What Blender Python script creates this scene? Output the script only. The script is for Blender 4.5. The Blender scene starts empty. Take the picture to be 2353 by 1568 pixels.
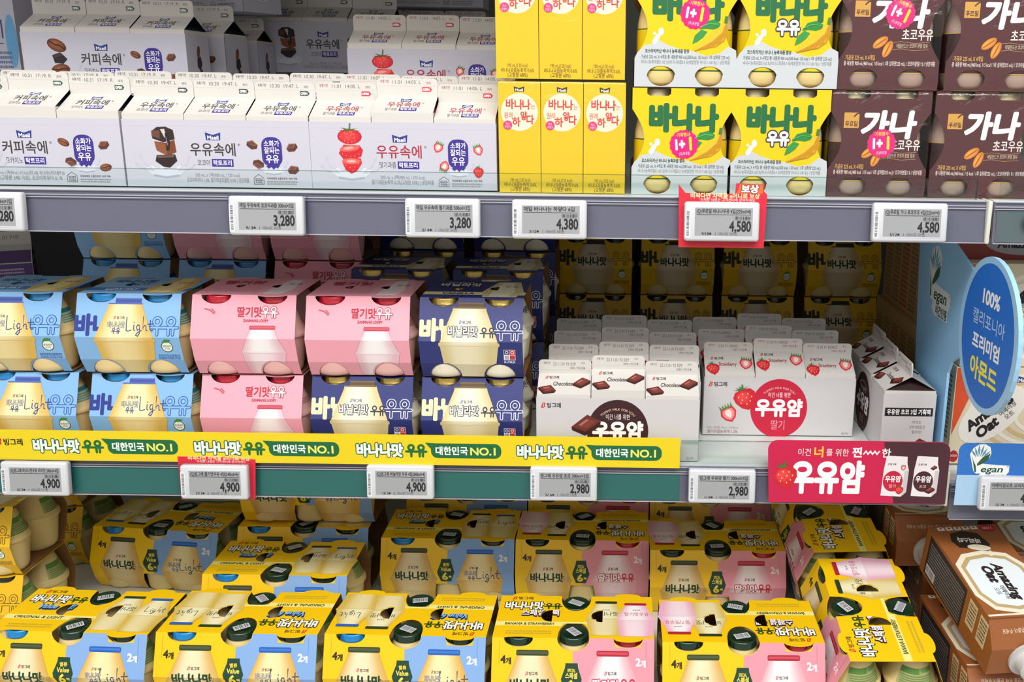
import bpy, math, random
from mathutils import Vector, Matrix
from mathutils.geometry import tessellate_polygon

# ---------------------------------------------------------------- camera, world, light, exposure
# All positions below are in centimetres with the lens as origin: x right, y into the fridge, z up.
EYE = 1.50                       # height of the lens above the shop floor, metres
CM = 0.01
scene = bpy.context.scene
COL = scene.collection
def W(x, y, z): return (x * CM, y * CM, z * CM + EYE)

cam_d = bpy.data.cameras.new('camera')
cam_d.sensor_width = 36.0
cam_d.lens = 2250 / 2353 * 36.0
cam_d.shift_x = (1176.5 - 1420) / 2353
cam_d.clip_start = 0.02
cam = bpy.data.objects.new('camera', cam_d); COL.objects.link(cam)
cam.matrix_world = (Matrix.Translation(W(0, 0, 0)) @ Matrix.Rotation(math.radians(90 - 14.55), 4, 'X')
                    @ Matrix.Rotation(0.0128, 4, 'Z'))
scene.camera = cam

world = bpy.data.worlds.new('shop'); scene.world = world; world.use_nodes = True
bg = world.node_tree.nodes['Background']
bg.inputs[0].default_value = (1.0, 0.97, 0.93, 1); bg.inputs[1].default_value = 0.56

def area_light(name, loc, target, sx, sy, power, col):
    d = bpy.data.lights.new(name, 'AREA'); d.shape = 'RECTANGLE'; d.size = sx; d.size_y = sy
    d.energy = power; d.color = col
    o = bpy.data.objects.new(name, d); COL.objects.link(o)
    o.location = W(*loc)
    v = Vector(W(*target)) - Vector(W(*loc))
    o.rotation_euler = v.to_track_quat('-Z', 'Y').to_euler()
    return o
# two overhead lamps of the aisle, set well forward so the pack fronts are lit
area_light('near_aisle_lamp', (-20, -58, 165), (-20, 108, -30), 3.4, 0.6, 83.0, (1.0, 0.985, 0.97))
area_light('far_aisle_lamp', (40, -150, 150), (-10, 110, -40), 3.4, 1.0, 18.0, (1.0, 0.97, 0.93))

scene.view_settings.view_transform = 'Standard'
scene.view_settings.look = 'None'
scene.view_settings.gamma = 1.0
scene.view_settings.use_curve_mapping = False
scene.view_settings.exposure = -0.08
scene.cycles.max_bounces = 6
scene.cycles.transparent_max_bounces = 12
scene.cycles.caustics_reflective = False
scene.cycles.caustics_refractive = False

# ---------------------------------------------------------------- colours and materials
def lin(c):
    if isinstance(c, str):
        c = tuple(int(c[i:i + 2], 16) for i in (0, 2, 4))
    return tuple((v / 255 / 12.92) if v / 255 <= 0.04045 else ((v / 255 + 0.055) / 1.055) ** 2.4 for v in c)
MATS = {}
def mat(name, col, rough=0.5, metal=0.0, spec=0.5, noise=0.0, nscale=40.0, bump=0.0, coat=0.0, sss=0.0):
    if name in MATS: return MATS[name]
    m = bpy.data.materials.new(name); m.use_nodes = True
    nt = m.node_tree; b = nt.nodes['Principled BSDF']
    c = (*lin(col), 1)
    b.inputs['Base Color'].default_value = c
    b.inputs['Roughness'].default_value = rough
    b.inputs['Metallic'].default_value = metal
    b.inputs['Specular IOR Level'].default_value = spec
    b.inputs['Coat Weight'].default_value = coat
    b.inputs['Coat Roughness'].default_value = 0.12
    if sss:
        b.inputs['Subsurface Weight'].default_value = sss
        b.inputs['Subsurface Radius'].default_value = (0.01, 0.008, 0.005)
    if noise or bump:
        tc = nt.nodes.new('ShaderNodeTexCoord')
        n = nt.nodes.new('ShaderNodeTexNoise'); n.inputs['Scale'].default_value = nscale
        n.inputs['Detail'].default_value = 4
        nt.links.new(tc.outputs['Object'], n.inputs['Vector'])
        if noise:
            mx = nt.nodes.new('ShaderNodeMix'); mx.data_type = 'RGBA'
            mx.inputs['A'].default_value = tuple(v * (1 - noise) for v in c[:3]) + (1,)
            mx.inputs['B'].default_value = tuple(min(1, v * (1 + noise)) for v in c[:3]) + (1,)
            nt.links.new(n.outputs['Fac'], mx.inputs['Factor'])
            nt.links.new(mx.outputs['Result'], b.inputs['Base Color'])
        if bump:
            bp = nt.nodes.new('ShaderNodeBump'); bp.inputs['Strength'].default_value = bump
            bp.inputs['Distance'].default_value = 0.002
            nt.links.new(n.outputs['Fac'], bp.inputs['Height'])
            nt.links.new(bp.outputs['Normal'], b.inputs['Normal'])
    MATS[name] = m
    return m
def ink_material():
    m = bpy.data.materials.new('printing_ink'); m.use_nodes = True
    nt = m.node_tree; b = nt.nodes['Principled BSDF']
    a = nt.nodes.new('ShaderNodeAttribute'); a.attribute_name = 'ink'
    nt.links.new(a.outputs['Color'], b.inputs['Base Color'])
    b.inputs['Roughness'].default_value = 0.56
    b.inputs['Specular IOR Level'].default_value = 0.45
    return m
INK = ink_material()
def clear_material(name, tint, gloss, rough, bump=0.0, nscale=20.0):
    m = bpy.data.materials.new(name); m.use_nodes = True
    nt = m.node_tree
    for n in list(nt.nodes): nt.nodes.remove(n)
    out = nt.nodes.new('ShaderNodeOutputMaterial')
    tr = nt.nodes.new('ShaderNodeBsdfTransparent'); tr.inputs[0].default_value = (*tint, 1)
    gl = nt.nodes.new('ShaderNodeBsdfGlossy'); gl.inputs['Roughness'].default_value = rough
    lw = nt.nodes.new('ShaderNodeFresnel'); lw.inputs['IOR'].default_value = 1.45
    mu = nt.nodes.new('ShaderNodeMath'); mu.operation = 'MULTIPLY'; mu.inputs[1].default_value = gloss
    mu.use_clamp = True
    mix = nt.nodes.new('ShaderNodeMixShader')
    ge = nt.nodes.new('ShaderNodeNewGeometry'); inv = nt.nodes.new('ShaderNodeMath'); inv.operation = 'SUBTRACT'; inv.inputs[0].default_value = 1.0
    both = nt.nodes.new('ShaderNodeMath'); both.operation = 'MULTIPLY'
    nt.links.new(ge.outputs['Backfacing'], inv.inputs[1]); nt.links.new(inv.outputs[0], both.inputs[1])
    nt.links.new(lw.outputs[0], mu.inputs[0]); nt.links.new(mu.outputs[0], both.inputs[0]); nt.links.new(both.outputs[0], mix.inputs[0])
    nt.links.new(tr.outputs[0], mix.inputs[1]); nt.links.new(gl.outputs[0], mix.inputs[2])
    nt.links.new(mix.outputs[0], out.inputs[0])
    if bump:
        tc = nt.nodes.new('ShaderNodeTexCoord'); n = nt.nodes.new('ShaderNodeTexNoise')
        n.inputs['Scale'].default_value = nscale; n.inputs['Detail'].default_value = 3
        n.inputs['Distortion'].default_value = 1.5
        bp = nt.nodes.new('ShaderNodeBump'); bp.inputs['Strength'].default_value = bump
        bp.inputs['Distance'].default_value = 0.004
        nt.links.new(tc.outputs['Object'], n.inputs['Vector']); nt.links.new(n.outputs['Fac'], bp.inputs['Height'])
        nt.links.new(bp.outputs['Normal'], gl.inputs['Normal']); nt.links.new(bp.outputs['Normal'], lw.inputs['Normal'])
    return m
ACRYLIC = clear_material('clear_acrylic', (0.93, 0.96, 0.95), 1.0, 0.05)
ACRYLIC_EDGE = clear_material('acrylic_edge', (0.55, 0.72, 0.68), 2.5, 0.15)
FILM = clear_material('shrink_film', (0.97, 0.97, 0.97), 1.7, 0.10, bump=0.8, nscale=24.0)
PVC = clear_material('clear_rail_cover', (0.86, 0.87, 0.92), 1.3, 0.10)

WHITE_CARD = mat('white_card', 'c9c7d4', 0.45, noise=0.015, nscale=60)
CARTON_CARD = mat('carton_cream_card', 'd6d2cc', .45, noise=.015, nscale=60)
KRAFT = mat('kraft_inside', '8a6238', 0.8, noise=0.08, nscale=80)

# ---------------------------------------------------------------- mesh and object helpers
def new_mesh(name, verts, faces, mats, fmat=None, smooth=False, ink=None):
    me = bpy.data.meshes.new(name)
    me.from_pydata([(x * CM, y * CM, z * CM) for x, y, z in verts], [], faces)
    for m in (mats if isinstance(mats, (list, tuple)) else [mats]): me.materials.append(m)
    if fmat: me.polygons.foreach_set('material_index', fmat)
    if smooth: me.polygons.foreach_set('use_smooth', [True] * len(me.polygons))
    if ink is not None:
        at = me.color_attributes.new('ink', 'FLOAT_COLOR', 'POINT')
        flat = []
        for c in ink: flat.extend((c[0], c[1], c[2], 1.0))
        at.data.foreach_set('color', flat)
    me.update()
    return me
def obj(name, me, parent=None, loc=(0, 0, 0), rot=(0, 0, 0), kind=None, label=None):
    o = bpy.data.objects.new(name, me); COL.objects.link(o)
    if parent is not None:
        o.parent = parent; o.location = tuple(v * CM for v in loc)
    else:
        o.location = W(*loc)
    o.rotation_euler = rot
    if kind: o['kind'] = kind
    if label: o['label'] = label
    return o
LABELS = {}
def thing(name, label, cat, loc, rot=(0, 0, 0), group=None):
    o = bpy.data.objects.new(name, None); COL.objects.link(o)
    o.empty_display_size = 0.02
    o.location = W(*loc); o.rotation_euler = rot
    o['label'] = label; o['category'] = cat
    if group: o['group'] = group
    return o

class MB:
    """collects boxes, lathes, sheets; build() gives ONE mesh"""
    def __init__(s): s.v = []; s.f = []; s.m = []
    def add(s, vs, fs, mi=0):
        k = len(s.v); s.v.extend(vs)
        for f in fs: s.f.append(tuple(i + k for i in f)); s.m.append(mi)
        return s
    def box(s, x0, x1, y0, y1, z0, z1, mi=0, bev=0.0):
        if bev <= 0:
            vs = [(x, y, z) for z in (z0, z1) for y in (y0, y1) for x in (x0, x1)]
            fs = [(0, 2, 3, 1), (4, 5, 7, 6), (0, 1, 5, 4), (2, 6, 7, 3), (0, 4, 6, 2), (1, 3, 7, 5)]
            return s.add(vs, fs, mi)
        # bevelled in plan and profile: three stacked rounded loops
        b = bev; loops = []
        n = 3
        def ring(ins, z):
            r = []
            for cx, cy, a0 in ((x1 - b, y1 - b, 0), (x0 + b, y1 - b, 90), (x0 + b, y0 + b, 180), (x1 - b, y0 + b, 270)):
                for k in range(n + 1):
                    a = math.radians(a0 + 90 * k / n)
                    r.append((cx + (b - ins) * math.cos(a), cy + (b - ins) * math.sin(a), z))
            return r
        for k in range(n + 1):
            a = math.radians(90 * k / n)
            loops.append(ring(b - b * math.sin(a) if k < n else 0, z0 + b - b * math.cos(a)))
        for k in range(n + 1):
            a = math.radians(90 * k / n)
            loops.append(ring(b - b * math.cos(a), z1 - b + b * math.sin(a)))
        return s.loft(loops, mi)
    def loft(s, loops, mi=0, caps=True):
        n = len(loops[0]); vs = [p for l in loops for p in l]; fs = []
        for i in range(len(loops) - 1):
            for j in range(n):
                a, b = i * n + j, i * n + (j + 1) % n
                fs.append((a, b, b + n, a + n))
        if caps:
            fs.append(tuple(range(n))[::-1]); fs.append(tuple(range((len(loops) - 1) * n, len(loops) * n)))
        return s.add(vs, fs, mi)
    def lathe(s, prof, seg=28, mi=0, cx=0, cy=0):
        loops = []
        for r, z in prof:
            loops.append([(cx + r * math.cos(2 * math.pi * k / seg), cy + r * math.sin(2 * math.pi * k / seg), z) for k in range(seg)])
        return s.loft(loops, mi)
    def sheet(s, polys, fn, thick, mi=0, mback=None):
        """flat outline(s) with holes -> board; fn maps (u, v) to (point, normal); thick goes against the normal"""
        pts, tris = tess(polys)
        k = len(s.v); n = len(pts)
        P = [fn(u, v) for u, v in pts]
        s.v.extend([p for p, _ in P])
        s.v.extend([tuple(p[i] - q[i] * thick for i in range(3)) for p, q in P])
        for a, b, c in tris:
            s.f.append((k + a, k + b, k + c)); s.m.append(mi)
            s.f.append((k + n + c, k + n + b, k + n + a)); s.m.append(mi if mback is None else mback)
        o = 0
        for poly in polys:
            m = len(poly)
            for j in range(m):
                a, b = o + j, o + (j + 1) % m
                s.f.append((k + a, k + n + a, k + n + b, k + b)); s.m.append(mi)
            o += m
        return s
    def mesh(s, name, mats, smooth=False):
        return new_mesh(name, s.v, s.f, mats, s.m, smooth)
def area2(p): return sum(p[i][0] * p[(i + 1) % len(p)][1] - p[(i + 1) % len(p)][0] * p[i][1] for i in range(len(p)))
def tess(polys):
    pts = [q for p in polys for q in p]
    tr = tessellate_polygon([[Vector((x, y, 0)) for x, y in p] for p in polys])
    out = []
    for a, b, c in tr:
        A, B, C = pts[a], pts[b], pts[c]
        d = (B[0] - A[0]) * (C[1] - A[1]) - (B[1] - A[1]) * (C[0] - A[0])
        if abs(d) < 1e-9: continue
        out.append((a, b, c) if d > 0 else (a, c, b))
    return pts, out
def swell(cs, d):
    """closed outlines moved outwards by d (holes shrink; a hole that closes is dropped)"""
    big = max(cs, key=lambda c: abs(area2(c))); s = 1 if area2(big) > 0 else -1
    res = []
    for c in cs:
        n = len(c); o = []
        for i in range(n):
            (ax, ay), (bx, by), (qx, qy) = c[i - 1], c[i], c[(i + 1) % n]
            l1 = math.hypot(bx - ax, by - ay) or 1e-6; l2 = math.hypot(qx - bx, qy - by) or 1e-6
            n1 = ((by - ay) / l1, -(bx - ax) / l1); n2 = ((qy - by) / l2, -(qx - bx) / l2)
            k = 1 + n1[0] * n2[0] + n1[1] * n2[1]
            turn = (n1[0] * n2[1] - n1[1] * n2[0]) * s * (1 if d > 0 else -1)
            if turn > .35:                       # outward corner: round it off
                h = math.hypot(n1[0] + n2[0], n1[1] + n2[1]) or 1e-6; hm = ((n1[0] + n2[0]) / h, (n1[1] + n2[1]) / h)
                for v in (n1, hm, n2): o.append((bx + s * d * v[0], by + s * d * v[1]))
                continue
            if k < .35: k = .35
            o.append((bx + s * d * (n1[0] + n2[0]) / k, by + s * d * (n1[1] + n2[1]) / k))
        if area2(c) * s < 0:
            lim = max(max(x for x, y in c) - min(x for x, y in c), 1e-6), max(max(y for x, y in c) - min(y for x, y in c), 1e-6)
            if area2(o) * area2(c) <= 0 or min(lim) < 2.15 * d: continue
        res.append(o)
    return res
def ribbon(pts, w, closed=False):
    """a line of width w with mitred joints and round ends -> outline(s)"""
    if closed:
        c = pts if area2(pts) > 0 else pts[::-1]
        return [swell([c], w / 2)[0], swell([c], -w / 2)[0]]
    L = []; R = []; n = len(pts)
    for i in range(n):
        a, b = pts[max(i - 1, 0)], pts[i]; c = pts[min(i + 1, n - 1)]
        d1 = (b[0] - a[0], b[1] - a[1]) if i else (c[0] - b[0], c[1] - b[1]); d2 = (c[0] - b[0], c[1] - b[1]) if i < n - 1 else d1
        l1 = math.hypot(*d1) or 1e-6; l2 = math.hypot(*d2) or 1e-6
        n1 = (-d1[1] / l1, d1[0] / l1); n2 = (-d2[1] / l2, d2[0] / l2)
        k = max(.5, 1 + n1[0] * n2[0] + n1[1] * n2[1]); m = ((n1[0] + n2[0]) / k * w / 2, (n1[1] + n2[1]) / k * w / 2)
        L.append((b[0] + m[0], b[1] + m[1])); R.append((b[0] - m[0], b[1] - m[1]))
    def cap(p, frm):
        a0 = math.degrees(math.atan2(frm[1] - p[1], frm[0] - p[0]))
        return [(p[0] + w / 2 * math.cos(math.radians(a0 - t)), p[1] + w / 2 * math.sin(math.radians(a0 - t))) for t in (45, 90, 135)]
    return [L + cap(pts[-1], L[-1]) + R[::-1] + cap(pts[0], R[0])]
def smooth_by_angle(me, deg=35):
    me.polygons.foreach_set('use_smooth', [True] * len(me.polygons))
    me.set_sharp_from_angle(angle=math.radians(deg))
    return me
def rbox(name, x0, x1, y0, y1, z0, z1, m, bev):
    return smooth_by_angle(MB().box(x0, x1, y0, y1, z0, z1, 0, bev).mesh(name, m), 50)

# ---------------------------------------------------------------- lettering
# outlines of the letters that appear on the packs: code point, advance, contours, then points per contour with x and y
GLYPH_DATA = [
33,54,2,16,36,169,37,147,42,113,44,103,47,100,50,103,52,113,57,147,58,169,58,182,55,191,52,196,47,198,42,196,39,191,36,182,8,47,82,39,79,35,70,39,62,47,58,56,62,59,70,56,79,34,71,2,6,68,152,77,
152,81,180,81,203,64,203,64,180,6,34,152,43,152,47,180,47,203,30,203,30,180,35,117,2,28,59,183,51,144,20,144,20,131,48,131,41,97,20,97,20,83,38,83,30,44,44,44,53,83,91,83,83,44,98,44,106,83,137,83,
137,97,109,97,116,131,137,131,137,144,119,144,127,183,112,183,104,144,65,144,74,183,4,63,131,101,131,94,97,55,97,36,108,3,34,114,179,100,187,84,191,84,198,68,198,68,191,52,187,40,179,33,168,30,154,33,144,40,134,51,
126,68,119,68,76,47,84,30,96,30,72,49,63,68,58,68,36,84,36,84,58,100,63,112,72,118,83,120,95,118,108,111,119,99,128,84,134,84,173,100,167,114,158,7,68,139,54,147,50,157,51,163,55,168,61,171,68,173,7,84,
112,97,104,101,94,100,87,97,83,92,79,84,76,37,136,5,16,120,104,127,103,132,100,135,95,136,89,135,82,132,77,127,74,120,73,114,74,109,77,106,82,105,89,106,95,109,100,114,103,16,120,119,109,117,99,110,92,100,90,89,
92,77,99,67,109,60,120,58,132,60,142,67,149,77,151,89,149,100,142,110,132,117,4,140,198,125,198,36,58,51,58,16,56,198,44,196,34,189,27,179,25,167,27,155,34,146,44,139,56,137,67,139,77,146,84,156,86,167,84,179,
77,189,67,196,16,56,183,62,182,67,179,70,173,71,167,70,161,67,156,62,153,56,152,50,153,44,156,41,161,40,167,41,173,44,179,50,182,38,125,3,35,119,128,113,116,104,106,85,128,97,137,104,146,109,155,110,164,108,176,101,
185,91,192,77,194,63,192,52,185,45,175,42,162,47,145,58,131,45,122,35,113,28,102,26,91,28,78,36,68,47,61,60,58,70,59,80,63,91,69,103,79,119,60,144,60,116,92,130,110,139,128,9,91,92,77,81,62,76,51,80,
45,91,47,98,51,105,59,111,69,118,10,62,164,66,173,76,177,83,176,88,173,91,169,92,163,89,153,74,141,66,152,39,38,1,6,35,152,43,152,48,180,48,203,30,203,30,180,40,65,1,18,53,106,55,132,61,156,70,179,82,
199,72,199,55,179,43,156,36,132,33,106,36,81,43,56,55,34,72,14,82,14,70,34,61,56,55,80,41,65,1,18,51,106,49,80,44,56,35,34,22,14,33,14,49,34,61,56,69,81,72,106,69,132,61,156,49,179,33,199,22,
199,35,179,44,157,49,132,42,83,1,42,55,163,55,158,30,150,23,145,23,138,29,135,36,138,56,156,60,153,55,127,56,119,62,116,68,120,68,127,63,153,67,155,87,138,94,135,100,138,100,145,94,149,69,158,69,163,94,171,100,
175,101,183,94,186,87,183,67,165,63,168,68,194,68,201,62,205,56,201,55,194,60,168,56,165,36,183,29,186,23,183,24,176,30,171,43,117,1,12,70,178,70,139,31,139,31,122,70,122,70,83,87,83,87,122,126,122,126,139,87,
139,87,178,44,44,1,15,32,36,42,41,49,48,54,57,55,65,54,73,51,79,47,83,41,85,33,81,29,73,32,65,39,62,39,50,32,40,45,65,1,4,77,113,28,113,28,95,77,95,46,44,1,8,42,82,33,79,30,70,33,
62,42,58,50,62,54,70,50,79,47,56,1,4,22,58,36,58,75,198,61,198,48,100,2,16,114,128,111,157,102,179,88,193,70,198,52,193,38,179,29,157,26,128,29,100,38,77,52,63,70,58,88,63,102,77,111,100,16,94,128,
93,107,88,91,80,80,70,77,60,80,52,91,47,107,46,128,47,150,52,166,60,176,70,180,80,176,88,166,93,150,49,100,1,4,80,196,60,196,60,60,80,60,50,100,1,27,113,79,61,79,80,103,94,122,101,139,103,156,100,173,
92,186,79,195,62,198,46,195,30,185,30,161,38,169,45,175,53,178,60,179,70,177,77,172,82,164,84,153,81,139,74,124,52,92,27,61,27,60,113,60,51,100,1,43,36,174,49,178,59,180,69,178,77,174,81,168,83,159,81,151,
76,145,68,141,56,139,56,121,69,120,78,115,83,108,85,99,84,90,79,83,72,78,63,77,48,79,33,87,33,66,47,60,62,58,79,61,93,70,102,83,105,100,104,110,100,119,94,127,85,132,93,138,99,144,102,152,103,163,100,177,
92,189,79,196,62,198,49,197,36,192,52,100,2,11,100,198,91,198,22,114,22,105,80,105,80,60,100,60,100,105,114,105,114,122,100,122,3,80,161,80,122,48,122,53,100,1,26,101,196,40,196,40,125,60,127,75,123,85,114,88,
101,86,92,80,84,71,79,60,77,45,79,30,87,30,67,47,60,63,58,81,61,95,71,104,84,108,102,104,119,94,133,79,142,58,145,58,179,101,179,54,100,2,23,83,198,60,179,43,156,32,132,29,107,32,87,41,72,55,62,73,
58,88,61,101,70,110,83,113,99,110,115,102,127,90,136,75,139,63,137,53,133,60,147,69,161,81,173,95,183,14,49,113,60,119,71,120,80,119,87,114,92,108,93,99,92,90,87,83,80,78,72,77,61,79,53,87,49,98,55,100,
1,6,118,196,30,196,30,178,89,178,39,66,56,58,56,100,3,30,114,97,112,107,109,116,103,124,95,130,102,136,107,143,111,151,112,159,109,174,100,187,87,195,71,198,55,195,42,187,33,175,30,159,34,143,46,130,37,123,31,116,
28,107,26,97,30,82,39,69,53,61,70,58,87,61,101,69,110,82,16,92,159,90,151,86,145,79,140,71,139,62,140,56,145,51,151,49,159,51,168,55,174,62,178,71,180,79,178,86,174,90,167,16,94,98,92,90,88,83,80,79,
70,77,60,78,53,83,48,90,46,98,48,107,53,114,60,118,70,120,80,118,87,114,92,107,57,100,2,23,57,58,79,76,97,98,108,123,112,148,109,168,100,184,86,194,69,198,52,195,39,186,30,173,27,158,30,142,38,130,51,121,
66,118,77,120,87,124,82,111,73,97,61,85,45,73,15,47,158,48,167,53,174,60,178,69,180,78,178,85,172,90,164,92,155,91,144,80,138,70,137,61,138,54,143,49,150,58,44,2,8,42,152,33,148,30,140,33,131,42,128,50,
131,54,140,50,148,8,42,82,33,79,30,70,33,62,42,58,50,62,54,70,50,79,59,44,2,15,32,37,42,42,49,48,54,57,55,68,54,75,51,81,47,85,42,86,33,83,30,74,32,66,40,62,39,51,32,41,8,54,140,50,
148,42,152,33,148,30,140,33,131,42,128,50,131,60,117,1,7,31,123,126,82,126,100,51,131,126,162,126,179,31,139,61,117,2,4,31,161,31,144,126,144,126,161,4,31,117,31,101,126,101,126,117,62,117,1,7,126,123,126,139,
31,179,31,162,106,131,31,100,31,82,63,67,2,18,36,179,45,180,55,176,58,167,55,154,47,141,39,128,36,113,39,102,48,95,51,111,62,129,73,148,78,169,76,179,71,189,61,196,46,198,8,51,82,42,79,39,70,42,62,51,
58,59,62,63,70,59,79,64,202,2,64,198,62,187,50,172,41,153,35,130,32,94,37,68,52,51,76,45,107,52,141,68,168,94,185,127,192,154,187,177,174,191,154,197,130,192,106,181,89,168,79,159,76,153,79,153,88,169,163,152,
163,148,148,142,156,135,161,127,165,119,166,100,161,84,147,72,127,68,104,71,86,78,72,90,63,104,60,119,64,133,76,135,69,138,64,144,61,153,60,174,66,193,81,206,104,211,130,205,160,188,184,161,200,127,206,83,196,53,172,36,
139,31,106,38,69,57,41,88,24,130,18,158,21,182,29,201,43,216,62,16,86,103,89,121,97,136,107,147,120,152,129,150,136,144,141,135,143,123,140,105,132,89,121,78,108,74,99,76,92,82,88,91,65,133,2,8,92,197,79,197,
20,60,40,60,57,100,115,100,133,60,153,60,3,85,167,107,118,65,118,66,113,3,19,35,60,82,60,104,63,118,72,126,84,129,96,126,109,120,120,110,127,96,132,105,137,112,144,115,152,117,162,114,174,107,185,94,193,75,196,35,
196,11,55,179,73,179,84,177,91,173,95,167,96,160,95,150,89,143,80,139,68,138,55,138,11,55,120,78,120,92,119,101,114,107,108,108,99,107,92,102,85,93,80,79,78,55,78,67,142,1,26,151,187,126,196,104,198,74,193,51,
178,35,155,30,126,34,104,47,81,70,65,103,58,131,62,153,70,153,92,129,80,105,76,83,80,65,91,54,107,50,128,54,149,65,165,83,176,104,180,127,177,151,166,68,150,2,11,35,60,88,60,119,66,141,81,156,103,161,128,157,
152,143,174,121,190,88,196,35,196,11,55,179,85,179,110,175,127,164,137,148,141,128,138,113,130,97,113,83,86,78,55,78,69,100,1,12,112,196,35,196,35,60,114,60,114,78,55,78,55,120,110,120,110,138,55,138,55,179,112,179,
70,94,1,10,108,196,35,196,35,60,55,60,55,123,108,123,108,141,55,141,55,179,108,179,71,148,1,30,155,127,109,127,109,110,135,110,135,82,121,78,105,76,83,80,66,91,54,107,50,128,54,149,65,165,82,176,103,180,127,177,
152,167,152,187,125,196,103,198,74,193,51,178,36,155,30,127,35,100,51,78,74,63,103,58,129,61,155,69,72,146,1,12,151,196,131,196,131,137,55,137,55,196,35,196,35,60,55,60,55,119,131,119,131,60,151,60,73,50,1,4,
55,196,35,196,35,60,55,60,74,50,1,14,55,196,35,196,35,64,35,50,32,40,25,35,13,33,8,33,11,14,17,14,35,17,46,27,53,41,55,58,75,131,1,11,77,132,136,196,112,196,55,134,55,196,35,196,35,60,55,60,
55,127,124,60,151,60,76,98,1,6,54,196,35,196,35,60,116,60,116,78,54,78,77,156,1,14,162,196,144,196,98,140,53,196,35,196,35,60,54,60,54,166,55,166,97,113,100,113,142,166,142,60,162,60,78,156,1,10,161,196,
143,196,143,91,50,196,35,196,35,60,53,60,53,165,144,60,161,60,79,165,2,16,29,128,34,102,49,79,72,64,102,58,133,64,156,79,171,102,176,128,170,155,156,177,133,193,102,198,72,193,49,177,34,155,16,49,128,53,149,64,
165,81,176,102,180,123,176,140,165,151,149,155,128,151,108,140,91,123,80,102,76,81,80,64,91,53,108,80,102,2,13,34,196,34,60,54,60,54,119,74,119,95,122,109,130,117,142,120,157,117,172,109,185,96,193,77,196,11,54,179,
77,179,88,177,95,172,99,165,100,158,98,149,93,142,86,138,76,137,54,137,81,165,2,26,119,60,142,69,160,84,172,104,176,128,171,156,155,178,133,193,104,198,74,193,50,179,35,157,29,128,33,104,45,84,63,69,86,60,101,50,
117,42,134,35,153,32,171,50,170,50,160,49,149,50,135,53,16,103,180,124,176,141,165,152,148,156,128,152,108,141,91,125,80,104,76,80,80,63,92,53,108,49,128,52,145,61,162,78,175,82,121,2,22,35,196,35,60,55,60,55,
119,63,119,71,118,78,114,88,105,99,88,117,60,141,60,122,87,108,109,92,125,102,130,109,138,113,147,115,158,111,174,103,186,88,194,70,196,11,55,180,68,180,80,178,88,174,93,168,94,159,93,151,89,144,81,139,68,137,55,137,
83,92,1,36,100,189,85,196,69,198,52,196,39,188,31,177,28,162,37,139,58,124,78,110,87,93,86,87,82,82,75,77,65,76,55,77,46,81,37,87,29,96,29,71,47,61,67,58,82,61,94,69,102,80,105,95,96,121,76,136,
55,149,46,164,48,171,52,176,59,179,68,181,83,178,100,166,84,121,1,8,137,196,23,196,23,179,71,179,71,60,90,60,90,179,137,179,85,142,1,22,150,196,130,196,130,117,128,100,121,87,109,79,89,76,73,79,60,88,54,98,
52,116,52,196,32,196,32,112,37,88,50,71,68,61,89,58,116,62,135,73,146,91,150,114,86,121,1,7,141,196,121,196,81,101,40,196,20,196,79,59,83,59,87,208,1,13,228,196,209,196,172,102,134,196,115,196,77,102,40,196,
20,196,75,59,79,59,124,170,169,59,173,59,88,142,1,12,157,196,134,196,91,144,48,196,25,196,79,131,20,60,44,60,91,116,138,60,161,60,103,131,89,121,1,9,80,149,44,196,20,196,71,132,71,60,90,60,90,132,141,196,
117,196,90,129,1,8,110,179,23,60,146,60,146,78,59,78,146,196,29,196,29,179,91,67,1,8,84,196,37,196,37,16,84,16,84,32,56,32,56,180,84,180,92,56,1,4,75,58,36,198,22,198,61,58,93,67,1,8,23,16,
69,16,69,196,23,196,23,180,50,180,50,32,23,32,94,94,1,7,43,118,67,177,91,118,109,118,74,196,60,196,25,118,95,100,1,4,19,45,19,35,121,35,121,45,96,67,1,4,52,191,32,191,54,161,65,161,97,85,2,35,
102,76,97,72,93,71,90,72,89,76,89,122,87,135,80,144,70,150,57,152,40,149,27,139,27,120,41,131,55,135,62,134,68,131,71,126,72,119,72,114,56,109,45,104,35,99,28,91,25,80,27,72,31,65,38,60,47,58,59,60,
71,67,76,60,85,58,93,60,102,65,9,72,78,64,73,56,71,47,74,43,83,46,90,52,96,61,100,72,104,98,100,2,15,50,196,32,196,32,65,47,60,65,58,85,62,100,71,110,86,113,107,110,125,102,139,90,148,74,152,62,
150,50,143,12,50,126,60,134,70,136,80,133,88,127,93,117,95,104,93,92,87,83,79,77,68,75,50,78,99,88,1,26,99,145,86,150,73,152,54,148,40,139,31,123,28,103,32,85,41,71,55,62,74,58,88,60,101,63,101,81,
88,77,77,75,64,77,55,83,49,92,46,105,48,117,54,127,63,133,74,135,85,133,99,126,100,102,2,14,110,196,92,196,92,148,83,151,74,152,56,148,41,139,32,125,29,107,32,88,41,73,54,63,72,60,110,60,12,92,75,74,
75,61,77,53,83,48,93,47,104,49,117,55,127,64,133,76,136,84,135,92,132,101,96,2,22,108,86,92,78,76,75,65,77,56,82,49,90,46,102,109,102,106,124,99,139,86,149,70,152,53,148,40,139,31,125,28,106,31,88,40,
73,53,62,72,58,91,61,108,69,9,46,114,49,123,54,130,61,135,71,136,79,135,86,130,90,123,92,114,102,50,1,23,79,196,68,198,60,198,52,194,46,190,37,177,34,156,34,150,22,150,22,134,34,134,34,60,52,60,52,134,
68,134,68,150,52,150,52,158,53,168,56,175,62,179,71,181,79,179,103,85,3,42,104,150,67,150,51,148,39,141,31,132,28,119,29,110,33,102,39,96,48,91,48,90,37,85,34,77,36,72,43,66,32,62,25,57,21,50,20,41,
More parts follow.
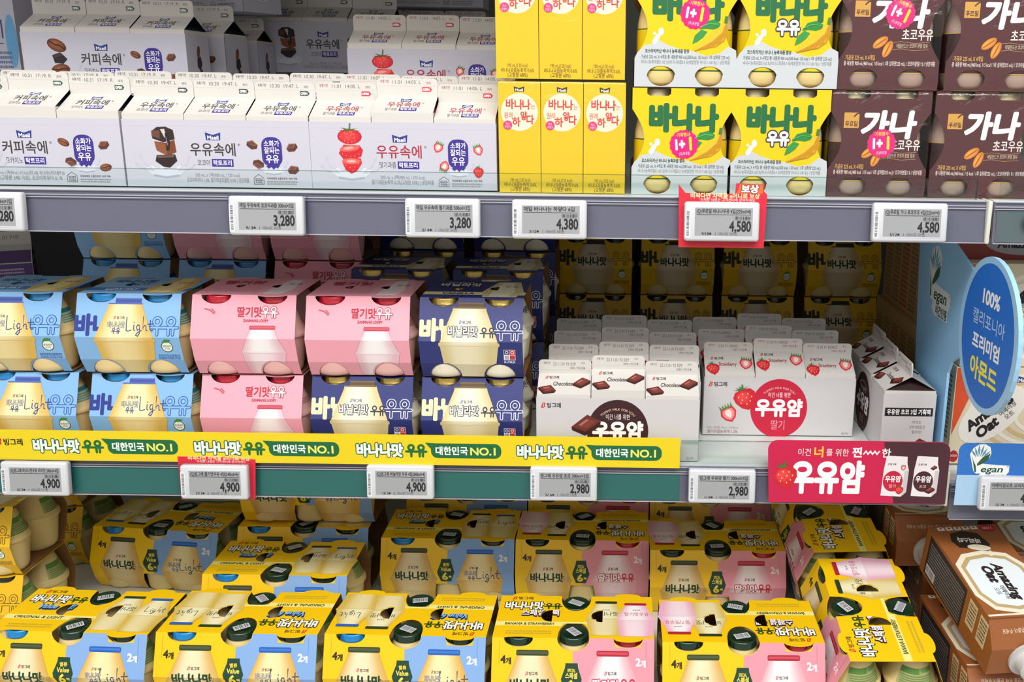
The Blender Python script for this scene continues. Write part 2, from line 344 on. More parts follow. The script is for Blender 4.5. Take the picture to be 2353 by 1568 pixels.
23,30,32,22,45,16,61,14,79,16,93,22,101,31,104,43,102,51,98,58,90,64,78,68,57,73,50,79,54,85,64,87,76,90,87,96,93,105,95,116,93,126,86,136,104,136,16,79,119,78,112,74,107,69,103,62,102,55,103,49,
106,45,112,44,118,45,124,49,130,55,133,62,134,68,133,74,130,78,125,16,87,41,85,36,80,32,72,29,62,28,51,29,43,32,38,36,37,42,38,48,43,52,49,55,57,56,66,55,76,53,84,48,104,100,1,20,50,196,32,196,
32,60,50,60,50,124,61,134,72,137,80,136,85,131,89,125,90,116,90,60,108,60,108,115,105,131,99,143,89,149,77,152,63,148,50,138,105,44,2,4,51,150,33,150,33,60,51,60,8,53,177,49,184,42,188,35,184,31,177,35,
170,42,166,49,170,106,44,2,10,50,150,32,150,32,47,28,34,19,27,32,14,40,19,46,26,49,36,50,48,8,52,177,49,184,41,188,34,184,31,177,34,170,41,166,49,170,107,96,2,6,112,150,91,150,51,106,96,60,120,60,
74,106,4,50,196,32,196,32,60,50,60,108,44,1,4,51,196,33,196,33,60,51,60,109,154,1,35,32,150,32,60,50,60,50,125,60,134,72,137,78,135,83,132,87,125,88,116,88,60,106,60,106,125,116,133,126,137,133,135,139,
131,143,125,145,116,145,60,162,60,162,116,160,131,154,142,145,149,133,152,124,150,116,147,109,142,103,135,91,147,76,152,63,148,50,138,50,150,110,100,1,20,50,150,32,150,32,60,50,60,50,124,61,134,72,137,80,136,85,131,89,
125,90,116,90,60,108,60,108,115,105,131,99,143,89,149,77,152,63,148,50,138,111,110,2,16,75,152,56,148,41,138,31,124,27,106,31,87,41,72,56,62,75,58,94,62,110,71,120,86,123,106,120,124,109,139,94,148,16,74,136,
87,133,96,127,103,118,105,106,103,93,97,83,87,76,74,74,63,76,53,83,48,93,45,106,48,118,54,127,63,133,112,100,2,14,49,62,59,59,67,58,86,62,100,71,109,86,113,104,110,124,100,138,84,147,62,150,31,150,31,14,
49,14,12,49,134,65,134,78,132,87,126,93,117,95,104,92,92,87,83,77,76,66,74,58,75,49,78,113,100,2,14,91,14,109,14,109,150,76,150,51,145,36,132,29,117,27,104,31,86,40,71,54,62,73,58,81,59,91,61,12,
91,134,91,77,82,74,74,73,63,76,53,82,48,92,45,104,48,118,55,127,64,132,75,134,114,79,1,18,34,150,34,60,52,60,52,107,53,118,58,127,65,132,73,135,81,132,90,126,99,141,89,149,78,152,72,150,65,146,59,139,
52,129,52,150,115,77,1,30,85,144,71,150,58,152,46,150,37,145,31,137,29,127,35,112,50,101,64,93,71,84,67,77,58,74,45,77,28,86,28,66,44,60,59,58,71,60,81,65,87,74,89,85,84,97,69,110,52,121,47,128,
50,134,59,136,71,134,85,127,116,67,1,22,53,168,20,136,20,134,36,134,36,86,37,75,43,66,52,60,65,58,75,60,86,64,86,81,76,76,66,74,62,75,58,77,55,81,53,88,53,134,82,134,82,150,53,150,117,100,1,20,
107,60,107,150,90,150,90,86,80,76,68,73,60,74,54,78,51,84,50,93,50,150,32,150,32,94,34,79,41,68,50,61,63,58,77,62,90,71,90,60,118,88,1,7,61,58,67,58,107,150,88,150,64,95,40,150,21,150,119,144,
1,13,99,150,85,150,63,95,39,150,20,150,60,58,66,58,92,121,119,58,124,58,164,150,145,150,121,95,120,100,1,12,117,150,95,150,69,119,42,150,20,150,58,106,20,60,42,60,69,92,97,60,120,60,80,106,121,88,1,8,
108,150,88,150,64,99,40,150,20,150,55,79,24,14,44,14,122,83,1,8,101,150,24,150,24,134,70,134,22,60,101,60,101,76,53,76,123,67,1,43,26,104,36,102,42,95,45,85,46,71,46,54,47,38,52,27,61,20,74,18,
82,18,82,33,79,33,70,34,65,37,63,43,62,53,62,68,61,85,58,98,51,106,42,112,51,118,58,126,61,138,62,156,62,170,63,180,65,187,70,190,79,190,82,190,82,206,74,206,61,203,52,197,47,185,46,170,46,152,45,139,
42,128,36,122,26,120,124,60,1,4,38,14,54,14,54,196,38,196,125,67,1,43,81,120,71,122,65,128,62,139,61,152,61,170,59,185,55,197,46,203,32,206,25,206,25,190,28,190,36,190,41,187,44,180,44,170,44,156,45,138,
49,126,55,118,65,112,55,106,49,98,45,85,44,68,44,53,44,43,41,37,36,34,28,33,25,33,25,18,32,18,46,20,55,27,59,38,61,54,61,71,62,85,65,95,71,102,81,104,126,117,1,18,25,100,39,109,53,113,65,111,
78,105,91,100,103,98,118,102,132,111,132,127,118,118,104,114,92,116,80,121,67,127,55,129,39,125,25,116,174,148,4,23,62,91,74,91,74,125,82,125,88,124,94,121,99,114,106,104,113,91,128,91,119,107,109,120,100,126,100,127,
109,129,117,134,121,141,123,150,121,156,117,163,109,168,97,170,62,170,9,74,136,74,160,95,160,105,156,109,148,108,142,105,139,99,137,93,136,16,155,132,151,108,137,88,118,75,94,70,70,75,50,88,37,108,32,132,37,156,50,175,
70,189,94,193,118,189,137,175,151,156,16,168,132,162,161,146,184,123,200,94,206,65,200,42,184,26,161,20,132,26,103,42,80,65,64,94,58,123,64,146,80,162,103,183,52,1,8,46,141,38,137,34,129,38,121,46,117,54,121,58,
129,54,137,215,117,1,12,36,100,48,88,78,119,109,88,121,100,90,131,121,161,109,173,78,143,48,173,36,162,67,131,9654,183,1,3,38,42,38,224,193,133,44032,184,2,8,152,225,152,45,169,45,169,138,198,138,198,152,169,152,169,
225,12,39,206,39,192,106,192,99,162,84,135,62,111,31,92,40,79,78,104,103,134,118,169,122,206,44060,184,2,12,127,221,127,53,143,53,143,139,167,139,167,44,183,44,183,225,167,225,167,153,143,153,143,221,12,37,202,37,188,91,
188,86,161,75,136,57,114,30,95,40,83,72,108,93,136,104,168,107,202,44061,184,3,6,61,110,61,97,166,97,166,44,182,44,182,110,12,127,222,127,120,143,120,143,166,167,166,167,119,182,119,182,225,167,225,167,180,143,180,143,222,
12,38,212,38,198,92,198,86,177,74,158,55,142,31,129,39,117,69,134,91,155,104,182,109,212,44148,184,3,8,123,170,123,156,162,156,162,92,179,92,179,225,162,225,162,170,12,42,211,42,198,106,198,99,175,83,155,61,138,33,126,
40,112,75,128,101,151,118,179,124,211,6,64,105,64,48,183,48,183,62,81,62,81,105,44172,184,2,4,168,225,168,44,184,44,184,225,21,38,202,38,189,91,189,86,162,74,137,55,114,30,95,40,83,57,95,72,108,83,123,93,138,
130,138,130,54,146,54,146,221,130,221,130,151,99,151,105,176,107,202,44221,184,3,16,120,115,95,113,76,106,64,95,60,80,64,66,76,55,95,48,120,45,145,48,164,55,176,66,180,80,176,95,164,106,145,113,16,120,102,138,100,152,
96,160,89,163,80,160,71,152,64,138,60,120,59,102,60,88,64,79,71,76,80,79,89,88,96,102,100,24,42,212,42,198,105,198,99,176,84,157,61,142,32,130,39,117,66,127,88,141,105,158,117,179,162,179,162,154,115,154,115,141,
162,141,162,117,179,117,179,225,162,225,162,192,121,192,123,212,44256,184,2,10,47,207,47,194,157,194,157,189,157,153,151,108,167,106,173,153,174,189,174,207,8,94,148,94,84,30,84,30,70,193,70,193,84,110,84,110,148,44275,184,3,
9,49,217,49,203,156,203,156,182,152,155,168,153,172,181,173,204,173,217,8,97,177,97,141,30,141,30,127,193,127,193,141,114,141,114,177,21,103,113,103,105,98,88,85,74,65,64,42,58,48,45,68,50,86,58,100,69,111,82,122,
69,136,58,154,50,174,45,180,58,157,64,137,74,124,88,119,105,119,113,44277,184,4,16,111,111,85,109,65,102,53,92,48,78,53,64,65,54,85,47,111,45,137,47,157,54,170,64,174,78,170,92,157,102,137,109,16,111,98,130,97,
145,93,154,86,158,78,154,69,145,63,130,59,111,58,92,59,77,63,68,69,65,78,68,86,77,93,92,97,10,49,216,49,203,156,203,156,201,156,180,151,155,168,153,172,178,173,201,173,216,8,97,176,97,141,30,141,30,128,193,128,
193,141,114,141,114,176,44284,184,3,9,38,206,38,192,113,192,112,165,108,125,124,124,129,167,129,196,129,206,10,30,84,84,85,142,91,141,103,112,100,83,99,83,154,66,154,66,98,28,98,8,152,225,152,44,169,44,169,136,197,136,
197,150,169,150,169,225,44397,184,1,23,47,106,47,92,157,92,157,44,174,44,174,106,120,106,120,139,194,139,194,152,168,152,172,181,173,204,173,217,51,217,51,203,156,203,156,181,152,152,30,152,30,139,103,139,103,106,44512,184,2,21,
30,148,30,134,84,134,84,91,101,91,101,134,132,134,132,91,149,91,149,134,194,134,194,148,169,148,172,178,173,202,173,216,51,216,51,202,156,202,156,178,152,148,6,50,105,50,48,178,48,178,62,66,62,66,105,44536,184,2,4,30,
85,30,71,193,71,193,85,10,48,206,48,193,155,193,155,188,154,150,148,102,165,100,171,150,172,188,172,206,44592,184,2,4,162,225,162,44,178,44,178,225,12,41,206,41,192,108,192,102,162,87,135,64,111,32,92,41,78,80,103,106,
133,121,168,125,206,44620,184,3,8,155,225,155,44,172,44,172,137,199,137,199,151,172,151,172,225,12,35,206,35,192,69,192,65,165,58,140,46,117,29,95,42,85,63,113,76,142,82,173,84,206,12,90,206,90,192,118,192,115,163,109,
135,98,108,81,82,94,73,114,104,126,138,132,172,134,206,45208,184,2,8,152,225,152,45,169,45,169,139,198,139,198,153,169,153,169,225,10,37,104,37,90,52,90,93,92,138,98,136,112,93,106,54,104,54,208,37,208,45236,184,2,12,
126,221,126,54,142,54,142,138,167,138,167,44,183,44,183,225,167,225,167,152,142,152,142,221,10,39,106,39,91,50,91,81,92,115,97,113,112,83,107,55,106,55,204,39,204,45257,184,4,16,123,113,98,111,79,104,67,93,63,79,67,
65,79,54,98,47,123,45,148,47,167,54,179,65,183,79,179,93,167,104,148,111,16,123,100,141,98,155,94,164,88,167,79,164,70,155,64,141,59,123,58,105,59,91,64,82,70,79,79,82,88,91,94,105,98,12,126,222,126,122,142,
122,142,164,167,164,167,116,182,116,182,225,167,225,167,178,142,178,142,222,10,39,146,39,132,50,132,82,133,115,138,114,152,84,147,55,146,55,211,39,211,45320,184,2,8,107,166,107,152,162,152,162,44,179,44,179,225,162,225,162,166,
10,40,102,40,88,54,88,95,90,137,95,135,109,96,104,56,102,56,205,40,205,45328,184,3,10,41,153,41,139,54,139,96,141,137,146,134,160,96,155,57,153,57,217,41,217,8,162,225,162,195,111,195,111,182,162,182,162,132,179,132,
179,225,13,63,60,63,47,185,47,185,60,79,60,79,80,179,80,179,123,62,123,62,110,162,110,162,93,63,93,45348,184,3,4,168,225,168,44,184,44,184,225,10,39,105,39,90,50,90,82,91,116,96,114,110,84,106,55,105,55,206,
39,206,8,129,221,129,165,89,165,89,151,129,151,129,54,145,54,145,221,45432,184,1,14,50,210,50,130,103,130,103,81,30,81,30,68,194,68,194,81,120,81,120,130,175,130,175,143,67,143,67,210,45440,184,2,14,52,223,52,169,104,
169,104,150,30,150,30,136,194,136,194,150,120,150,120,169,175,169,175,183,68,183,68,223,13,51,60,51,47,179,47,179,60,67,60,67,79,173,79,173,121,50,121,50,108,157,108,157,91,51,91,45453,184,3,16,112,111,86,108,66,102,
54,92,50,78,54,64,66,53,86,47,112,45,138,47,157,53,169,64,173,78,169,92,157,102,138,108,16,112,98,131,96,145,92,154,86,157,78,154,69,145,63,131,59,112,58,93,59,78,63,69,69,66,78,69,86,78,92,93,96,14,
30,138,30,124,194,124,194,138,120,138,120,162,175,162,175,175,69,175,69,222,52,222,52,162,104,162,104,138,45716,184,3,4,30,133,30,120,194,120,194,133,6,52,219,52,158,175,158,175,171,68,171,68,219,6,51,102,51,49,176,49,
176,62,67,62,67,102,45768,184,2,4,162,225,162,44,178,44,178,225,10,41,105,41,91,56,91,99,93,145,100,143,114,99,107,58,105,58,208,41,208,45776,184,3,4,162,225,162,135,178,135,178,225,10,41,157,41,143,56,143,101,145,
144,152,142,165,101,159,58,157,58,217,41,217,13,62,60,62,47,184,47,184,60,78,60,78,81,178,81,178,126,61,126,61,112,162,112,162,94,62,94,45796,184,2,8,152,225,152,44,169,44,169,140,199,140,199,154,169,154,169,225,11,
38,208,38,89,52,89,97,91,138,95,136,110,97,105,54,103,54,194,122,194,122,208,45804,184,3,11,38,215,38,141,52,141,99,142,137,147,135,161,99,156,54,154,54,202,118,202,118,215,8,154,225,154,134,170,134,170,174,197,174,197,
187,170,187,170,225,13,56,60,56,47,177,47,177,60,72,60,72,80,170,80,170,125,56,125,56,112,154,112,154,93,56,93,45817,184,4,16,113,114,88,112,69,105,57,94,53,79,57,65,69,54,88,47,113,45,137,47,156,54,168,65,
172,79,168,94,156,105,137,112,16,113,101,131,99,144,95,153,88,156,79,153,71,144,64,131,60,113,58,95,60,81,64,72,71,69,79,72,88,81,95,95,99,8,154,225,154,118,171,118,171,165,197,165,197,178,171,178,171,225,11,38,
212,38,132,52,132,99,133,137,138,135,152,99,147,54,146,54,198,118,198,118,212,45824,184,2,12,127,221,127,54,142,54,142,139,168,139,168,44,183,44,183,225,168,225,168,153,142,153,142,221,11,36,203,36,89,48,89,84,90,115,94,
114,108,85,104,53,103,53,190,104,190,104,203,45908,184,2,11,39,208,39,89,53,89,97,90,135,95,133,109,97,104,56,103,56,194,121,194,121,208,8,111,160,111,146,162,146,162,44,179,44,179,225,162,225,162,160,45916,184,3,11,40,
215,40,136,53,136,98,137,134,142,132,155,98,151,56,149,56,201,122,201,122,215,8,162,225,162,185,111,185,111,172,162,172,162,130,179,130,179,225,13,63,60,63,47,185,47,185,60,79,60,79,79,179,79,179,121,62,121,62,108,162,
108,162,91,63,91,46020,184,1,16,51,211,51,127,103,127,103,81,30,81,30,67,194,67,194,81,120,81,120,127,175,127,175,141,67,141,67,197,173,197,173,211,46104,184,2,4,161,225,161,44,177,44,177,225,17,33,83,90,85,150,90,
149,102,98,99,98,134,137,134,137,147,61,147,61,195,136,195,136,208,44,208,44,134,81,134,81,98,31,97,46300,184,2,4,30,83,30,69,194,69,194,83,8,51,209,51,125,175,125,175,139,67,139,67,195,173,195,173,209,46308,184,3,
4,30,150,30,136,194,136,194,150,8,52,219,52,164,174,164,174,178,68,178,68,206,172,206,172,219,13,50,60,50,47,178,47,178,60,66,60,66,78,172,78,172,121,50,121,50,108,156,108,156,91,50,91,46392,184,4,8,157,225,157,
132,174,132,174,172,197,172,197,186,174,186,174,225,13,56,60,56,47,180,47,180,60,72,60,72,80,174,80,174,124,56,124,56,111,157,111,157,92,56,92,11,37,214,37,142,45,142,63,143,86,146,85,159,67,157,52,156,52,200,82,
200,82,214,11,92,214,92,143,101,143,126,143,148,146,146,160,128,157,108,156,108,200,140,200,140,214,46972,184,2,8,153,225,153,44,169,44,169,140,199,140,199,154,169,154,169,225,15,37,209,37,195,102,195,102,157,37,157,37,88,52,
88,97,89,138,94,137,108,97,103,54,102,54,144,119,144,119,209,46973,184,3,6,53,106,53,92,154,92,154,45,170,45,170,106,15,37,215,37,201,103,201,103,177,38,177,38,125,52,125,97,126,138,131,136,144,97,140,54,139,54,164,
119,164,119,215,8,154,225,154,115,170,115,170,165,197,165,197,179,170,179,170,225,46976,184,3,8,154,225,154,92,170,92,170,156,197,156,197,170,170,170,170,225,6,59,102,59,48,179,48,179,62,76,62,76,102,15,37,213,37,200,103,
200,103,174,38,174,38,120,52,120,97,121,138,126,136,140,97,135,54,134,54,162,119,162,119,213,47000,184,2,15,36,206,36,192,87,192,87,156,36,156,36,88,48,88,81,89,116,93,114,106,82,103,52,102,52,142,103,142,103,206,12,
127,221,127,54,142,54,142,140,168,140,168,44,183,44,183,225,168,225,168,154,142,154,142,221,47049,184,4,16,113,111,88,108,69,102,57,92,53,78,57,64,69,53,88,47,113,45,137,47,156,53,168,64,172,78,168,92,156,102,137,108,
16,113,98,131,96,144,92,153,86,156,78,153,69,144,63,131,59,113,58,94,59,81,63,72,69,69,78,72,86,81,92,94,96,12,154,225,154,116,170,116,170,145,197,145,197,159,170,159,170,183,197,183,197,197,170,197,170,225,15,37,
214,37,201,103,201,103,178,38,178,38,126,52,126,97,128,138,132,136,146,97,141,54,140,54,165,119,165,119,214,47112,184,3,4,168,225,168,44,183,44,183,225,15,36,205,36,192,84,192,84,156,36,156,36,89,48,89,81,90,117,94,
115,108,83,104,52,103,52,143,100,143,100,205,8,131,221,131,160,109,160,109,147,131,147,131,54,147,54,147,221,47196,184,1,21,50,128,50,114,103,114,103,81,30,81,30,67,194,67,194,81,120,81,120,114,178,114,178,128,67,128,67,
157,174,157,174,212,50,212,50,198,157,198,157,170,50,170,47448,184,2,12,30,118,30,104,72,104,72,44,89,44,89,104,135,104,135,44,151,44,151,104,194,104,194,118,13,50,150,50,136,178,136,178,150,67,150,67,172,174,172,174,218,
49,218,49,205,157,205,157,184,50,184,47476,184,2,4,30,81,30,67,194,67,194,81,13,50,127,50,114,178,114,178,127,67,127,67,157,174,157,174,212,50,212,50,198,157,198,157,170,50,170,47484,184,3,4,30,141,30,129,194,129,194,
141,13,50,59,50,47,179,47,179,59,66,59,66,76,173,76,173,114,49,114,49,102,157,102,157,87,50,87,13,51,167,51,155,176,155,176,167,67,167,67,182,173,182,173,220,51,220,51,208,156,208,156,194,51,194,47532,184,2,4,162,
225,162,44,178,44,178,225,15,40,209,40,195,107,195,107,157,40,157,40,88,55,88,100,89,146,95,145,108,100,103,57,102,57,144,124,144,124,209,47551,184,3,4,162,225,162,103,178,103,178,225,15,39,214,39,200,105,200,105,176,39,
176,39,123,54,123,100,124,142,129,140,142,100,138,56,136,56,163,121,163,121,214,21,111,112,111,107,106,89,93,75,73,64,50,58,57,45,76,50,94,59,109,70,120,84,130,70,145,59,163,50,182,45,189,58,166,64,146,75,133,89,
128,107,128,112,47568,184,4,4,37,215,37,143,121,143,121,215,4,104,202,104,156,54,156,54,202,8,154,225,154,133,170,133,170,173,197,173,197,186,170,186,170,225,13,56,60,56,47,177,47,177,60,72,60,72,80,170,80,170,125,56,
125,56,112,154,112,154,93,56,93,47579,184,4,4,37,212,37,131,119,131,119,212,4,102,198,102,145,54,145,54,198,8,154,225,154,105,170,105,170,162,197,162,197,176,170,176,170,225,21,107,114,107,108,103,91,89,76,70,65,47,58,
54,45,73,51,91,59,105,70,116,84,126,70,141,59,158,51,178,45,184,58,161,65,142,76,129,91,124,108,124,114,47588,184,3,4,36,204,36,93,105,93,105,204,4,90,191,90,106,52,106,52,191,12,128,222,128,54,143,54,143,140,
168,140,168,44,184,44,184,225,168,225,168,154,143,154,143,222,47672,184,2,4,103,194,103,103,54,103,54,194,12,162,225,162,159,119,159,119,208,37,208,37,90,119,90,119,146,162,146,162,44,179,44,179,225,47700,184,3,4,90,191,90,
106,52,106,52,191,4,168,225,168,44,184,44,184,225,12,132,222,132,157,105,157,105,204,36,204,36,93,105,93,105,144,132,144,132,54,148,54,148,222,47732,184,4,4,105,196,105,138,55,138,55,196,4,121,180,162,180,162,155,121,155,
12,162,225,162,194,121,194,121,210,38,210,38,125,121,125,121,141,162,141,162,93,179,93,179,225,6,63,105,63,48,183,48,183,62,79,62,79,105,47736,184,4,4,106,203,106,155,55,155,55,203,4,122,188,162,188,162,169,122,169,12,
162,225,162,201,122,201,122,216,38,216,38,142,122,142,122,156,162,156,162,133,179,133,179,225,13,63,60,63,47,185,47,185,60,79,60,79,80,179,80,179,123,62,123,62,110,162,110,162,92,63,92,47784,184,2,4,158,197,158,138,65,
138,65,197,12,49,210,49,125,103,125,103,81,30,81,30,68,194,68,194,81,120,81,120,125,174,125,174,210,47788,184,3,4,156,203,156,166,67,166,67,203,12,30,129,30,116,193,116,193,129,120,129,120,153,172,153,172,217,51,217,51,
153,103,153,103,129,6,51,100,51,48,175,48,175,62,68,62,68,100,47924,184,3,4,51,215,51,145,173,145,173,215,4,156,202,156,158,67,158,67,202,8,30,120,30,107,103,107,103,45,120,45,120,107,194,107,194,120,47928,184,4,4,
51,217,51,153,172,153,172,217,4,156,204,156,167,67,167,67,204,8,30,133,30,119,105,119,105,83,121,83,121,119,194,119,194,133,6,51,100,51,48,176,48,176,62,67,62,67,100,48120,184,3,4,40,208,40,90,123,90,123,208,4,
107,194,107,103,57,103,57,194,4,161,225,161,44,178,44,178,225,48124,184,4,4,39,210,39,125,124,125,124,210,4,108,196,108,139,56,139,56,196,4,162,225,162,95,178,95,178,225,6,62,108,62,50,184,50,184,64,79,64,79,108,
48128,184,4,4,39,215,39,141,124,141,124,215,4,108,202,108,155,56,155,56,202,4,162,225,162,132,178,132,178,225,13,62,60,62,46,184,46,184,60,78,60,78,80,178,80,178,123,61,123,61,110,162,110,162,92,62,92,48148,184,3,
8,37,210,37,88,121,88,121,210,105,210,105,162,54,162,54,210,4,54,149,105,149,105,102,54,102,8,152,225,152,44,169,44,169,140,199,140,199,154,169,154,169,225,48176,184,3,8,36,208,36,90,106,90,106,208,90,208,90,164,52,
164,52,208,4,52,151,90,151,90,103,52,103,12,128,222,128,54,143,54,143,140,168,140,168,44,184,44,184,225,168,225,168,154,143,154,143,222,48184,184,4,8,38,216,38,140,108,140,108,216,92,216,92,192,54,192,54,216,4,54,179,
92,179,92,153,54,153,12,128,222,128,133,143,133,143,171,167,171,167,131,182,131,182,225,167,225,167,185,143,185,143,222,13,63,60,63,46,189,46,189,60,80,60,80,80,182,80,182,123,63,123,63,110,166,110,166,92,63,92,48296,184,
4,4,167,225,167,130,182,130,182,225,4,54,178,92,178,92,152,54,152,16,38,215,38,139,108,139,108,171,131,171,131,131,147,131,147,222,131,222,131,184,108,184,108,215,92,215,92,191,54,191,54,215,13,63,60,63,46,189,46,189,
60,80,60,80,79,182,79,182,121,63,121,63,108,166,108,166,91,63,91,48372,184,2,4,66,167,158,167,158,134,66,134,16,49,213,49,120,103,120,103,81,30,81,30,67,194,67,194,81,120,81,120,120,174,120,174,213,158,213,158,180,
66,180,66,213,48516,184,4,8,52,220,52,147,172,147,172,220,156,220,156,197,68,197,68,220,4,68,184,156,184,156,161,68,161,8,30,130,30,116,105,116,105,81,121,81,121,116,194,116,194,130,6,51,98,51,48,176,48,176,62,67,
62,67,98,48708,184,3,4,161,225,161,44,178,44,178,225,8,40,210,40,88,125,88,125,210,109,210,109,162,57,162,57,210,4,57,149,109,149,109,102,57,102,48729,184,5,8,39,214,39,130,124,130,124,214,108,214,108,186,56,186,56,
214,4,56,173,108,173,108,144,56,144,4,162,225,162,116,178,116,178,225,16,118,112,93,110,74,103,62,93,58,78,62,64,74,54,93,47,118,45,144,47,163,54,175,64,179,78,175,93,163,103,144,110,16,118,99,137,98,151,94,159,
87,162,78,159,70,151,63,137,59,118,58,100,59,86,63,77,70,74,78,77,87,86,94,100,98,49324,184,2,21,74,210,74,177,71,153,61,129,46,110,27,96,38,83,52,93,65,107,75,124,83,143,90,125,100,109,112,96,126,87,137,
100,119,113,104,131,94,154,91,177,91,210,8,152,225,152,44,169,44,169,138,199,138,199,152,169,152,169,225,49328,184,3,21,74,214,74,192,71,172,62,154,48,140,29,130,38,117,53,124,66,135,76,148,83,163,91,149,101,138,113,128,
127,121,135,134,117,144,103,157,94,173,91,192,91,214,8,154,225,154,92,170,92,170,156,197,156,197,170,170,170,170,225,6,58,105,58,48,178,48,178,62,75,62,75,105,49345,184,4,16,113,111,88,109,69,102,57,92,53,78,57,64,
69,53,88,47,113,45,138,47,156,53,168,64,172,78,168,92,156,102,138,109,16,113,98,131,96,144,92,153,86,156,78,153,69,144,63,131,59,113,58,95,59,81,63,73,69,70,78,73,86,81,92,95,96,21,74,216,74,198,71,178,
62,160,48,145,29,135,38,122,53,130,65,140,75,153,83,168,90,155,100,143,112,134,126,127,134,140,117,149,103,162,94,178,90,196,90,216,8,154,225,154,116,170,116,170,165,197,165,197,179,170,179,170,225,49353,184,3,6,61,106,61,
92,166,92,166,44,182,44,182,106,21,68,214,68,190,65,175,58,159,46,146,30,135,39,122,51,130,62,139,70,150,76,163,82,152,90,142,100,133,111,127,120,140,105,149,93,161,86,175,84,190,84,214,12,128,222,128,117,143,117,143,
164,167,164,167,116,182,116,182,225,167,225,167,178,143,178,143,222,49373,184,4,16,123,110,98,107,79,101,67,91,63,77,67,64,79,53,98,47,123,45,148,47,167,53,179,64,183,77,179,91,167,101,148,107,16,123,97,141,95,155,92,
164,85,167,77,164,69,155,63,141,59,123,58,105,59,91,63,82,69,79,77,82,85,91,92,105,95,21,68,214,68,190,65,174,58,159,46,146,30,136,39,123,51,130,62,139,70,151,76,163,82,152,90,142,100,134,112,128,120,141,105,
149,93,161,86,175,84,190,84,214,12,128,222,128,119,143,119,143,163,167,163,167,114,182,114,182,225,167,225,167,177,143,177,143,222,49453,184,4,8,63,118,63,47,179,47,179,118,162,118,162,96,79,96,79,118,4,79,83,162,83,162,
60,79,60,8,123,191,123,177,162,177,162,126,179,126,179,225,162,225,162,191,21,75,219,75,200,72,181,63,164,49,150,30,140,39,127,53,135,66,145,76,157,83,171,91,158,101,147,113,138,127,131,135,144,118,153,104,166,95,181,91,
199,91,219,49457,184,4,16,119,113,94,111,75,104,63,93,59,79,63,64,75,54,94,47,119,45,144,47,163,54,175,64,179,79,175,93,163,104,144,111,16,119,100,138,98,151,94,160,88,163,79,160,70,151,64,138,59,119,58,101,59,
87,64,78,70,75,79,78,88,87,94,101,98,21,76,215,76,197,72,177,63,159,49,145,30,135,39,121,54,129,67,140,77,153,84,168,91,154,101,143,113,134,127,127,136,140,118,149,104,162,95,179,92,197,92,215,8,123,187,123,173,
162,173,162,118,179,118,179,225,162,225,162,187,49464,184,3,4,168,225,168,44,184,44,184,225,8,131,222,131,161,101,161,101,147,131,147,131,54,147,54,147,222,21,68,208,68,174,65,151,57,129,45,110,28,96,38,83,51,93,61,106,
70,121,76,139,82,123,90,109,99,97,111,87,121,100,105,114,93,132,86,153,84,174,84,208,49468,184,4,4,167,225,167,90,182,90,182,225,8,131,222,131,180,103,180,103,166,131,166,131,95,147,95,147,222,6,64,106,64,48,188,48,
188,62,81,62,81,106,21,67,213,67,186,65,169,58,153,46,139,30,128,40,116,52,123,62,133,70,145,76,157,81,146,89,136,98,127,110,120,119,133,104,142,93,155,86,170,83,186,83,213,49500,184,3,12,162,225,162,207,127,207,127,
194,162,194,162,174,127,174,127,161,162,161,162,131,179,131,179,225,13,63,60,63,47,185,47,185,60,79,60,79,79,179,79,179,122,62,122,62,109,162,109,162,91,63,91,21,75,221,75,202,72,183,63,166,48,152,30,143,39,130,53,
137,66,148,76,160,84,175,91,161,101,150,113,140,127,133,136,146,118,155,104,168,95,184,91,202,91,221,49548,184,2,8,103,126,103,82,30,82,30,68,194,68,194,82,119,82,119,126,21,102,213,102,199,97,178,81,159,60,145,36,137,
44,123,64,130,83,141,100,156,111,174,123,156,139,141,158,130,179,123,186,137,162,145,141,159,126,178,120,199,120,213,49549,184,3,6,48,103,48,90,157,90,157,44,173,44,173,103,8,103,162,103,135,30,135,30,121,194,121,194,135,120,
135,120,162,21,103,223,103,214,98,197,84,183,63,172,40,166,46,153,66,158,85,166,101,178,112,192,123,178,138,166,157,158,177,153,183,166,160,172,140,183,125,197,120,214,120,223,49828,184,2,4,30,83,30,69,194,69,194,83,21,102,
213,102,199,97,177,81,158,60,143,37,135,44,121,65,128,84,139,100,155,111,173,123,154,139,139,158,128,178,121,186,135,162,143,141,158,126,177,120,199,120,213,49912,184,2,8,156,225,156,44,173,44,173,140,198,140,198,154,173,154,173,
225,40,106,209,106,169,105,153,102,137,97,120,88,106,80,121,74,137,72,154,71,169,71,209,55,209,55,169,54,150,49,131,41,112,27,98,38,86,47,94,54,105,59,116,63,129,67,116,72,103,79,93,88,84,97,93,105,103,110,115,
114,128,118,116,123,104,130,94,139,85,149,98,136,112,127,130,123,150,121,169,121,209,50500,184,3,16,78,211,60,207,45,194,36,174,33,148,36,122,45,102,60,90,78,85,96,90,111,102,120,122,123,148,120,174,111,194,96,207,16,78,
197,90,193,99,183,105,168,108,148,105,128,99,113,90,103,78,100,66,103,57,113,51,128,48,148,51,168,57,183,66,193,8,152,225,152,44,169,44,169,139,199,139,199,153,169,153,169,225,50529,184,4,16,73,214,56,211,43,202,35,189,
32,171,35,154,43,141,56,132,73,129,89,132,102,141,111,154,114,171,111,189,102,202,89,211,16,73,200,83,198,91,192,97,183,99,171,97,160,91,151,83,145,73,143,62,145,54,151,49,160,47,171,49,183,54,192,62,198,6,61,108,
61,94,166,94,166,44,182,44,182,108,12,128,222,128,119,144,119,144,165,167,165,167,118,182,118,182,225,167,225,167,179,144,179,144,222,50557,184,4,6,53,109,53,96,154,96,154,44,170,44,170,109,16,80,215,62,211,47,203,37,189,
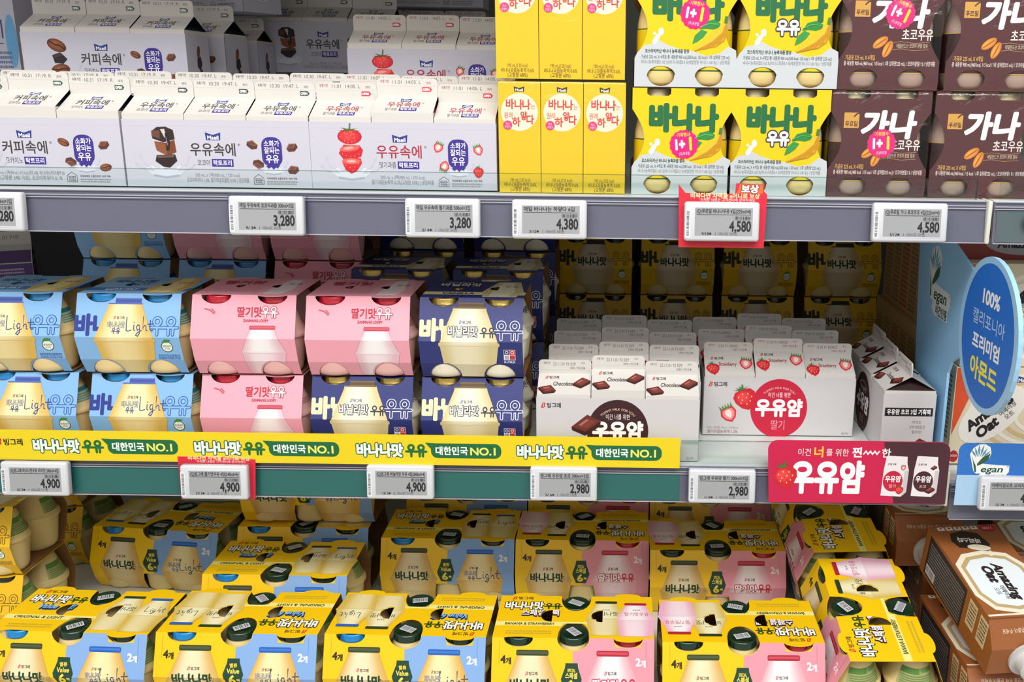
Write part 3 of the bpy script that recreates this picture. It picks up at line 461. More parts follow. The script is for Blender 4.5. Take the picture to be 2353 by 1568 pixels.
33,172,37,154,47,141,62,132,80,129,99,132,114,141,124,154,128,172,124,189,114,203,99,211,16,80,200,93,198,103,192,109,183,112,172,109,160,103,151,93,145,80,143,68,145,58,151,52,160,49,172,52,183,58,192,68,198,12,154,225,
154,118,170,118,170,145,197,145,197,159,170,159,170,184,197,184,197,198,170,198,170,225,50572,184,5,4,57,112,57,47,170,47,170,112,4,154,99,154,60,73,60,73,99,16,80,215,62,211,47,203,37,189,33,172,37,155,47,141,62,133,
80,129,99,133,114,141,124,155,128,172,124,189,114,203,99,211,16,80,201,93,198,103,193,109,184,112,172,109,160,103,151,93,145,80,143,68,145,58,151,52,160,49,172,52,184,58,193,68,198,12,154,225,154,121,170,121,170,146,197,146,
197,160,170,160,170,186,197,186,197,200,170,200,170,225,50583,184,6,16,115,97,94,95,78,90,68,82,64,70,68,59,78,51,94,46,115,44,136,46,152,51,162,59,165,70,162,82,152,90,136,95,16,115,85,129,84,140,81,146,76,149,
70,146,64,140,60,129,57,115,56,100,57,90,60,83,64,81,70,83,76,90,81,100,84,16,80,219,61,216,46,208,37,195,33,179,37,163,46,150,61,142,80,139,99,142,113,150,123,163,127,179,123,195,113,208,99,216,16,80,205,92,
203,102,198,108,190,111,179,108,168,102,160,92,155,80,153,68,155,58,160,52,168,49,179,52,190,58,198,68,203,12,154,225,154,130,170,130,170,154,197,154,197,167,170,167,170,189,197,189,197,202,170,202,170,225,8,107,135,107,118,52,
118,52,105,178,105,178,118,123,118,123,135,50612,184,2,16,78,197,90,193,99,183,105,168,108,148,105,128,99,113,90,103,78,100,66,103,57,113,51,128,49,148,51,168,57,183,66,193,23,162,225,162,156,123,156,118,179,109,197,95,208,
78,211,60,207,46,194,37,174,33,148,37,122,46,102,60,90,78,85,96,89,109,101,119,119,123,143,162,143,162,44,179,44,179,225,50628,184,4,16,79,201,92,199,101,193,108,184,110,172,108,161,101,152,92,146,79,144,67,146,57,152,
51,161,49,172,51,184,57,193,67,199,4,61,112,61,47,179,47,179,112,4,163,99,163,60,78,60,78,99,23,162,225,162,180,125,180,120,194,110,205,96,212,79,215,61,212,46,203,36,190,33,172,36,155,46,141,61,133,79,130,97,
132,110,140,120,151,125,166,162,166,162,122,179,122,179,225,50640,184,3,4,168,225,168,44,184,44,184,225,16,71,195,80,192,88,182,92,167,94,147,92,128,88,113,80,103,71,100,61,103,54,113,49,128,48,147,49,167,54,182,61,192,
23,71,210,55,206,43,193,35,173,32,147,35,121,43,101,55,89,71,84,86,88,98,100,106,118,109,141,132,141,132,54,148,54,148,222,132,222,132,155,109,155,106,178,97,195,86,206,50668,184,3,16,78,197,90,193,99,183,105,168,108,
148,105,128,99,113,90,103,78,100,66,103,57,113,51,128,49,148,51,168,57,183,66,193,6,121,171,162,171,162,128,121,128,123,148,123,160,23,162,225,162,185,116,185,109,196,100,205,90,210,78,211,60,207,46,194,37,174,33,148,37,
122,46,102,60,90,78,85,91,87,101,93,110,102,117,114,162,114,162,44,179,44,179,225,50724,184,2,16,112,200,132,198,147,191,158,180,161,166,158,152,147,141,132,134,112,132,92,134,76,141,66,152,62,166,66,180,76,191,92,198,23,
30,81,30,68,194,68,194,81,120,81,120,119,143,124,161,134,173,148,177,166,172,186,159,201,138,210,112,214,85,210,65,201,51,186,46,166,50,148,62,134,80,124,103,119,103,81,50752,184,3,16,84,199,97,197,107,192,113,183,116,171,
113,159,107,151,97,145,84,143,71,145,61,151,55,159,52,171,55,183,61,192,71,197,24,30,84,84,84,142,90,141,103,92,99,92,129,108,134,121,143,129,155,132,171,128,188,118,202,103,210,84,214,65,210,50,202,40,188,36,171,39,
155,47,143,60,134,76,129,76,98,28,97,8,152,225,152,44,169,44,169,137,198,137,198,151,169,151,169,225,50836,184,3,16,112,201,132,198,147,192,158,181,161,167,158,154,147,143,132,136,112,134,92,136,76,143,66,154,62,167,66,181,
76,192,92,198,23,112,214,85,211,64,201,51,187,46,167,48,156,52,146,60,137,70,130,70,81,30,81,30,68,194,68,194,81,154,81,154,130,164,137,171,146,176,156,177,167,173,187,159,201,138,211,7,87,81,87,124,99,122,112,121,
125,122,137,124,137,81,50857,184,5,16,112,109,86,107,66,101,54,91,50,77,54,63,66,53,86,47,112,45,138,47,157,53,169,63,173,77,169,91,157,101,138,107,16,112,96,131,95,145,91,154,85,157,77,154,69,145,63,131,59,112,
58,93,59,78,63,69,69,66,77,69,85,78,91,93,95,16,112,209,131,208,146,204,155,197,158,188,155,180,146,173,131,169,112,168,92,169,77,173,68,180,65,188,68,197,77,204,92,208,23,112,222,85,220,65,213,52,203,48,188,49,
180,54,172,61,166,70,161,70,136,30,136,30,123,193,123,193,136,153,136,153,161,162,166,169,172,174,180,175,188,171,203,158,213,138,220,7,87,136,87,157,99,155,112,155,125,155,137,157,137,136,50864,184,3,16,111,218,86,215,66,207,
53,195,48,178,53,162,66,150,86,142,111,139,137,142,157,150,170,162,175,178,170,195,157,207,137,215,16,111,205,130,203,145,198,154,189,158,178,154,168,145,159,130,154,111,152,93,154,78,159,69,168,65,178,69,189,78,198,93,203,8,
30,122,30,108,103,108,103,44,120,44,120,108,194,108,194,122,50868,184,4,16,112,221,86,218,66,211,53,200,48,184,53,169,66,158,86,151,112,148,138,151,158,158,170,169,175,184,170,200,158,211,138,218,16,112,207,130,206,145,201,154,
194,157,184,154,175,145,168,130,163,112,162,93,163,78,168,69,175,66,184,69,194,78,201,93,206,8,30,134,30,120,105,120,105,83,122,83,122,120,194,120,194,134,6,51,101,51,48,176,48,176,62,67,62,67,101,50896,184,5,16,88,
218,70,216,56,209,47,199,43,186,47,173,56,163,70,157,88,155,106,157,120,164,129,173,132,186,129,199,120,209,106,216,16,88,206,99,204,108,200,114,194,116,186,114,179,108,173,99,169,88,167,76,169,67,173,61,179,59,186,61,194,
67,200,76,204,10,31,128,81,129,81,94,98,94,98,130,123,132,147,135,146,147,85,143,29,142,8,125,118,125,106,161,106,161,88,178,88,178,225,161,225,161,118,6,55,101,55,48,182,48,182,62,71,62,71,101,50948,184,4,16,89,
217,71,214,56,207,46,195,43,180,46,165,56,153,71,145,89,142,108,145,122,153,132,165,135,180,132,195,122,207,108,214,16,89,203,101,201,111,197,117,189,119,180,117,170,111,163,101,158,89,156,77,158,67,163,61,170,59,180,61,189,
67,197,77,201,4,162,225,162,44,178,44,178,225,10,32,113,82,114,82,50,98,50,98,115,124,118,150,121,149,134,87,128,30,127,50976,184,3,16,111,218,86,215,66,207,53,195,48,179,53,162,66,150,86,142,111,139,137,142,157,150,
170,162,175,179,170,195,157,207,137,215,16,111,205,130,203,145,198,154,189,158,179,154,168,145,160,130,155,111,153,93,155,78,160,69,168,65,179,69,189,78,198,93,203,12,30,122,30,109,72,109,72,44,89,44,89,109,134,109,134,44,
151,44,151,109,194,109,194,122,51008,184,4,4,30,130,30,117,193,117,193,130,16,112,219,85,217,65,210,52,198,48,183,52,168,65,157,85,149,112,147,138,149,158,157,171,168,175,183,171,198,158,210,138,217,16,112,206,131,204,146,200,
155,193,158,183,155,174,146,167,131,162,112,161,92,162,78,167,68,174,65,183,68,193,78,200,92,204,6,51,101,51,48,175,48,175,62,68,62,68,101,51012,184,4,16,112,222,85,220,65,214,52,204,48,191,52,178,65,168,85,162,112,
160,138,162,158,168,171,178,175,191,171,204,158,214,138,220,16,112,210,131,209,146,205,155,199,158,191,155,183,146,177,131,173,112,172,92,173,77,177,68,183,65,191,68,199,77,205,92,209,4,30,147,30,134,193,134,193,147,13,50,59,
50,46,178,46,178,59,66,59,66,78,172,78,172,119,50,119,50,106,156,106,156,90,50,90,51032,184,4,16,89,212,69,209,54,200,44,187,40,170,44,152,54,139,69,130,89,127,108,130,123,139,133,152,137,170,133,187,123,200,108,209,
16,89,198,101,196,112,190,118,181,121,170,118,158,112,149,101,143,89,141,76,143,66,149,59,158,56,170,59,181,66,190,76,196,4,161,225,161,44,177,44,177,225,6,33,84,89,85,150,92,149,104,88,99,31,98,51060,184,3,4,161,
225,161,44,178,44,178,225,16,83,211,64,207,50,194,40,174,37,148,40,122,50,102,64,90,83,85,101,90,115,102,125,122,128,148,125,174,115,194,101,207,16,83,197,95,193,104,183,110,168,112,148,110,128,104,113,95,103,83,100,70,
103,61,113,55,128,53,148,55,168,61,183,70,193,51064,184,4,4,162,225,162,93,178,93,178,225,16,81,213,63,209,48,200,38,186,34,168,38,150,48,136,63,127,81,124,100,127,115,136,125,150,128,168,125,186,115,200,100,209,16,81,
198,93,196,103,190,110,180,112,168,110,156,103,147,93,140,81,138,69,140,59,147,53,156,50,168,53,180,59,190,69,196,6,62,107,62,48,184,48,184,62,79,62,79,107,51068,184,4,16,81,219,62,216,47,208,38,195,34,179,38,162,
47,150,62,142,81,139,99,142,114,150,124,162,127,179,124,195,114,208,99,216,16,81,205,93,203,103,198,109,189,111,179,109,168,103,160,93,154,81,152,69,154,59,160,53,168,50,179,53,189,59,198,69,203,4,162,225,162,133,178,133,
178,225,13,62,60,62,47,184,47,184,60,78,60,78,80,178,80,178,124,61,124,61,111,162,111,162,92,62,92,51077,184,5,4,162,225,162,128,178,128,178,225,8,62,119,62,47,178,47,178,119,162,119,162,97,78,97,78,119,4,78,
84,162,84,162,60,78,60,16,81,217,62,214,47,205,38,192,34,175,38,158,47,145,62,136,81,133,100,136,115,145,125,158,128,175,125,192,115,205,100,214,16,81,203,94,201,103,195,110,186,112,175,110,164,103,155,94,149,81,147,69,
149,59,155,53,164,50,175,53,186,59,195,69,201,51080,184,4,4,162,225,162,122,178,122,178,225,16,81,215,62,212,47,203,38,190,34,172,38,155,47,142,62,133,81,130,100,133,115,142,125,155,128,172,125,190,115,203,100,212,16,81,
201,94,199,103,193,110,184,112,172,110,161,103,152,94,146,81,144,69,146,59,152,53,161,50,172,53,184,59,193,69,199,40,142,114,142,104,140,93,135,82,127,71,116,62,105,70,97,81,93,92,91,104,91,114,75,114,75,104,73,91,
65,78,54,67,39,59,47,47,59,53,69,61,77,70,83,80,88,70,95,60,105,52,117,45,128,52,137,60,145,70,150,81,156,70,164,61,174,53,186,47,194,59,179,67,168,78,161,91,158,104,158,114,51088,184,2,25,33,207,33,193,
75,193,75,170,71,147,61,125,45,106,27,92,37,79,51,89,64,103,75,120,83,139,91,122,101,106,114,93,128,84,137,97,119,110,104,127,95,148,91,170,91,193,131,193,131,207,8,152,225,152,44,169,44,169,138,199,138,199,152,169,
152,169,225,51096,184,3,25,34,215,34,202,74,202,74,197,71,180,62,165,47,152,28,144,37,131,52,137,65,146,76,158,83,172,90,160,101,149,113,141,128,135,136,148,117,156,103,168,94,181,91,197,91,202,131,202,131,215,8,154,225,
154,132,170,132,170,172,197,172,197,186,170,186,170,225,13,56,59,56,46,177,46,177,59,72,59,72,80,170,80,170,124,56,124,56,111,154,111,154,92,56,92,51109,184,4,16,113,111,88,109,69,103,57,92,53,78,57,64,69,54,88,
47,113,45,138,47,156,54,168,64,172,78,168,92,156,103,138,109,16,113,98,131,97,144,93,153,87,156,78,153,70,144,63,131,59,113,58,95,59,81,63,73,70,70,78,73,87,81,93,95,97,25,34,212,34,198,75,198,75,191,71,
172,62,156,48,142,29,133,38,119,53,127,66,137,76,149,83,164,90,151,100,140,113,131,127,125,135,138,117,147,103,159,94,174,91,191,91,198,131,198,131,212,8,154,225,154,116,170,116,170,166,197,166,197,179,170,179,170,225,51201,184,
3,6,58,107,58,94,162,94,162,44,179,44,179,107,25,36,213,36,199,76,199,76,192,73,174,63,157,49,143,31,133,39,120,54,127,67,138,77,150,85,165,92,152,102,140,114,131,128,124,137,137,119,146,105,159,96,175,93,192,93,
199,132,199,132,213,8,162,225,162,178,127,178,127,164,162,164,162,117,179,117,179,225,51228,184,3,4,168,225,168,44,183,44,183,225,8,131,221,131,160,102,160,102,147,131,147,131,54,147,54,147,221,25,33,204,33,191,67,191,67,174,
64,150,57,127,44,107,28,93,38,81,51,91,61,104,69,120,75,138,81,121,89,107,99,94,111,85,121,97,105,111,93,129,86,151,83,174,83,191,115,191,115,204,51452,184,2,25,45,214,45,201,102,201,102,200,97,183,83,168,63,157,
40,151,46,138,67,143,85,152,101,164,112,179,123,164,138,152,157,143,178,138,184,151,161,157,140,168,126,183,121,200,121,201,178,201,178,214,8,30,122,30,109,103,109,103,45,120,45,120,109,193,109,193,122,51609,184,4,8,51,117,51,
47,172,47,172,117,156,117,156,96,67,96,67,117,4,67,83,156,83,156,60,67,60,4,30,142,30,128,193,128,193,142,23,45,218,45,205,101,205,95,191,81,180,62,171,39,167,45,154,67,158,86,166,101,176,112,190,122,176,138,166,
157,158,179,154,185,167,162,171,142,180,128,191,122,205,179,205,179,218,51613,184,4,4,30,139,30,126,193,126,193,139,16,112,110,86,108,66,102,54,91,50,77,54,64,66,53,86,47,112,45,138,47,157,53,169,64,173,77,169,91,157,
102,138,108,16,112,97,131,96,145,92,154,86,157,77,154,69,145,63,131,59,112,58,93,59,78,63,69,69,66,77,69,86,78,92,93,96,23,45,216,45,203,101,203,95,188,82,177,62,168,39,163,45,150,67,155,86,163,101,173,112,
187,122,173,138,163,157,155,178,150,184,163,161,168,142,177,128,189,122,203,179,203,179,216,51648,184,2,4,161,225,161,44,178,44,178,225,25,36,207,36,193,78,193,78,170,74,147,64,124,48,105,30,92,40,79,54,89,68,103,79,120,
86,139,94,121,105,106,119,93,134,84,143,97,124,109,109,126,98,147,95,170,95,193,137,193,137,207,51649,184,3,4,162,225,162,116,178,116,178,225,6,57,106,57,93,162,93,162,44,178,44,178,106,25,37,213,37,199,78,199,78,192,
75,174,66,157,51,143,32,133,41,121,56,128,69,138,80,150,87,165,95,151,105,140,117,131,132,124,141,137,122,146,108,159,98,175,95,192,95,199,136,199,136,213,51652,184,3,4,162,225,162,93,178,93,178,225,25,37,210,37,197,78,
197,78,187,75,168,66,152,51,138,32,128,41,115,56,123,69,133,80,145,87,160,95,146,105,135,117,125,132,119,141,132,122,141,108,154,98,169,95,187,95,197,136,197,136,210,6,62,105,62,48,184,48,184,62,79,62,79,105,51669,184,
4,4,162,225,162,116,178,116,178,225,16,118,112,93,110,74,103,62,92,58,78,62,63,74,53,93,46,118,44,144,46,163,53,175,63,179,78,175,92,163,103,144,110,16,118,99,137,97,151,93,159,87,162,78,159,69,151,62,137,58,
118,57,100,58,86,62,77,69,74,78,77,87,86,93,100,97,25,37,211,37,198,78,198,78,192,75,174,66,157,51,143,33,133,41,120,56,127,69,138,80,150,87,165,95,152,105,140,118,131,132,125,141,138,122,147,108,159,98,175,95,
192,95,198,136,198,136,211,52240,184,3,4,164,225,164,91,180,91,180,225,48,96,210,96,196,109,196,109,184,108,173,105,160,100,148,91,137,82,148,77,161,74,173,73,184,73,196,87,196,87,210,35,210,35,196,58,196,58,184,56,170,
51,156,42,143,29,132,38,120,47,127,55,135,61,145,65,156,69,145,75,135,82,126,91,119,101,126,108,135,113,145,117,155,122,145,128,135,135,127,145,120,154,132,141,143,132,156,127,170,125,184,125,196,147,196,147,210,6,61,103,61,
48,185,48,185,62,77,62,77,103,52264,184,2,29,74,222,74,194,33,194,33,181,74,181,74,167,71,144,61,123,47,105,28,92,38,79,52,89,65,102,75,117,82,135,90,118,99,104,111,92,125,83,134,95,117,108,103,125,93,145,90,
167,90,181,130,181,130,194,90,194,90,222,8,152,225,152,44,169,44,169,137,199,137,199,151,169,151,169,225,52268,184,3,29,75,224,75,201,35,201,35,187,75,187,75,183,72,165,63,149,49,136,30,127,39,113,53,120,66,130,76,142,
84,155,91,143,101,132,113,123,127,117,136,130,118,139,104,151,95,166,92,183,92,187,132,187,132,201,92,201,92,224,8,154,225,154,91,170,91,170,155,197,155,197,169,170,169,170,225,6,58,103,58,48,178,48,178,62,74,62,74,103,
52272,184,3,29,75,226,75,207,35,207,35,193,75,193,75,191,72,175,62,162,48,151,29,144,37,131,52,137,65,145,76,155,84,168,91,157,101,147,114,140,129,135,136,147,118,154,104,164,95,176,92,191,92,193,132,193,132,207,92,207,
92,226,8,154,225,154,130,170,130,170,171,197,171,197,185,170,185,170,225,13,56,60,56,46,177,46,177,60,72,60,72,78,170,78,170,121,56,121,56,108,154,108,154,91,56,91,52392,184,4,4,61,109,61,47,179,47,179,109,4,163,
96,163,60,78,60,78,96,29,75,226,75,204,35,204,35,191,75,191,75,187,72,170,63,155,48,142,30,134,38,121,53,128,66,137,76,148,84,162,91,149,102,139,114,130,129,124,137,137,119,145,104,157,95,171,92,187,92,191,132,191,
132,204,92,204,92,226,8,162,225,162,175,126,175,126,161,162,161,162,118,179,118,179,225,52488,184,2,8,104,122,104,81,30,81,30,67,194,67,194,81,120,81,120,122,27,104,222,104,197,45,197,45,183,103,183,98,164,84,148,64,136,
39,129,45,116,66,121,85,130,101,142,112,158,123,142,138,130,157,121,178,116,185,129,160,136,139,148,125,164,120,183,178,183,178,197,120,197,120,222,52509,184,4,16,112,105,85,103,66,97,54,88,50,75,54,62,66,53,85,47,112,45,
138,47,157,53,169,62,173,75,169,88,157,97,138,103,16,112,92,131,91,145,88,154,82,157,75,154,67,145,62,131,59,112,57,92,59,78,62,69,67,66,75,69,82,78,88,92,91,8,103,154,103,132,30,132,30,118,193,118,193,132,
120,132,120,154,27,47,208,47,194,103,194,97,181,83,170,63,162,39,158,45,145,66,149,85,155,101,165,112,177,123,165,138,155,157,149,179,145,184,158,160,162,140,170,126,181,121,194,177,194,177,208,120,208,120,226,103,226,103,208,52628,
184,2,8,30,116,30,102,103,102,103,44,120,44,120,102,193,102,193,116,27,103,225,103,203,46,203,46,190,103,190,98,173,84,160,64,149,40,143,46,130,67,135,85,143,101,154,112,167,123,154,138,143,157,135,177,130,183,143,159,149,
139,160,125,174,120,190,178,190,178,203,120,203,120,225,52629,184,2,14,48,100,48,87,157,87,157,45,173,45,173,100,120,100,120,121,193,121,193,134,30,134,30,121,103,121,103,100,27,47,208,47,194,103,194,97,181,83,169,64,161,40,
157,45,144,66,148,85,155,101,164,112,176,122,164,138,155,157,148,178,144,184,157,160,161,140,169,126,181,121,194,177,194,177,208,120,208,120,226,103,226,103,208,52636,184,2,21,50,59,50,46,178,46,178,59,66,59,66,76,172,76,172,
116,120,116,120,132,193,132,193,145,30,145,30,132,103,132,103,116,50,116,50,103,156,103,156,88,50,88,27,47,210,47,197,102,197,96,185,82,175,62,169,39,166,44,153,66,156,85,162,101,171,112,182,123,171,138,162,158,156,180,153,
185,166,161,169,141,175,128,185,121,197,177,197,177,210,120,210,120,226,103,226,103,210,52712,184,3,4,162,225,162,44,178,44,178,225,29,81,225,81,205,42,205,42,192,81,192,81,191,78,177,69,165,56,156,38,149,45,136,60,141,73,
149,83,158,90,169,97,159,107,150,120,144,134,139,141,152,123,158,110,167,101,178,98,191,98,192,138,192,138,205,98,205,98,225,10,32,110,82,111,82,50,98,50,98,112,124,114,150,117,149,129,87,125,30,124,52824,184,2,4,161,225,
161,44,178,44,178,225,29,80,222,80,194,38,194,38,181,80,181,80,167,77,144,67,122,52,105,33,92,43,79,58,89,70,102,81,117,89,135,96,118,107,104,120,91,135,83,144,95,125,107,110,124,100,145,97,167,97,181,138,181,138,
194,97,194,97,222,52852,184,2,17,42,207,42,193,106,193,105,177,101,162,32,157,35,142,96,148,86,131,72,115,54,100,32,87,41,74,81,101,106,133,119,168,123,207,8,152,225,152,45,169,45,169,138,198,138,198,152,169,152,169,225,
52888,184,3,17,40,215,40,202,94,202,92,192,90,183,31,180,34,166,83,171,75,160,64,151,49,142,32,135,40,123,71,139,93,160,106,185,110,215,12,127,222,127,132,143,132,143,170,167,170,167,130,182,130,182,225,167,225,167,184,143,
184,143,222,13,63,60,63,47,189,47,189,60,80,60,80,79,182,79,182,122,63,122,63,109,166,109,166,92,63,92,52964,184,2,17,40,207,40,193,105,193,103,177,99,161,31,157,34,142,94,148,84,131,70,115,52,100,30,87,39,74,
79,101,104,133,117,168,121,207,8,121,153,121,139,162,139,162,44,179,44,179,225,162,225,162,153,53076,184,2,14,50,208,50,194,157,194,157,191,157,164,44,160,47,145,156,152,154,131,150,109,166,107,173,154,174,191,174,208,8,94,130,
94,83,30,83,30,69,193,69,193,83,110,83,110,130,53084,184,3,12,49,220,49,207,157,207,157,192,45,189,47,175,156,180,153,158,169,157,173,186,173,209,173,220,8,96,168,96,147,30,147,30,134,193,134,193,147,113,147,113,168,13,
50,60,50,47,178,47,178,60,66,60,66,77,172,77,172,118,50,118,50,106,156,106,156,89,50,89,53440,184,2,15,38,209,38,88,52,88,97,89,137,94,136,107,97,103,54,102,54,145,118,145,118,158,54,158,54,195,122,195,122,209,
8,152,225,152,44,169,44,169,139,199,139,199,153,169,153,169,225,53552,184,2,8,125,157,125,144,162,144,162,44,179,44,179,225,162,225,162,157,15,38,209,38,88,52,88,96,89,135,93,133,107,97,102,55,101,55,145,114,145,114,158,
55,158,55,195,122,195,122,209,53664,184,1,20,51,211,51,118,103,118,103,81,30,81,30,67,194,67,194,81,120,81,120,118,175,118,175,131,68,131,68,158,169,158,169,172,68,172,68,197,173,197,173,211,53685,184,3,16,112,103,85,101,
66,95,54,86,50,74,54,61,66,52,85,47,112,45,138,47,157,52,169,61,173,74,169,86,157,95,138,101,16,112,90,131,89,145,86,154,81,157,74,154,67,145,62,131,58,112,57,92,58,78,62,69,67,66,74,69,81,78,86,92,
89,20,51,220,51,147,103,147,103,130,30,130,30,116,193,116,193,130,120,130,120,147,174,147,174,160,68,160,68,178,168,178,168,190,68,190,68,207,173,207,173,220,53944,184,2,4,30,82,30,68,194,68,194,82,12,51,210,51,114,175,
114,175,128,68,128,68,156,169,156,169,170,68,170,68,196,173,196,173,210,54028,184,3,13,30,89,84,90,142,96,141,108,113,106,113,192,133,192,133,206,32,206,32,192,52,192,52,103,28,103,4,68,192,97,192,97,105,68,104,8,152,
225,152,44,169,44,169,139,199,139,199,153,169,153,169,225,54057,184,4,6,59,107,59,93,166,93,166,44,183,44,183,107,12,129,222,129,117,144,117,144,164,167,164,167,116,183,116,183,225,167,225,167,178,144,178,144,222,13,31,126,74,
127,121,131,120,144,101,142,101,196,117,196,117,210,32,210,32,196,48,196,48,139,29,139,4,63,196,86,196,86,141,63,140,54168,184,4,4,168,225,168,44,184,44,184,225,8,133,221,133,157,109,157,109,142,133,142,133,54,149,54,149,
221,13,30,89,73,90,119,95,118,107,99,105,99,189,114,189,114,202,32,202,32,189,47,189,47,103,28,103,4,62,189,84,189,84,104,62,103,54252,184,2,20,45,135,45,122,103,122,103,81,30,81,30,67,194,67,194,81,120,81,120,
122,178,122,178,135,150,135,150,194,179,194,179,208,44,208,44,194,72,194,72,135,4,89,194,134,194,134,135,89,135,54364,184,3,20,45,136,45,123,75,123,75,80,30,80,30,66,194,66,194,80,148,80,148,123,178,123,178,136,150,136,
150,195,179,195,179,209,44,209,44,195,72,195,72,136,4,92,80,92,123,131,123,131,80,4,89,195,134,195,134,136,89,136,54392,184,3,12,46,152,46,139,177,139,177,152,151,152,151,202,178,202,178,215,45,215,45,202,73,202,73,152,
4,89,202,134,202,134,152,89,152,8,30,118,30,104,103,104,103,45,120,45,120,104,194,104,194,118,54408,184,4,4,157,90,157,60,66,60,66,90,12,50,103,50,47,173,47,173,103,120,103,120,125,193,125,193,138,30,138,30,125,103,
125,103,103,12,46,168,46,155,177,155,177,168,151,168,151,206,178,206,178,220,45,220,45,206,72,206,72,168,4,89,206,134,206,134,168,89,168,54532,184,3,4,30,82,30,68,194,68,194,82,12,45,131,45,117,178,117,178,131,150,131,
150,194,179,194,179,207,44,207,44,194,72,194,72,131,4,89,194,134,194,134,131,89,131,54588,184,3,4,162,225,162,44,178,44,178,225,13,32,89,87,90,147,96,146,108,117,106,117,192,137,192,137,206,34,206,34,192,54,192,54,103,
30,103,4,70,192,101,192,101,105,70,104,54616,184,4,16,83,168,65,165,51,156,42,143,39,126,42,110,51,96,65,88,83,85,101,88,115,96,124,110,127,126,124,143,115,156,101,165,16,83,154,94,152,103,146,109,138,111,126,109,115,
103,106,94,101,83,99,72,101,63,106,57,115,55,126,57,138,63,146,72,152,8,153,225,153,44,169,44,169,137,199,137,199,151,169,151,169,225,8,75,223,75,196,29,196,29,183,136,183,136,196,91,196,91,223,54620,184,5,16,84,180,
66,178,52,171,44,160,40,146,44,132,52,122,66,115,84,113,101,115,115,122,124,132,127,146,124,160,115,171,101,178,16,84,167,95,166,104,161,109,155,111,146,109,138,104,131,95,127,84,126,73,127,64,131,58,138,56,146,58,155,64,
161,73,166,8,154,225,154,90,170,90,170,152,197,152,197,166,170,166,170,225,8,76,225,76,203,30,203,30,190,137,190,137,203,92,203,92,225,6,58,100,58,48,178,48,178,62,74,62,74,100,54632,184,6,4,57,106,57,47,170,47,
170,106,4,154,93,154,60,73,60,73,93,16,84,184,66,181,52,175,44,165,40,152,44,138,52,128,66,122,84,119,101,122,115,128,124,138,127,152,124,165,115,175,101,181,16,84,171,95,170,104,166,109,160,111,152,109,143,104,137,95,
133,84,132,73,133,64,137,58,143,56,152,58,160,64,166,73,170,8,154,225,154,116,170,116,170,163,197,163,197,177,170,177,170,225,8,76,227,76,206,30,206,30,193,137,193,137,206,92,206,92,227,54633,184,6,8,57,112,57,47,170,
47,170,112,154,112,154,93,73,93,73,112,4,73,80,154,80,154,60,73,60,16,84,185,66,183,52,176,44,166,40,153,44,140,52,130,66,124,84,122,101,124,115,130,124,140,127,153,124,166,115,176,101,183,16,84,172,95,171,104,167,
109,161,111,153,109,145,104,139,95,136,84,134,73,136,64,139,58,145,56,153,58,161,64,167,73,171,8,154,225,154,120,170,120,170,165,197,165,197,179,170,179,170,225,8,76,227,76,207,30,207,30,193,137,193,137,207,92,207,92,227,
54644,184,4,16,75,169,59,166,47,157,39,144,36,128,39,111,47,98,59,89,75,86,90,89,102,98,111,111,113,128,111,144,102,157,90,166,16,75,155,84,153,92,147,97,139,99,128,97,117,92,108,84,102,75,100,65,102,57,108,52,
117,51,128,52,139,57,147,65,153,8,66,220,66,194,30,194,30,181,119,181,119,194,83,194,83,220,12,128,221,128,53,144,53,144,136,167,136,167,44,183,44,183,225,167,225,167,149,144,149,144,221,54665,184,6,16,75,181,59,179,47,
173,39,163,37,150,39,137,47,128,59,122,75,119,91,122,103,128,111,137,114,150,111,163,103,173,91,179,16,75,169,85,167,92,164,97,158,99,150,97,143,92,137,85,133,75,132,65,133,58,137,53,143,51,150,53,158,58,164,65,167,
16,123,108,98,106,79,100,67,90,63,76,67,63,79,53,98,47,123,45,148,47,167,53,179,63,183,76,179,90,167,100,148,106,16,123,95,141,94,155,90,164,84,167,76,164,68,155,62,141,59,123,58,104,59,91,62,82,68,79,76,
82,84,91,90,104,94,12,128,222,128,117,143,117,143,163,167,163,167,111,182,111,182,225,167,225,167,176,143,176,143,222,8,67,224,67,204,29,204,29,191,121,191,121,204,83,204,83,224,54805,184,6,16,81,183,65,180,52,174,44,163,
41,149,44,135,52,125,65,118,81,116,98,118,111,125,119,135,122,149,119,163,111,174,98,180,16,81,170,92,169,100,164,105,158,107,149,105,141,100,134,92,130,81,128,71,130,63,134,58,141,56,149,58,158,63,164,71,169,16,120,107,
94,105,75,98,63,89,59,76,63,63,75,53,94,47,120,45,145,47,164,53,176,63,180,76,176,89,164,98,145,105,16,120,94,138,92,151,89,159,83,162,76,159,68,151,62,138,59,120,58,102,59,88,62,79,68,76,76,79,83,88,
89,102,92,12,162,225,162,182,132,182,132,168,162,168,162,147,131,147,131,133,162,133,162,109,179,109,179,225,8,73,227,73,205,30,205,30,192,132,192,132,205,90,205,90,227,54868,184,4,16,85,167,96,165,105,161,110,154,112,146,110,
138,105,131,96,127,85,126,74,127,66,131,60,138,58,146,60,154,66,161,74,165,25,85,180,68,177,54,170,46,160,43,146,45,134,52,124,63,117,77,113,77,93,28,93,30,79,84,80,143,86,142,98,118,96,93,94,93,113,107,117,
118,124,125,134,128,146,125,160,116,170,102,177,8,153,225,153,44,169,44,169,135,198,135,198,149,169,149,169,225,8,77,225,77,203,31,203,31,190,139,190,139,203,93,203,93,225,54872,184,5,16,85,176,96,175,105,172,110,167,112,160,
110,153,105,148,96,145,85,144,74,145,66,148,61,153,59,160,61,167,66,172,74,175,8,154,225,154,84,170,84,170,148,197,148,197,162,170,162,170,225,6,56,93,56,48,177,48,177,62,72,62,72,93,25,85,188,68,186,55,180,46,
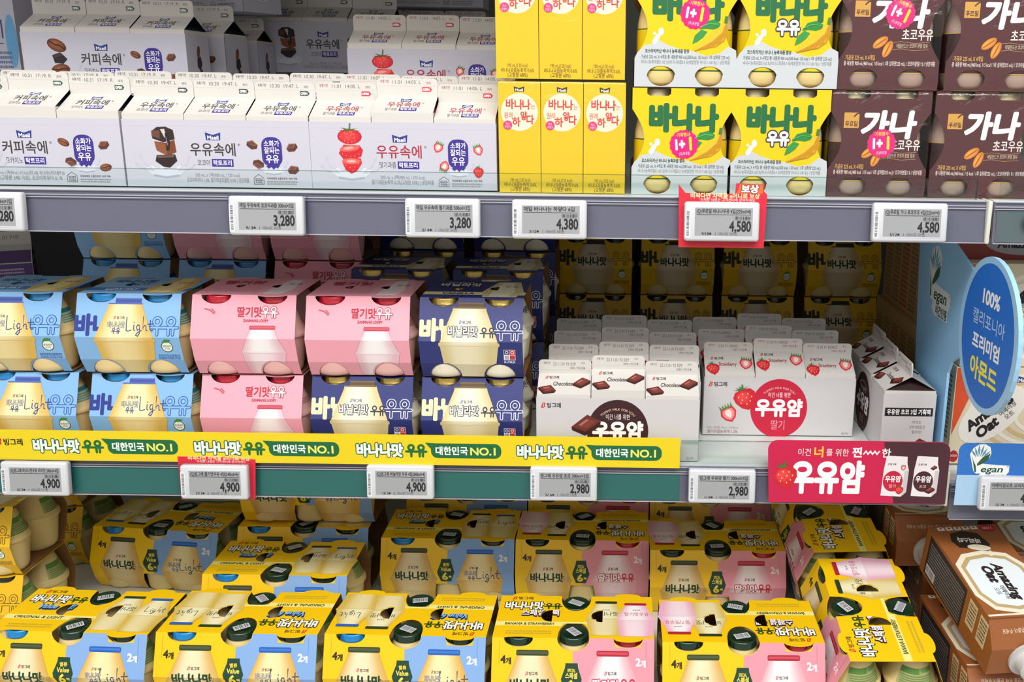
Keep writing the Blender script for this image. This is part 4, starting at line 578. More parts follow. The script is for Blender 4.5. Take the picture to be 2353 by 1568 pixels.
171,43,160,46,149,52,141,63,135,77,132,77,119,29,118,31,105,85,106,144,113,143,124,119,121,94,120,94,132,108,135,118,141,125,149,128,160,125,171,116,180,103,186,8,77,226,77,208,34,208,34,195,137,195,137,208,94,208,94,226,
54924,184,4,4,161,225,161,44,177,44,177,225,16,90,167,101,165,110,161,115,154,117,146,115,138,110,131,101,127,90,126,78,127,70,131,64,138,62,146,64,154,70,161,78,165,25,90,180,72,177,58,170,50,160,46,146,49,134,56,124,
67,117,82,113,82,94,31,93,33,79,89,80,150,86,149,98,124,96,98,94,98,113,113,117,124,124,131,134,133,146,130,160,121,170,107,177,8,82,225,82,203,35,203,35,190,145,190,145,203,98,203,98,225,54925,184,5,16,90,178,101,
177,110,174,115,169,117,163,115,156,110,152,101,148,90,147,79,148,70,152,65,156,63,163,65,169,70,174,79,177,4,161,225,161,104,178,104,178,225,6,57,96,57,82,161,82,161,44,178,44,178,96,8,81,227,81,209,37,209,37,196,
143,196,143,209,98,209,98,227,25,33,110,88,111,148,117,147,129,123,126,98,124,98,136,112,139,123,145,130,153,133,163,130,174,121,182,107,188,90,190,72,188,59,182,50,174,47,163,49,153,56,145,67,139,81,136,81,124,31,123,55124,
184,5,4,30,120,30,107,193,107,193,120,16,112,187,87,186,69,180,57,172,53,160,57,148,69,139,87,134,112,132,136,134,155,139,166,148,170,160,166,172,155,180,136,186,16,112,175,129,174,142,171,150,166,153,160,150,153,142,148,129,
145,112,144,94,145,81,148,73,153,70,160,73,166,81,171,94,174,6,51,94,51,48,175,48,175,62,68,62,68,94,8,103,227,103,208,39,208,39,196,184,196,184,208,120,208,120,227]
def inside(q, c):
    x, y = q; r = False
    for i in range(len(c)):
        (x0, y0), (x1, y1) = c[i - 1], c[i]
        if (y0 > y) != (y1 > y) and x < (x1 - x0) * (y - y0) / (y1 - y0) + x0: r = not r
    return r
def groups(cs):
    """outlines of a letter -> [[outer, holes...]]"""
    if not cs: return []
    s = 1 if area2(max(cs, key=lambda c: abs(area2(c)))) > 0 else -1
    outs = [[c] for c in cs if area2(c) * s > 0]
    for c in cs:
        if area2(c) * s <= 0:
            own = [o for o in outs if inside(c[0], o[0]) or inside(c[len(c) // 2], o[0])]
            if own: min(own, key=lambda o: abs(area2(o[0]))).append(c)
    return outs
def load_glyphs():
    raw = GLYPH_DATA; i = 0; g = {}
    while i < len(raw):
        ch = chr(raw[i]); adv = raw[i + 1] / 200; nc = raw[i + 2]; i += 3
        cs = []
        for _ in range(nc):
            n = raw[i]; i += 1
            cs.append([((raw[i + 2 * k] - 20) / 200, (raw[i + 2 * k + 1] - 60) / 200) for k in range(n)]); i += 2 * n
        g[ch] = (adv, groups(cs), {})
    return g
GL = load_glyphs()

def circle(cx, cy, rx, ry=None, n=20, a0=0, a1=360):
    ry = rx if ry is None else ry
    full = abs(a1 - a0) >= 360
    m = n if full else n + 1
    return [(cx + rx * math.cos(math.radians(a0 + (a1 - a0) * k / n)), cy + ry * math.sin(math.radians(a0 + (a1 - a0) * k / n))) for k in range(m)]
def rrect(x0, y0, x1, y1, r, n=4):
    p = []
    for cx, cy, a in ((x1 - r, y1 - r, 0), (x0 + r, y1 - r, 90), (x0 + r, y0 + r, 180), (x1 - r, y0 + r, 270)):
        p += [(cx + r * math.cos(math.radians(a + 90 * k / n)), cy + r * math.sin(math.radians(a + 90 * k / n))) for k in range(n + 1)]
    return p

def fat(g, bd):
    """a letter thickened all round by bd ems -> triangles in levels, so that crossing strokes never share a level"""
    key = round(bd, 4)
    if key not in g[2]:
        lev = []
        def add(P, T, first=0):
            xs = [P[i][0] for t in T for i in t]; ys = [P[i][1] for t in T for i in t]
            if not xs: return
            bx = (min(xs), max(xs), min(ys), max(ys))
            for L in lev[first:]:
                if not any(d[0] < bx[1] and d[1] > bx[0] and d[2] < bx[3] and d[3] > bx[2] for d in L[2]): break
            else:
                L = ([], [], []); lev.append(L)
            k = len(L[0]); L[0].extend(P); L[1].extend((k + i, k + j, k + m) for i, j, m in T); L[2].append(bx)
        for grp in g[1]:
            if bd <= 0: add(*tess(grp)); continue
            c = swell(grp, bd); P, T = tess(c)
            want = abs(area2(c[0])) - sum(abs(area2(h)) for h in c[1:])
            have = sum(abs((P[b][0] - P[a][0]) * (P[q][1] - P[a][1]) - (P[b][1] - P[a][1]) * (P[q][0] - P[a][0])) for a, b, q in T)
            if abs(have - want) < .04 * want: add(P, T); continue
            # the swollen outline crosses itself: thicken edge by edge instead
            add(*tess(grp))
            for cc in grp:
                n = len(cc)
                for i in range(n):
                    (x0, y0), (x1, y1) = cc[i], cc[(i + 1) % n]; L_ = math.hypot(x1 - x0, y1 - y0)
                    if L_ < 1e-6: continue
                    dx, dy = -(y1 - y0) / L_ * bd, (x1 - x0) / L_ * bd; ex, ey = (x1 - x0) / L_ * bd * .7, (y1 - y0) / L_ * bd * .7
                    q = [(x0 - dx * .6 - ex, y0 - dy * .6 - ey), (x0 - dx, y0 - dy), (x1 - dx, y1 - dy), (x1 - dx * .6 + ex, y1 - dy * .6 + ey), (x1 + dx * .6 + ex, y1 + dy * .6 + ey), (x1 + dx, y1 + dy), (x0 + dx, y0 + dy), (x0 + dx * .6 - ex, y0 + dy * .6 - ey)]
                    add(q, [(0, j, j + 1) for j in range(1, 7)], 1)
        g[2][key] = [(L[0], L[1]) for L in lev]
    return g[2][key]
class Art:
    """flat printing: coloured shapes in (u, v) centimetres, later laid on a surface"""
    def __init__(s): s.it = []
    def raw(s, pts, tris, cols, layer): s.it.append((pts, tris, cols, layer)); return s
    def poly(s, pts, col, layer=0, holes=()):
        p, t = tess([pts, *holes]); c = lin(col)
        return s.raw(p, t, [c] * len(p), layer)
    def rect(s, x0, y0, x1, y1, col, layer=0): return s.poly([(x0, y0), (x1, y0), (x1, y1), (x0, y1)], col, layer)
    def ell(s, cx, cy, rx, ry, col, layer=0, n=20, rot=0):
        a = math.radians(rot); ca, sa = math.cos(a), math.sin(a)
        return s.poly([(cx + x * ca - y * sa, cy + x * sa + y * ca) for x, y in circle(0, 0, rx, ry, n)], col, layer)
    def ball(s, cx, cy, rx, ry, c0, c1, layer=0, n=16, rot=0, hx=-0.3, hy=0.3):
        """ellipse printed with a soft highlight: c1 at the rim, c0 at the highlight"""
        a = math.radians(rot); ca, sa = math.cos(a), math.sin(a); A, B = lin(c0), lin(c1)
        P = [(hx * rx, hy * ry)] + [(x * .6 + hx * rx * .4, y * .6 + hy * ry * .4) for x, y in circle(0, 0, rx, ry, n)] + circle(0, 0, rx, ry, n)
        M = tuple(.6 * p + .4 * q for p, q in zip(A, B))
        C = [A] + [M] * n + [B] * n
        T = [(0, 1 + k, 1 + (k + 1) % n) for k in range(n)]
        for k in range(n):
            q = (k + 1) % n
            T += [(1 + k, 1 + n + k, 1 + n + q), (1 + k, 1 + n + q, 1 + q)]
        return s.raw([(cx + x * ca - y * sa, cy + x * sa + y * ca) for x, y in P], T, C, layer)
    def stroke(s, pts, w, col, layer=0, closed=False):
        c = lin(col); P, T = tess(ribbon(pts, w, closed))
        return s.raw(P, T, [c] * len(P), layer)
    def text(s, t, x, y, em, col, layer=1, anchor='c', w=None, bold=0.0, shear=0.0, rot=0.0, out=None, sx=1.0, track=0.0, arc=None):
        """y is the middle of the letters; bold and out = (width, colour) in ems; w fits the width; arc = radius"""
        pen = 0; place = []
        for ch in t:
            if ch == ' ': pen += 0.28; continue
            g = GL.get(ch)
            if g is None: MISSING.add(ch); continue
            place.append((g, pen)); pen += g[0] + track
        total = max(pen - track, 1e-3) * em
        kx = (w / total) if w else sx
        wid = total * kx
        ox = {'c': -wid / 2, 'l': 0, 'r': -wid}[anchor]
        a = math.radians(rot); ca, sa = math.cos(a), math.sin(a)
        def tf(px, py):
            X = (px * em) * kx + ox; Y = (py - 0.36) * em
            X += shear * Y
            if arc:
                th = X / arc; R = arc + Y
                X, Y = R * math.sin(th), R * math.cos(th) - arc
            return (x + X * ca - Y * sa, y + X * sa + Y * ca)
        def flat(bd, c, lay):
            rows = []
            for g, pn in place:
                for r, (gp, gt) in enumerate(fat(g, bd)):
                    if r == len(rows): rows.append(([], []))
                    P, T = rows[r]; k = len(P); P.extend(tf(px + pn, py) for px, py in gp)
                    T.extend((k + i, k + j, k + m) for i, j, m in gt)
            for P, T in rows: s.raw(P, T, [lin(c)] * len(P), lay)
        if out: flat(out[0] + bold, out[1], layer); layer += 1
        flat(bold, col, layer)
        return s
    def put(s, other, x=0, y=0, k=1.0, rot=0.0, layer=0, kx=None):
        a = math.radians(rot); ca, sa = math.cos(a), math.sin(a); kx = k if kx is None else kx
        for P, T, C, L in other.it:
            s.it.append(([(x + u * kx * ca - v * k * sa, y + u * kx * sa + v * k * ca) for u, v in P], T, C, L + layer))
        return s
    def mesh(s, name, fn, splits=(), lift=0.012, step=0.007, smooth=False):
        """fn(u, v) -> (point, normal); splits: [(axis, value)] lines where the surface bends"""
        V = []; F = []; C = []; done = []
        for P, T, Cc, L in sorted(s.it, key=lambda q: q[3]):
            if not T: continue
            xs = [q[0] for q in P]; ys = [q[1] for q in P]; bx = (min(xs), max(xs), min(ys), max(ys))
            lev = 1 + max((d[4] for d in done if d[0] < bx[1] and d[1] > bx[0] and d[2] < bx[3] and d[3] > bx[2]), default=-1)
            done.append((*bx, lev))
            P = list(P); T = list(T); Cc = list(Cc)
            for ax, val in splits: P, T, Cc = split(P, T, Cc, ax, val)
            k = len(V); h = lift + step * lev
            for u, v in P:
                p, n = fn(u, v); V.append((p[0] + n[0] * h, p[1] + n[1] * h, p[2] + n[2] * h))
            F += [(k + a, k + b, k + c) for a, b, c in T]; C += Cc
        return new_mesh(name, V, F, INK, None, smooth, C)
MISSING = set()
def split(P, T, C, ax, val):
    out = []; eps = 1e-5; cache = {}
    for t in T:
        d = [P[i][ax] - val for i in t]
        if max(d) <= eps or min(d) >= -eps: out.append(t); continue
        pos = []; neg = []
        for j in range(3):
            a, b = t[j], t[(j + 1) % 3]; da, db = d[j], d[(j + 1) % 3]
            if da >= -eps: pos.append(a)
            if da <= eps: neg.append(a)
            if (da > eps and db < -eps) or (da < -eps and db > eps):
                key = (min(a, b), max(a, b))
                if key not in cache:
                    w = da / (da - db)
                    P.append(tuple(P[a][i] + (P[b][i] - P[a][i]) * w for i in range(2)))
                    C.append(tuple(C[a][i] + (C[b][i] - C[a][i]) * w for i in range(3)))
                    cache[key] = len(P) - 1
                pos.append(cache[key]); neg.append(cache[key])
        for q in (pos, neg):
            for j in range(1, len(q) - 1): out.append((q[0], q[j], q[j + 1]))
    return P, out, C
def plane(o, ux, vx):
    """(u, v) -> o + u*ux + v*vx, with its normal"""
    o, ux, vx = Vector(o), Vector(ux), Vector(vx); n = tuple(ux.cross(vx).normalized())
    return lambda u, v: (tuple(o + ux * u + vx * v), n)
FRONT = lambda y, z0=0.0, x0=0.0: plane((x0, y, z0), (1, 0, 0), (0, 0, 1))
TOP = lambda z: plane((0, 0, z), (1, 0, 0), (0, 1, 0))

# ---------------------------------------------------------------- printed emblems used on several packs
NAVY = '2f3a86'; INKBLACK = '3a3634'; PURPLE = '3c2f8c'; GREEN = '1f4a2c'
def maeil(col=NAVY):
    a = Art()
    a.poly([(-1.0, .5), (0, .18), (1.0, .5), (.9, -.5), (-.9, -.5)], col, 0)
    a.text('Maeil', 0, -.14, .72, 'f4f2f4', 1, w=1.5, bold=.03)
    return a
def binggrae(col='2b2220', red='d2202c'):
    a = Art()
    a.poly([(-1.75, -.42), (-1.45, .45), (-1.1, .5), (-.95, .3), (-1.1, .06), (-1.02, -.2), (-1.3, -.45)], red, 0,
           holes=([(-1.5, -.3), (-1.3, -.3), (-1.2, -.12), (-1.3, .02), (-1.2, .15), (-1.18, .35), (-1.32, .3)],))
    a.text('빙그레', .45, 0, .95, col, 0, w=2.5, bold=.025)
    return a
def uyu(col, w=.16, fill=None, out=None):
    """the ring-headed word for milk, drawn as a linked pair"""
    a = Art()
    def draw(wd, c, lay):
        for cx in (-.62, .62): a.stroke(circle(cx, .42, .33, n=14), wd, c, lay, True)
        a.stroke([(-1.25, -.1), (1.25, -.1)], wd, c, lay)
        a.stroke([(-.62, -.1), (-.62, -.72)], wd, c, lay)
        for cx in (.42, .82): a.stroke([(cx, -.1), (cx, -.72)], wd, c, lay)
    if out: draw(w + out[0] * 2, out[1], 0); draw(w, col, 1)
    elif fill: draw(w * 2.0, col, 0); draw(w * 1.15, fill, 1)
    else: draw(w, col, 0)
    return a
def light_script(col):
    a = Art(); w = .1
    a.stroke([(-1.5, .9), (-1.52, .3), (-1.5, -.45), (-1.3, -.5), (-.95, -.38)], w, col)
    a.stroke([(-.72, .12), (-.72, -.35), (-.6, -.45)], w, col); a.ell(-.7, .38, .06, .06, col)
    a.stroke([(-.1, .1), (-.32, .12), (-.42, -.12), (-.32, -.4), (-.1, -.3), (-.08, .12), (-.08, -.7), (-.25, -1.0), (-.48, -.9), (-.3, -.65), (.1, -.42)], w, col)
    a.stroke([(.25, .95), (.25, -.45), (.27, -.1), (.45, .1), (.58, .0), (.6, -.42), (.72, -.42)], w, col)
    a.stroke([(1.0, .6), (1.0, -.3), (1.12, -.45), (1.3, -.38)], w, col); a.stroke([(.72, .22), (1.35, .26)], w, col)
    return a
def strawberry(layer=0):
    a = Art()
    p = [(0, -1), (.45, -.72), (.78, -.2), (.85, .25), (.6, .6), (.2, .68), (-.2, .68), (-.6, .6), (-.85, .25), (-.78, -.2), (-.45, -.72)]
    a.poly(p, 'cf1f2e', 0); a.ball(-.1, .05, .6, .55, 'ee4a4d', 'd4232f', 1)
    for x, y in ((-.45, .2), (-.1, .35), (.3, .25), (.5, -.05), (-.25, -.1), (.12, 0), (-.4, -.3), (.3, -.35), (0, -.5)): a.ell(x, y, .045, .075, 'f6c98a', 2, 6)
    for k in range(6):
        t = math.radians(150 - k * 24 + 12 * 0); x, y = math.cos(t), math.sin(t)
        a.poly([(x * .08 - y * .1, .62 + y * .02), (x * .75, .62 + y * .42), (x * .08 + y * .1, .62 + y * .02 + .08)], '3f7a35', 3)
    a.stroke([(0, .68), (.1, 1.05)], .1, '4a7a38', 3)
    return a
def half_strawberry():
    a = Art()
    p = [(0, -1), (.5, -.65), (.8, -.05), (.62, .5), (0, .62), (-.62, .5), (-.8, -.05), (-.5, -.65)]
    a.poly(p, 'd8283a', 0); a.poly([(x * .78, y * .78 - .02) for x, y in p], 'f2908c', 1)
    a.poly([(x * .4, y * .55) for x, y in p], 'fbe4dc', 2)
    for k in range(5):
        x = -.5 + .25 * k; a.poly([(x - .12, .5), (x * 1.2, .98), (x + .12, .5)], '4a8a3c', 3)
    return a
def sliced_strawberry():
    a = Art()
    a.ball(0, 1.5, 1.15, .72, 'ee3f45', 'bf1727', 0)
    a.poly([(-1.1, -.05), (-.6, .75), (.9, .7), (1.2, .25), (1.0, -.35), (.1, -.7), (-.7, -.6)], 'd0202e', 0)
    a.ell(-.05, .42, .95, .3, 'f0625c', 1, rot=8); a.ell(-.15, .42, .5, .14, 'f7a596', 2, rot=8)
    a.poly([(-.85, -.75), (-.2, -.5), (.95, -.5), (1.05, -.95), (.5, -1.75), (.0, -1.95), (-.55, -1.6)], 'd42430', 1)
    a.ell(.05, -.78, .9, .28, 'ef665e', 2); a.ell(.05, -.78, .45, .13, 'f8b0a0', 3)
    for k in range(7):
        t = math.radians(20 + k * 23); a.poly([(.12 * math.cos(t + 1.5), 2.05), (1.15 * math.cos(t), 1.95 + .55 * math.sin(t) * (1 if k % 2 else .5)), (-.12 * math.cos(t + 1.5), 2.15)], '3f7836', 2)
    a.stroke([(0, 2.1), (.1, 2.7)], .12, '4f7a3a', 3)
    r = random.Random(9)
    for k in range(26):
        x, y = r.uniform(-1, 1), r.uniform(-1, 1)
        if x * x + y * y < .8: a.ell(x * 1.05, 1.45 + y * .6, .035, .06, 'f3b57c', 2, 5)
    for x, y in ((-.75, -.1), (-.4, -.25), (0, -.35), (.4, -.3), (.8, -.1), (-.5, -1.15), (-.1, -1.35), (.35, -1.3), (.7, -1.05), (.15, -1.65)): a.ell(x, y, .035, .06, 'f3b57c', 4, 5)
    return a
def splash():
    a = Art(); c = 'c3c4d2'
    a.poly([(-1.9, -.35), (-1.2, -.1), (-.7, -.45), (-.35, -.15), (0, -.5), (.35, -.15), (.75, -.45), (1.2, -.05), (1.9, -.35), (1.2, -.95), (.5, -1.15), (-.5, -1.15), (-1.2, -.95)], 'dadbe6', 0)
    for sx in (-1, 1):
        a.stroke([(sx * 1.3, -.3), (sx * 1.9, .1), (sx * 2.1, .6)], .13, c, 0); a.stroke([(sx * 1.1, -.5), (sx * 2.2, -.35), (sx * 2.5, 0)], .1, c, 0)
        a.ell(sx * 2.15, .75, .12, .16, c, 0, 8); a.ell(sx * 2.6, .1, .1, .14, c, 0, 8)
    a.stroke([(-1.1, -.95), (0, -1.12), (1.1, -.95)], .16, 'adaec0', 1)
    return a
def choco_stack():
    a = Art()
    a.poly([(-1.0, 1.1), (.0, .75), (1.1, 1.05), (1.0, 1.9), (.3, 2.2), (-.5, 2.15), (-1.05, 1.75)], '33231f', 0)
    a.poly([(-1.05, 1.3), (-.3, 1.1), (-.25, 1.85), (-1.0, 1.85)], '6a4238', 1); a.poly([(-.2, 1.95), (.15, 1.2), (.35, 1.25), (.2, 2.0)], 'cfc6c8', 2)
    a.poly([(-.85, .85), (.2, .7), (1.05, 1.0), (1.15, -.15), (.3, -.5), (-.7, 0)], '7a4026', 0); a.poly([(-.85, .85), (.1, .6), (.3, -.5), (-.7, 0)], '8f5234', 1)
    a.stroke([(.35, 1.5), (.5, .7), (.35, .1)], .3, '2a1c1e', 2); a.stroke([(.3, 1.2), (.4, .5)], .07, '8a7a90', 3)
    a.poly([(-.75, -.45), (1.0, -.35), (1.15, -.95), (.4, -1.6), (-.2, -1.5), (-.9, -1.0)], '2c1d1c', 1); a.poly([(-.7, -.5), (.95, -.42), (.85, -.62), (-.65, -.7)], '6d5048', 2)
    return a
def bean(c0='a8633c', c1='5a2c1c'):
    a = Art(); a.ball(0, 0, 1.0, .6, c0, c1, 0); a.stroke([(-.8, .12), (-.2, .0), (.3, .1), (.85, -.05)], .13, '3a1a12', 1); return a
def choco_bit(c='5b342a'):
    a = Art(); a.poly([(-.9, .1), (-.2, .7), (.9, .35), (.95, -.3), (.2, -.75), (-.75, -.5)], c, 0)
    a.poly([(-.9, .1), (-.2, .7), (.9, .35), (.25, -.15)], '8a5a48', 1); a.poly([(-.6, .12), (-.15, .5), (.55, .3), (.15, 0)], '6d4034', 2); return a
def coffee_stack():
    a = Art(); a.put(bean(), 0, 1.5, 1.05, -22)
    a.poly([(-.6, .5), (.3, .8), (1.0, .1), (.5, -.4), (-.4, -.3)], '2b2024', 0); a.poly([(-.6, .5), (.3, .8), (.5, .5), (-.3, .2)], '4a3434', 1)
    a.put(bean('9a5c3a'), .15, -1.0, 1.0, 8, 1); return a
def choco_square():
    a = Art(); a.poly([(-1, -.15), (.1, .75), (1.05, .3), (1.0, -.1), (-.05, -.8), (-.95, -.4)], '3a1512', 0)
    a.poly([(-1, -.15), (.1, .75), (1.05, .3), (-.02, -.5)], '6b2a24', 1); a.poly([(-.6, -.08), (.1, .5), (.7, .24), (.02, -.27)], '7d3830', 2)
    a.poly([(-.5, 0), (.05, .42), (.2, .36), (-.32, -.05)], 'b06a5c', 3); return a
def banana_bunch():
    a = Art()
    a.poly([(.55, .85), (.1, 1.1), (-.5, .95), (-.85, .45), (-.4, .5), (.1, .45), (.5, .6)], '2c8a3c', 0); a.poly([(-.7, .45), (-1.15, .05), (-1.3, -.5), (-.95, -.35), (-.55, -.05), (-.3, .3)], '379446', 0)
    a.stroke([(-.8, .6), (-.2, .85), (.4, .8)], .05, '6ab86a', 1)
    for k in range(4):                      # four curved fruit hanging from one stalk, each with a lit and a shaded flank
        dx = -.3 * k; dy = -.03 * k
        out = [(.98, .95), (1.1 + dx * .3, .3 + dy), (.85 + dx * .75, -.3 + dy), (.3 + dx, -.68 + dy), (-.3 + dx * .9, -.78 + dy * 2)]
        inn = [(-.35 + dx * .9, -.62 + dy * 2), (.1 + dx, -.4 + dy), (.48 + dx * .85, -.02 + dy), (.68 + dx * .4, .45), (.8, .98)]
        a.poly(out + inn, 'c98f12', k * 2); mid = [((p[0] * .72 + q[0] * .28), (p[1] * .72 + q[1] * .28)) for p, q in zip(out, inn[::-1])]
        a.poly(mid + inn, ('f5cf3c', 'f0c228', 'f7d64a', 'eec02a')[k], k * 2 + 1)
    a.poly([(.78, .85), (1.02, .85), (1.06, 1.3), (.86, 1.32)], '4c7a2c', 9)
    return a
def cacao():
    a = Art()
    for x, y, r in ((-.35, .35, 35), (.3, -.2, 65)):
        a.ball(x, y, .75, .36, 'f6b548', 'cf7418', 0, rot=r); a.ell(x, y, .62, .07, 'b8631a', 1, rot=r)
    return a
def eco_mark(ring='2d6a3c'):
    a = Art(); a.ell(0, 0, 1, 1, 'f2f4ea', 0, 20); a.stroke(circle(0, 0, .92, n=20), .14, ring, 1, True)
    a.text('환경성적', 0, .1, .42, '34503c', 2, w=1.45); a.text('표지인증', 0, -.35, .3, '34503c', 2, w=.8)
    a.poly([(-.75, .85), (-.2, 1.35), (.8, 1.25), (.4, .8), (-.2, .75)], '3f8a3a', 2); return a
def fine_print(w, rows, dy, col, seed, layer=1):
    """rows of tiny print too small to read"""
    a = Art(); r = random.Random(seed)
    for k in range(rows):
        x = -w / 2
        while x < w / 2 - .05:
            d = r.uniform(.08, .3); d = min(d, w / 2 - x)
            a.rect(x, -k * dy - dy * .28, x + d, -k * dy + dy * .28, col, layer); x += d + r.uniform(.03, .08)
    return a
def barcode(w, h, seed, col='1d1d1d', bg='e9e9ee'):
    a = Art(); r = random.Random(seed); a.rect(-w / 2, -h / 2, w / 2, h / 2, bg, 0); x = -w / 2 + .08
    while x < w / 2 - .1:
        d = r.uniform(.03, .11); a.rect(x, -h / 2 + h * .22, x + d, h / 2 - h * .08, col, 1); x += d + r.uniform(.04, .1)
    x = -w / 2 + .15
    while x < w / 2 - .15: a.rect(x, -h / 2 + h * .06, x + .06, -h / 2 + h * .16, col, 1); x += .12
    return a
BOT = [(.0, .72), (.04, .80), (.10, .83), (.45, .955), (.462, 1.0), (.50, 1.0), (.512, .95), (.56, .90), (.74, .715), (.89, .56), (.925, .54), (.94, .54)]
def bottle_pic(h, w, c_mid, c_edge, cap, cap2=None, lo=0.0, hi=1.0, line=None):
    """the squat jar as printed on a pack: h total height, w largest width"""
    a = Art(); A, B = lin(c_mid), lin(c_edge); xs = (-1, -.86, -.5, -.1, .3, .75, 1); ks = (1, .75, .1, 0, .15, .8, 1)
    rows = []
    for i in range(len(BOT)):
        z, r = BOT[i]
        if lo <= z <= hi: rows.append((z, r))
    P = []; C = []; T = []; n = len(xs)
    for z, r in rows:
        low = z < .47
        for x, k in zip(xs, ks):
            P.append((x * r * w / 2, z * h)); kk = min(1, k + (.35 if low else 0)); C.append(tuple(p + (q - p) * kk for p, q in zip(A, B)))
    for i in range(len(rows) - 1):
        for j in range(n - 1):
            p = i * n + j; T += [(p, p + 1, p + n + 1), (p, p + n + 1, p + n)]
    R = [(r * w / 2 + .05, z * h) for z, r in rows]; a.poly(R + [(-x, z) for x, z in R[::-1]], line or c_edge, 0)
    a.raw(P, T, C, 1)
    a.stroke([(-w * .475, .462 * h), (w * .475, .462 * h)], .05, c_edge, 1)
    if hi >= 1:
        a.poly([(x, y) for x, y in rrect(-w * .285, .925 * h, w * .285, h, h * .022)], cap, 2)
        a.rect(-w * .27, .95 * h, w * .27, .982 * h, cap2 or cap, 3)
    return a

# ================================================================ squat jar bottles and their 4- and 6-packs
PLASTIC = {k: mat('bottle_' + k, c, .38, spec=.4, noise=.03, nscale=30) for k, c in
           (('banana', 'e6cf8e'), ('light', 'e9cf94'), ('pink', 'e6b3ad'), ('vanilla', 'ebe4cc'))}
CAPMAT = {'green': mat('cap_dark_green', '12301f', .22, coat=.5), 'blue': mat('cap_blue', '1585c8', .25, coat=.4),
          'red': mat('cap_red', 'c4142e', .22, coat=.5), 'gold': mat('cap_gold_foil', 'd8bb6a', .28, metal=.85, noise=.15, nscale=300, bump=.3)}
JAR = [(1.9, .0), (2.25, .06), (2.5, .35), (2.6, .8), (3.04, 4.45), (3.06, 4.6), (3.3, 4.66), (3.33, 4.75), (3.33, 5.12), (3.24, 5.2),
       (3.12, 5.3), (3.0, 5.55), (1.86, 8.35), (1.72, 8.65), (1.66, 8.8), (1.66, 9.05)]
CAPP = [(1.66, 8.78), (1.82, 8.82), (1.84, 8.95), (1.77, 9.05), (1.77, 9.5), (1.72, 9.64), (1.6, 9.7), (1.48, 9.62)]
_jar = {}
def jar_mesh(kind):
    if kind not in _jar: _jar[kind] = smooth_by_angle(MB().lathe(JAR, 26).mesh('bottle', PLASTIC[kind]), 50)
    return _jar[kind]
def cap_mesh(c):
    if ('c', c) not in _jar: _jar['c', c] = smooth_by_angle(MB().lathe(CAPP, 24).mesh('cap', CAPMAT[c]), 45)
    return _jar['c', c]
def jar_print(kind):
    """label printed round the shoulder of a bottle; u = arc position in degrees / 10 around +x"""
    if ('p', kind) in _jar: return _jar['p', kind]
    a = Art()
    if kind == 'banana':
        a.rect(-5, 5.6, 5, 7.7, 'a8b070', 0); a.rect(-5, 7.0, 0.6, 7.7, '5c8a3e', 1); a.rect(.9, 7.15, 5, 7.7, '6f9a50', 1)
        a.put(fine_print(8.6, 5, .26, '6f8a4c', 3), 0, 6.75, 1, 0, 1)
    elif kind == 'light':
        a.rect(-5, 6.0, 5, 7.6, 'bcc09a', 0); a.rect(-5, 7.1, 5, 7.6, '2b7f86', 1)
        a.put(fine_print(8.6, 4, .26, '4f8f8a', 4), 0, 6.8, 1, 0, 1)
    elif kind == 'vanilla':
        a.text('바닐라맛 우유', -1.6, 6.7, .9, '3c3c46', 0, w=5.2, bold=.03); a.put(fine_print(3.2, 6, .24, '6c6c70', 5), 3.2, 7.2, 1, 0, 0)
        a.rect(2.2, 5.65, 4.4, 5.78, '6c6c70', 0)
    else:
        a.put(fine_print(4, 3, .24, 'b06a70', 6), 0, 6.6, 1, 0, 0)
    def fn(u, z):
        t = math.radians(u * 10); r = 3.0 + (1.86 - 3.0) * (z - 5.55) / 2.8
        n = Vector((math.cos(t), math.sin(t), .36)).normalized()
        return (r * math.cos(t), r * math.sin(t), z), tuple(n)
    _jar['p', kind] = a.mesh('label_print', fn, [(0, -5 + k) for k in range(0, 11)], lift=.012)
    return _jar['p', kind]

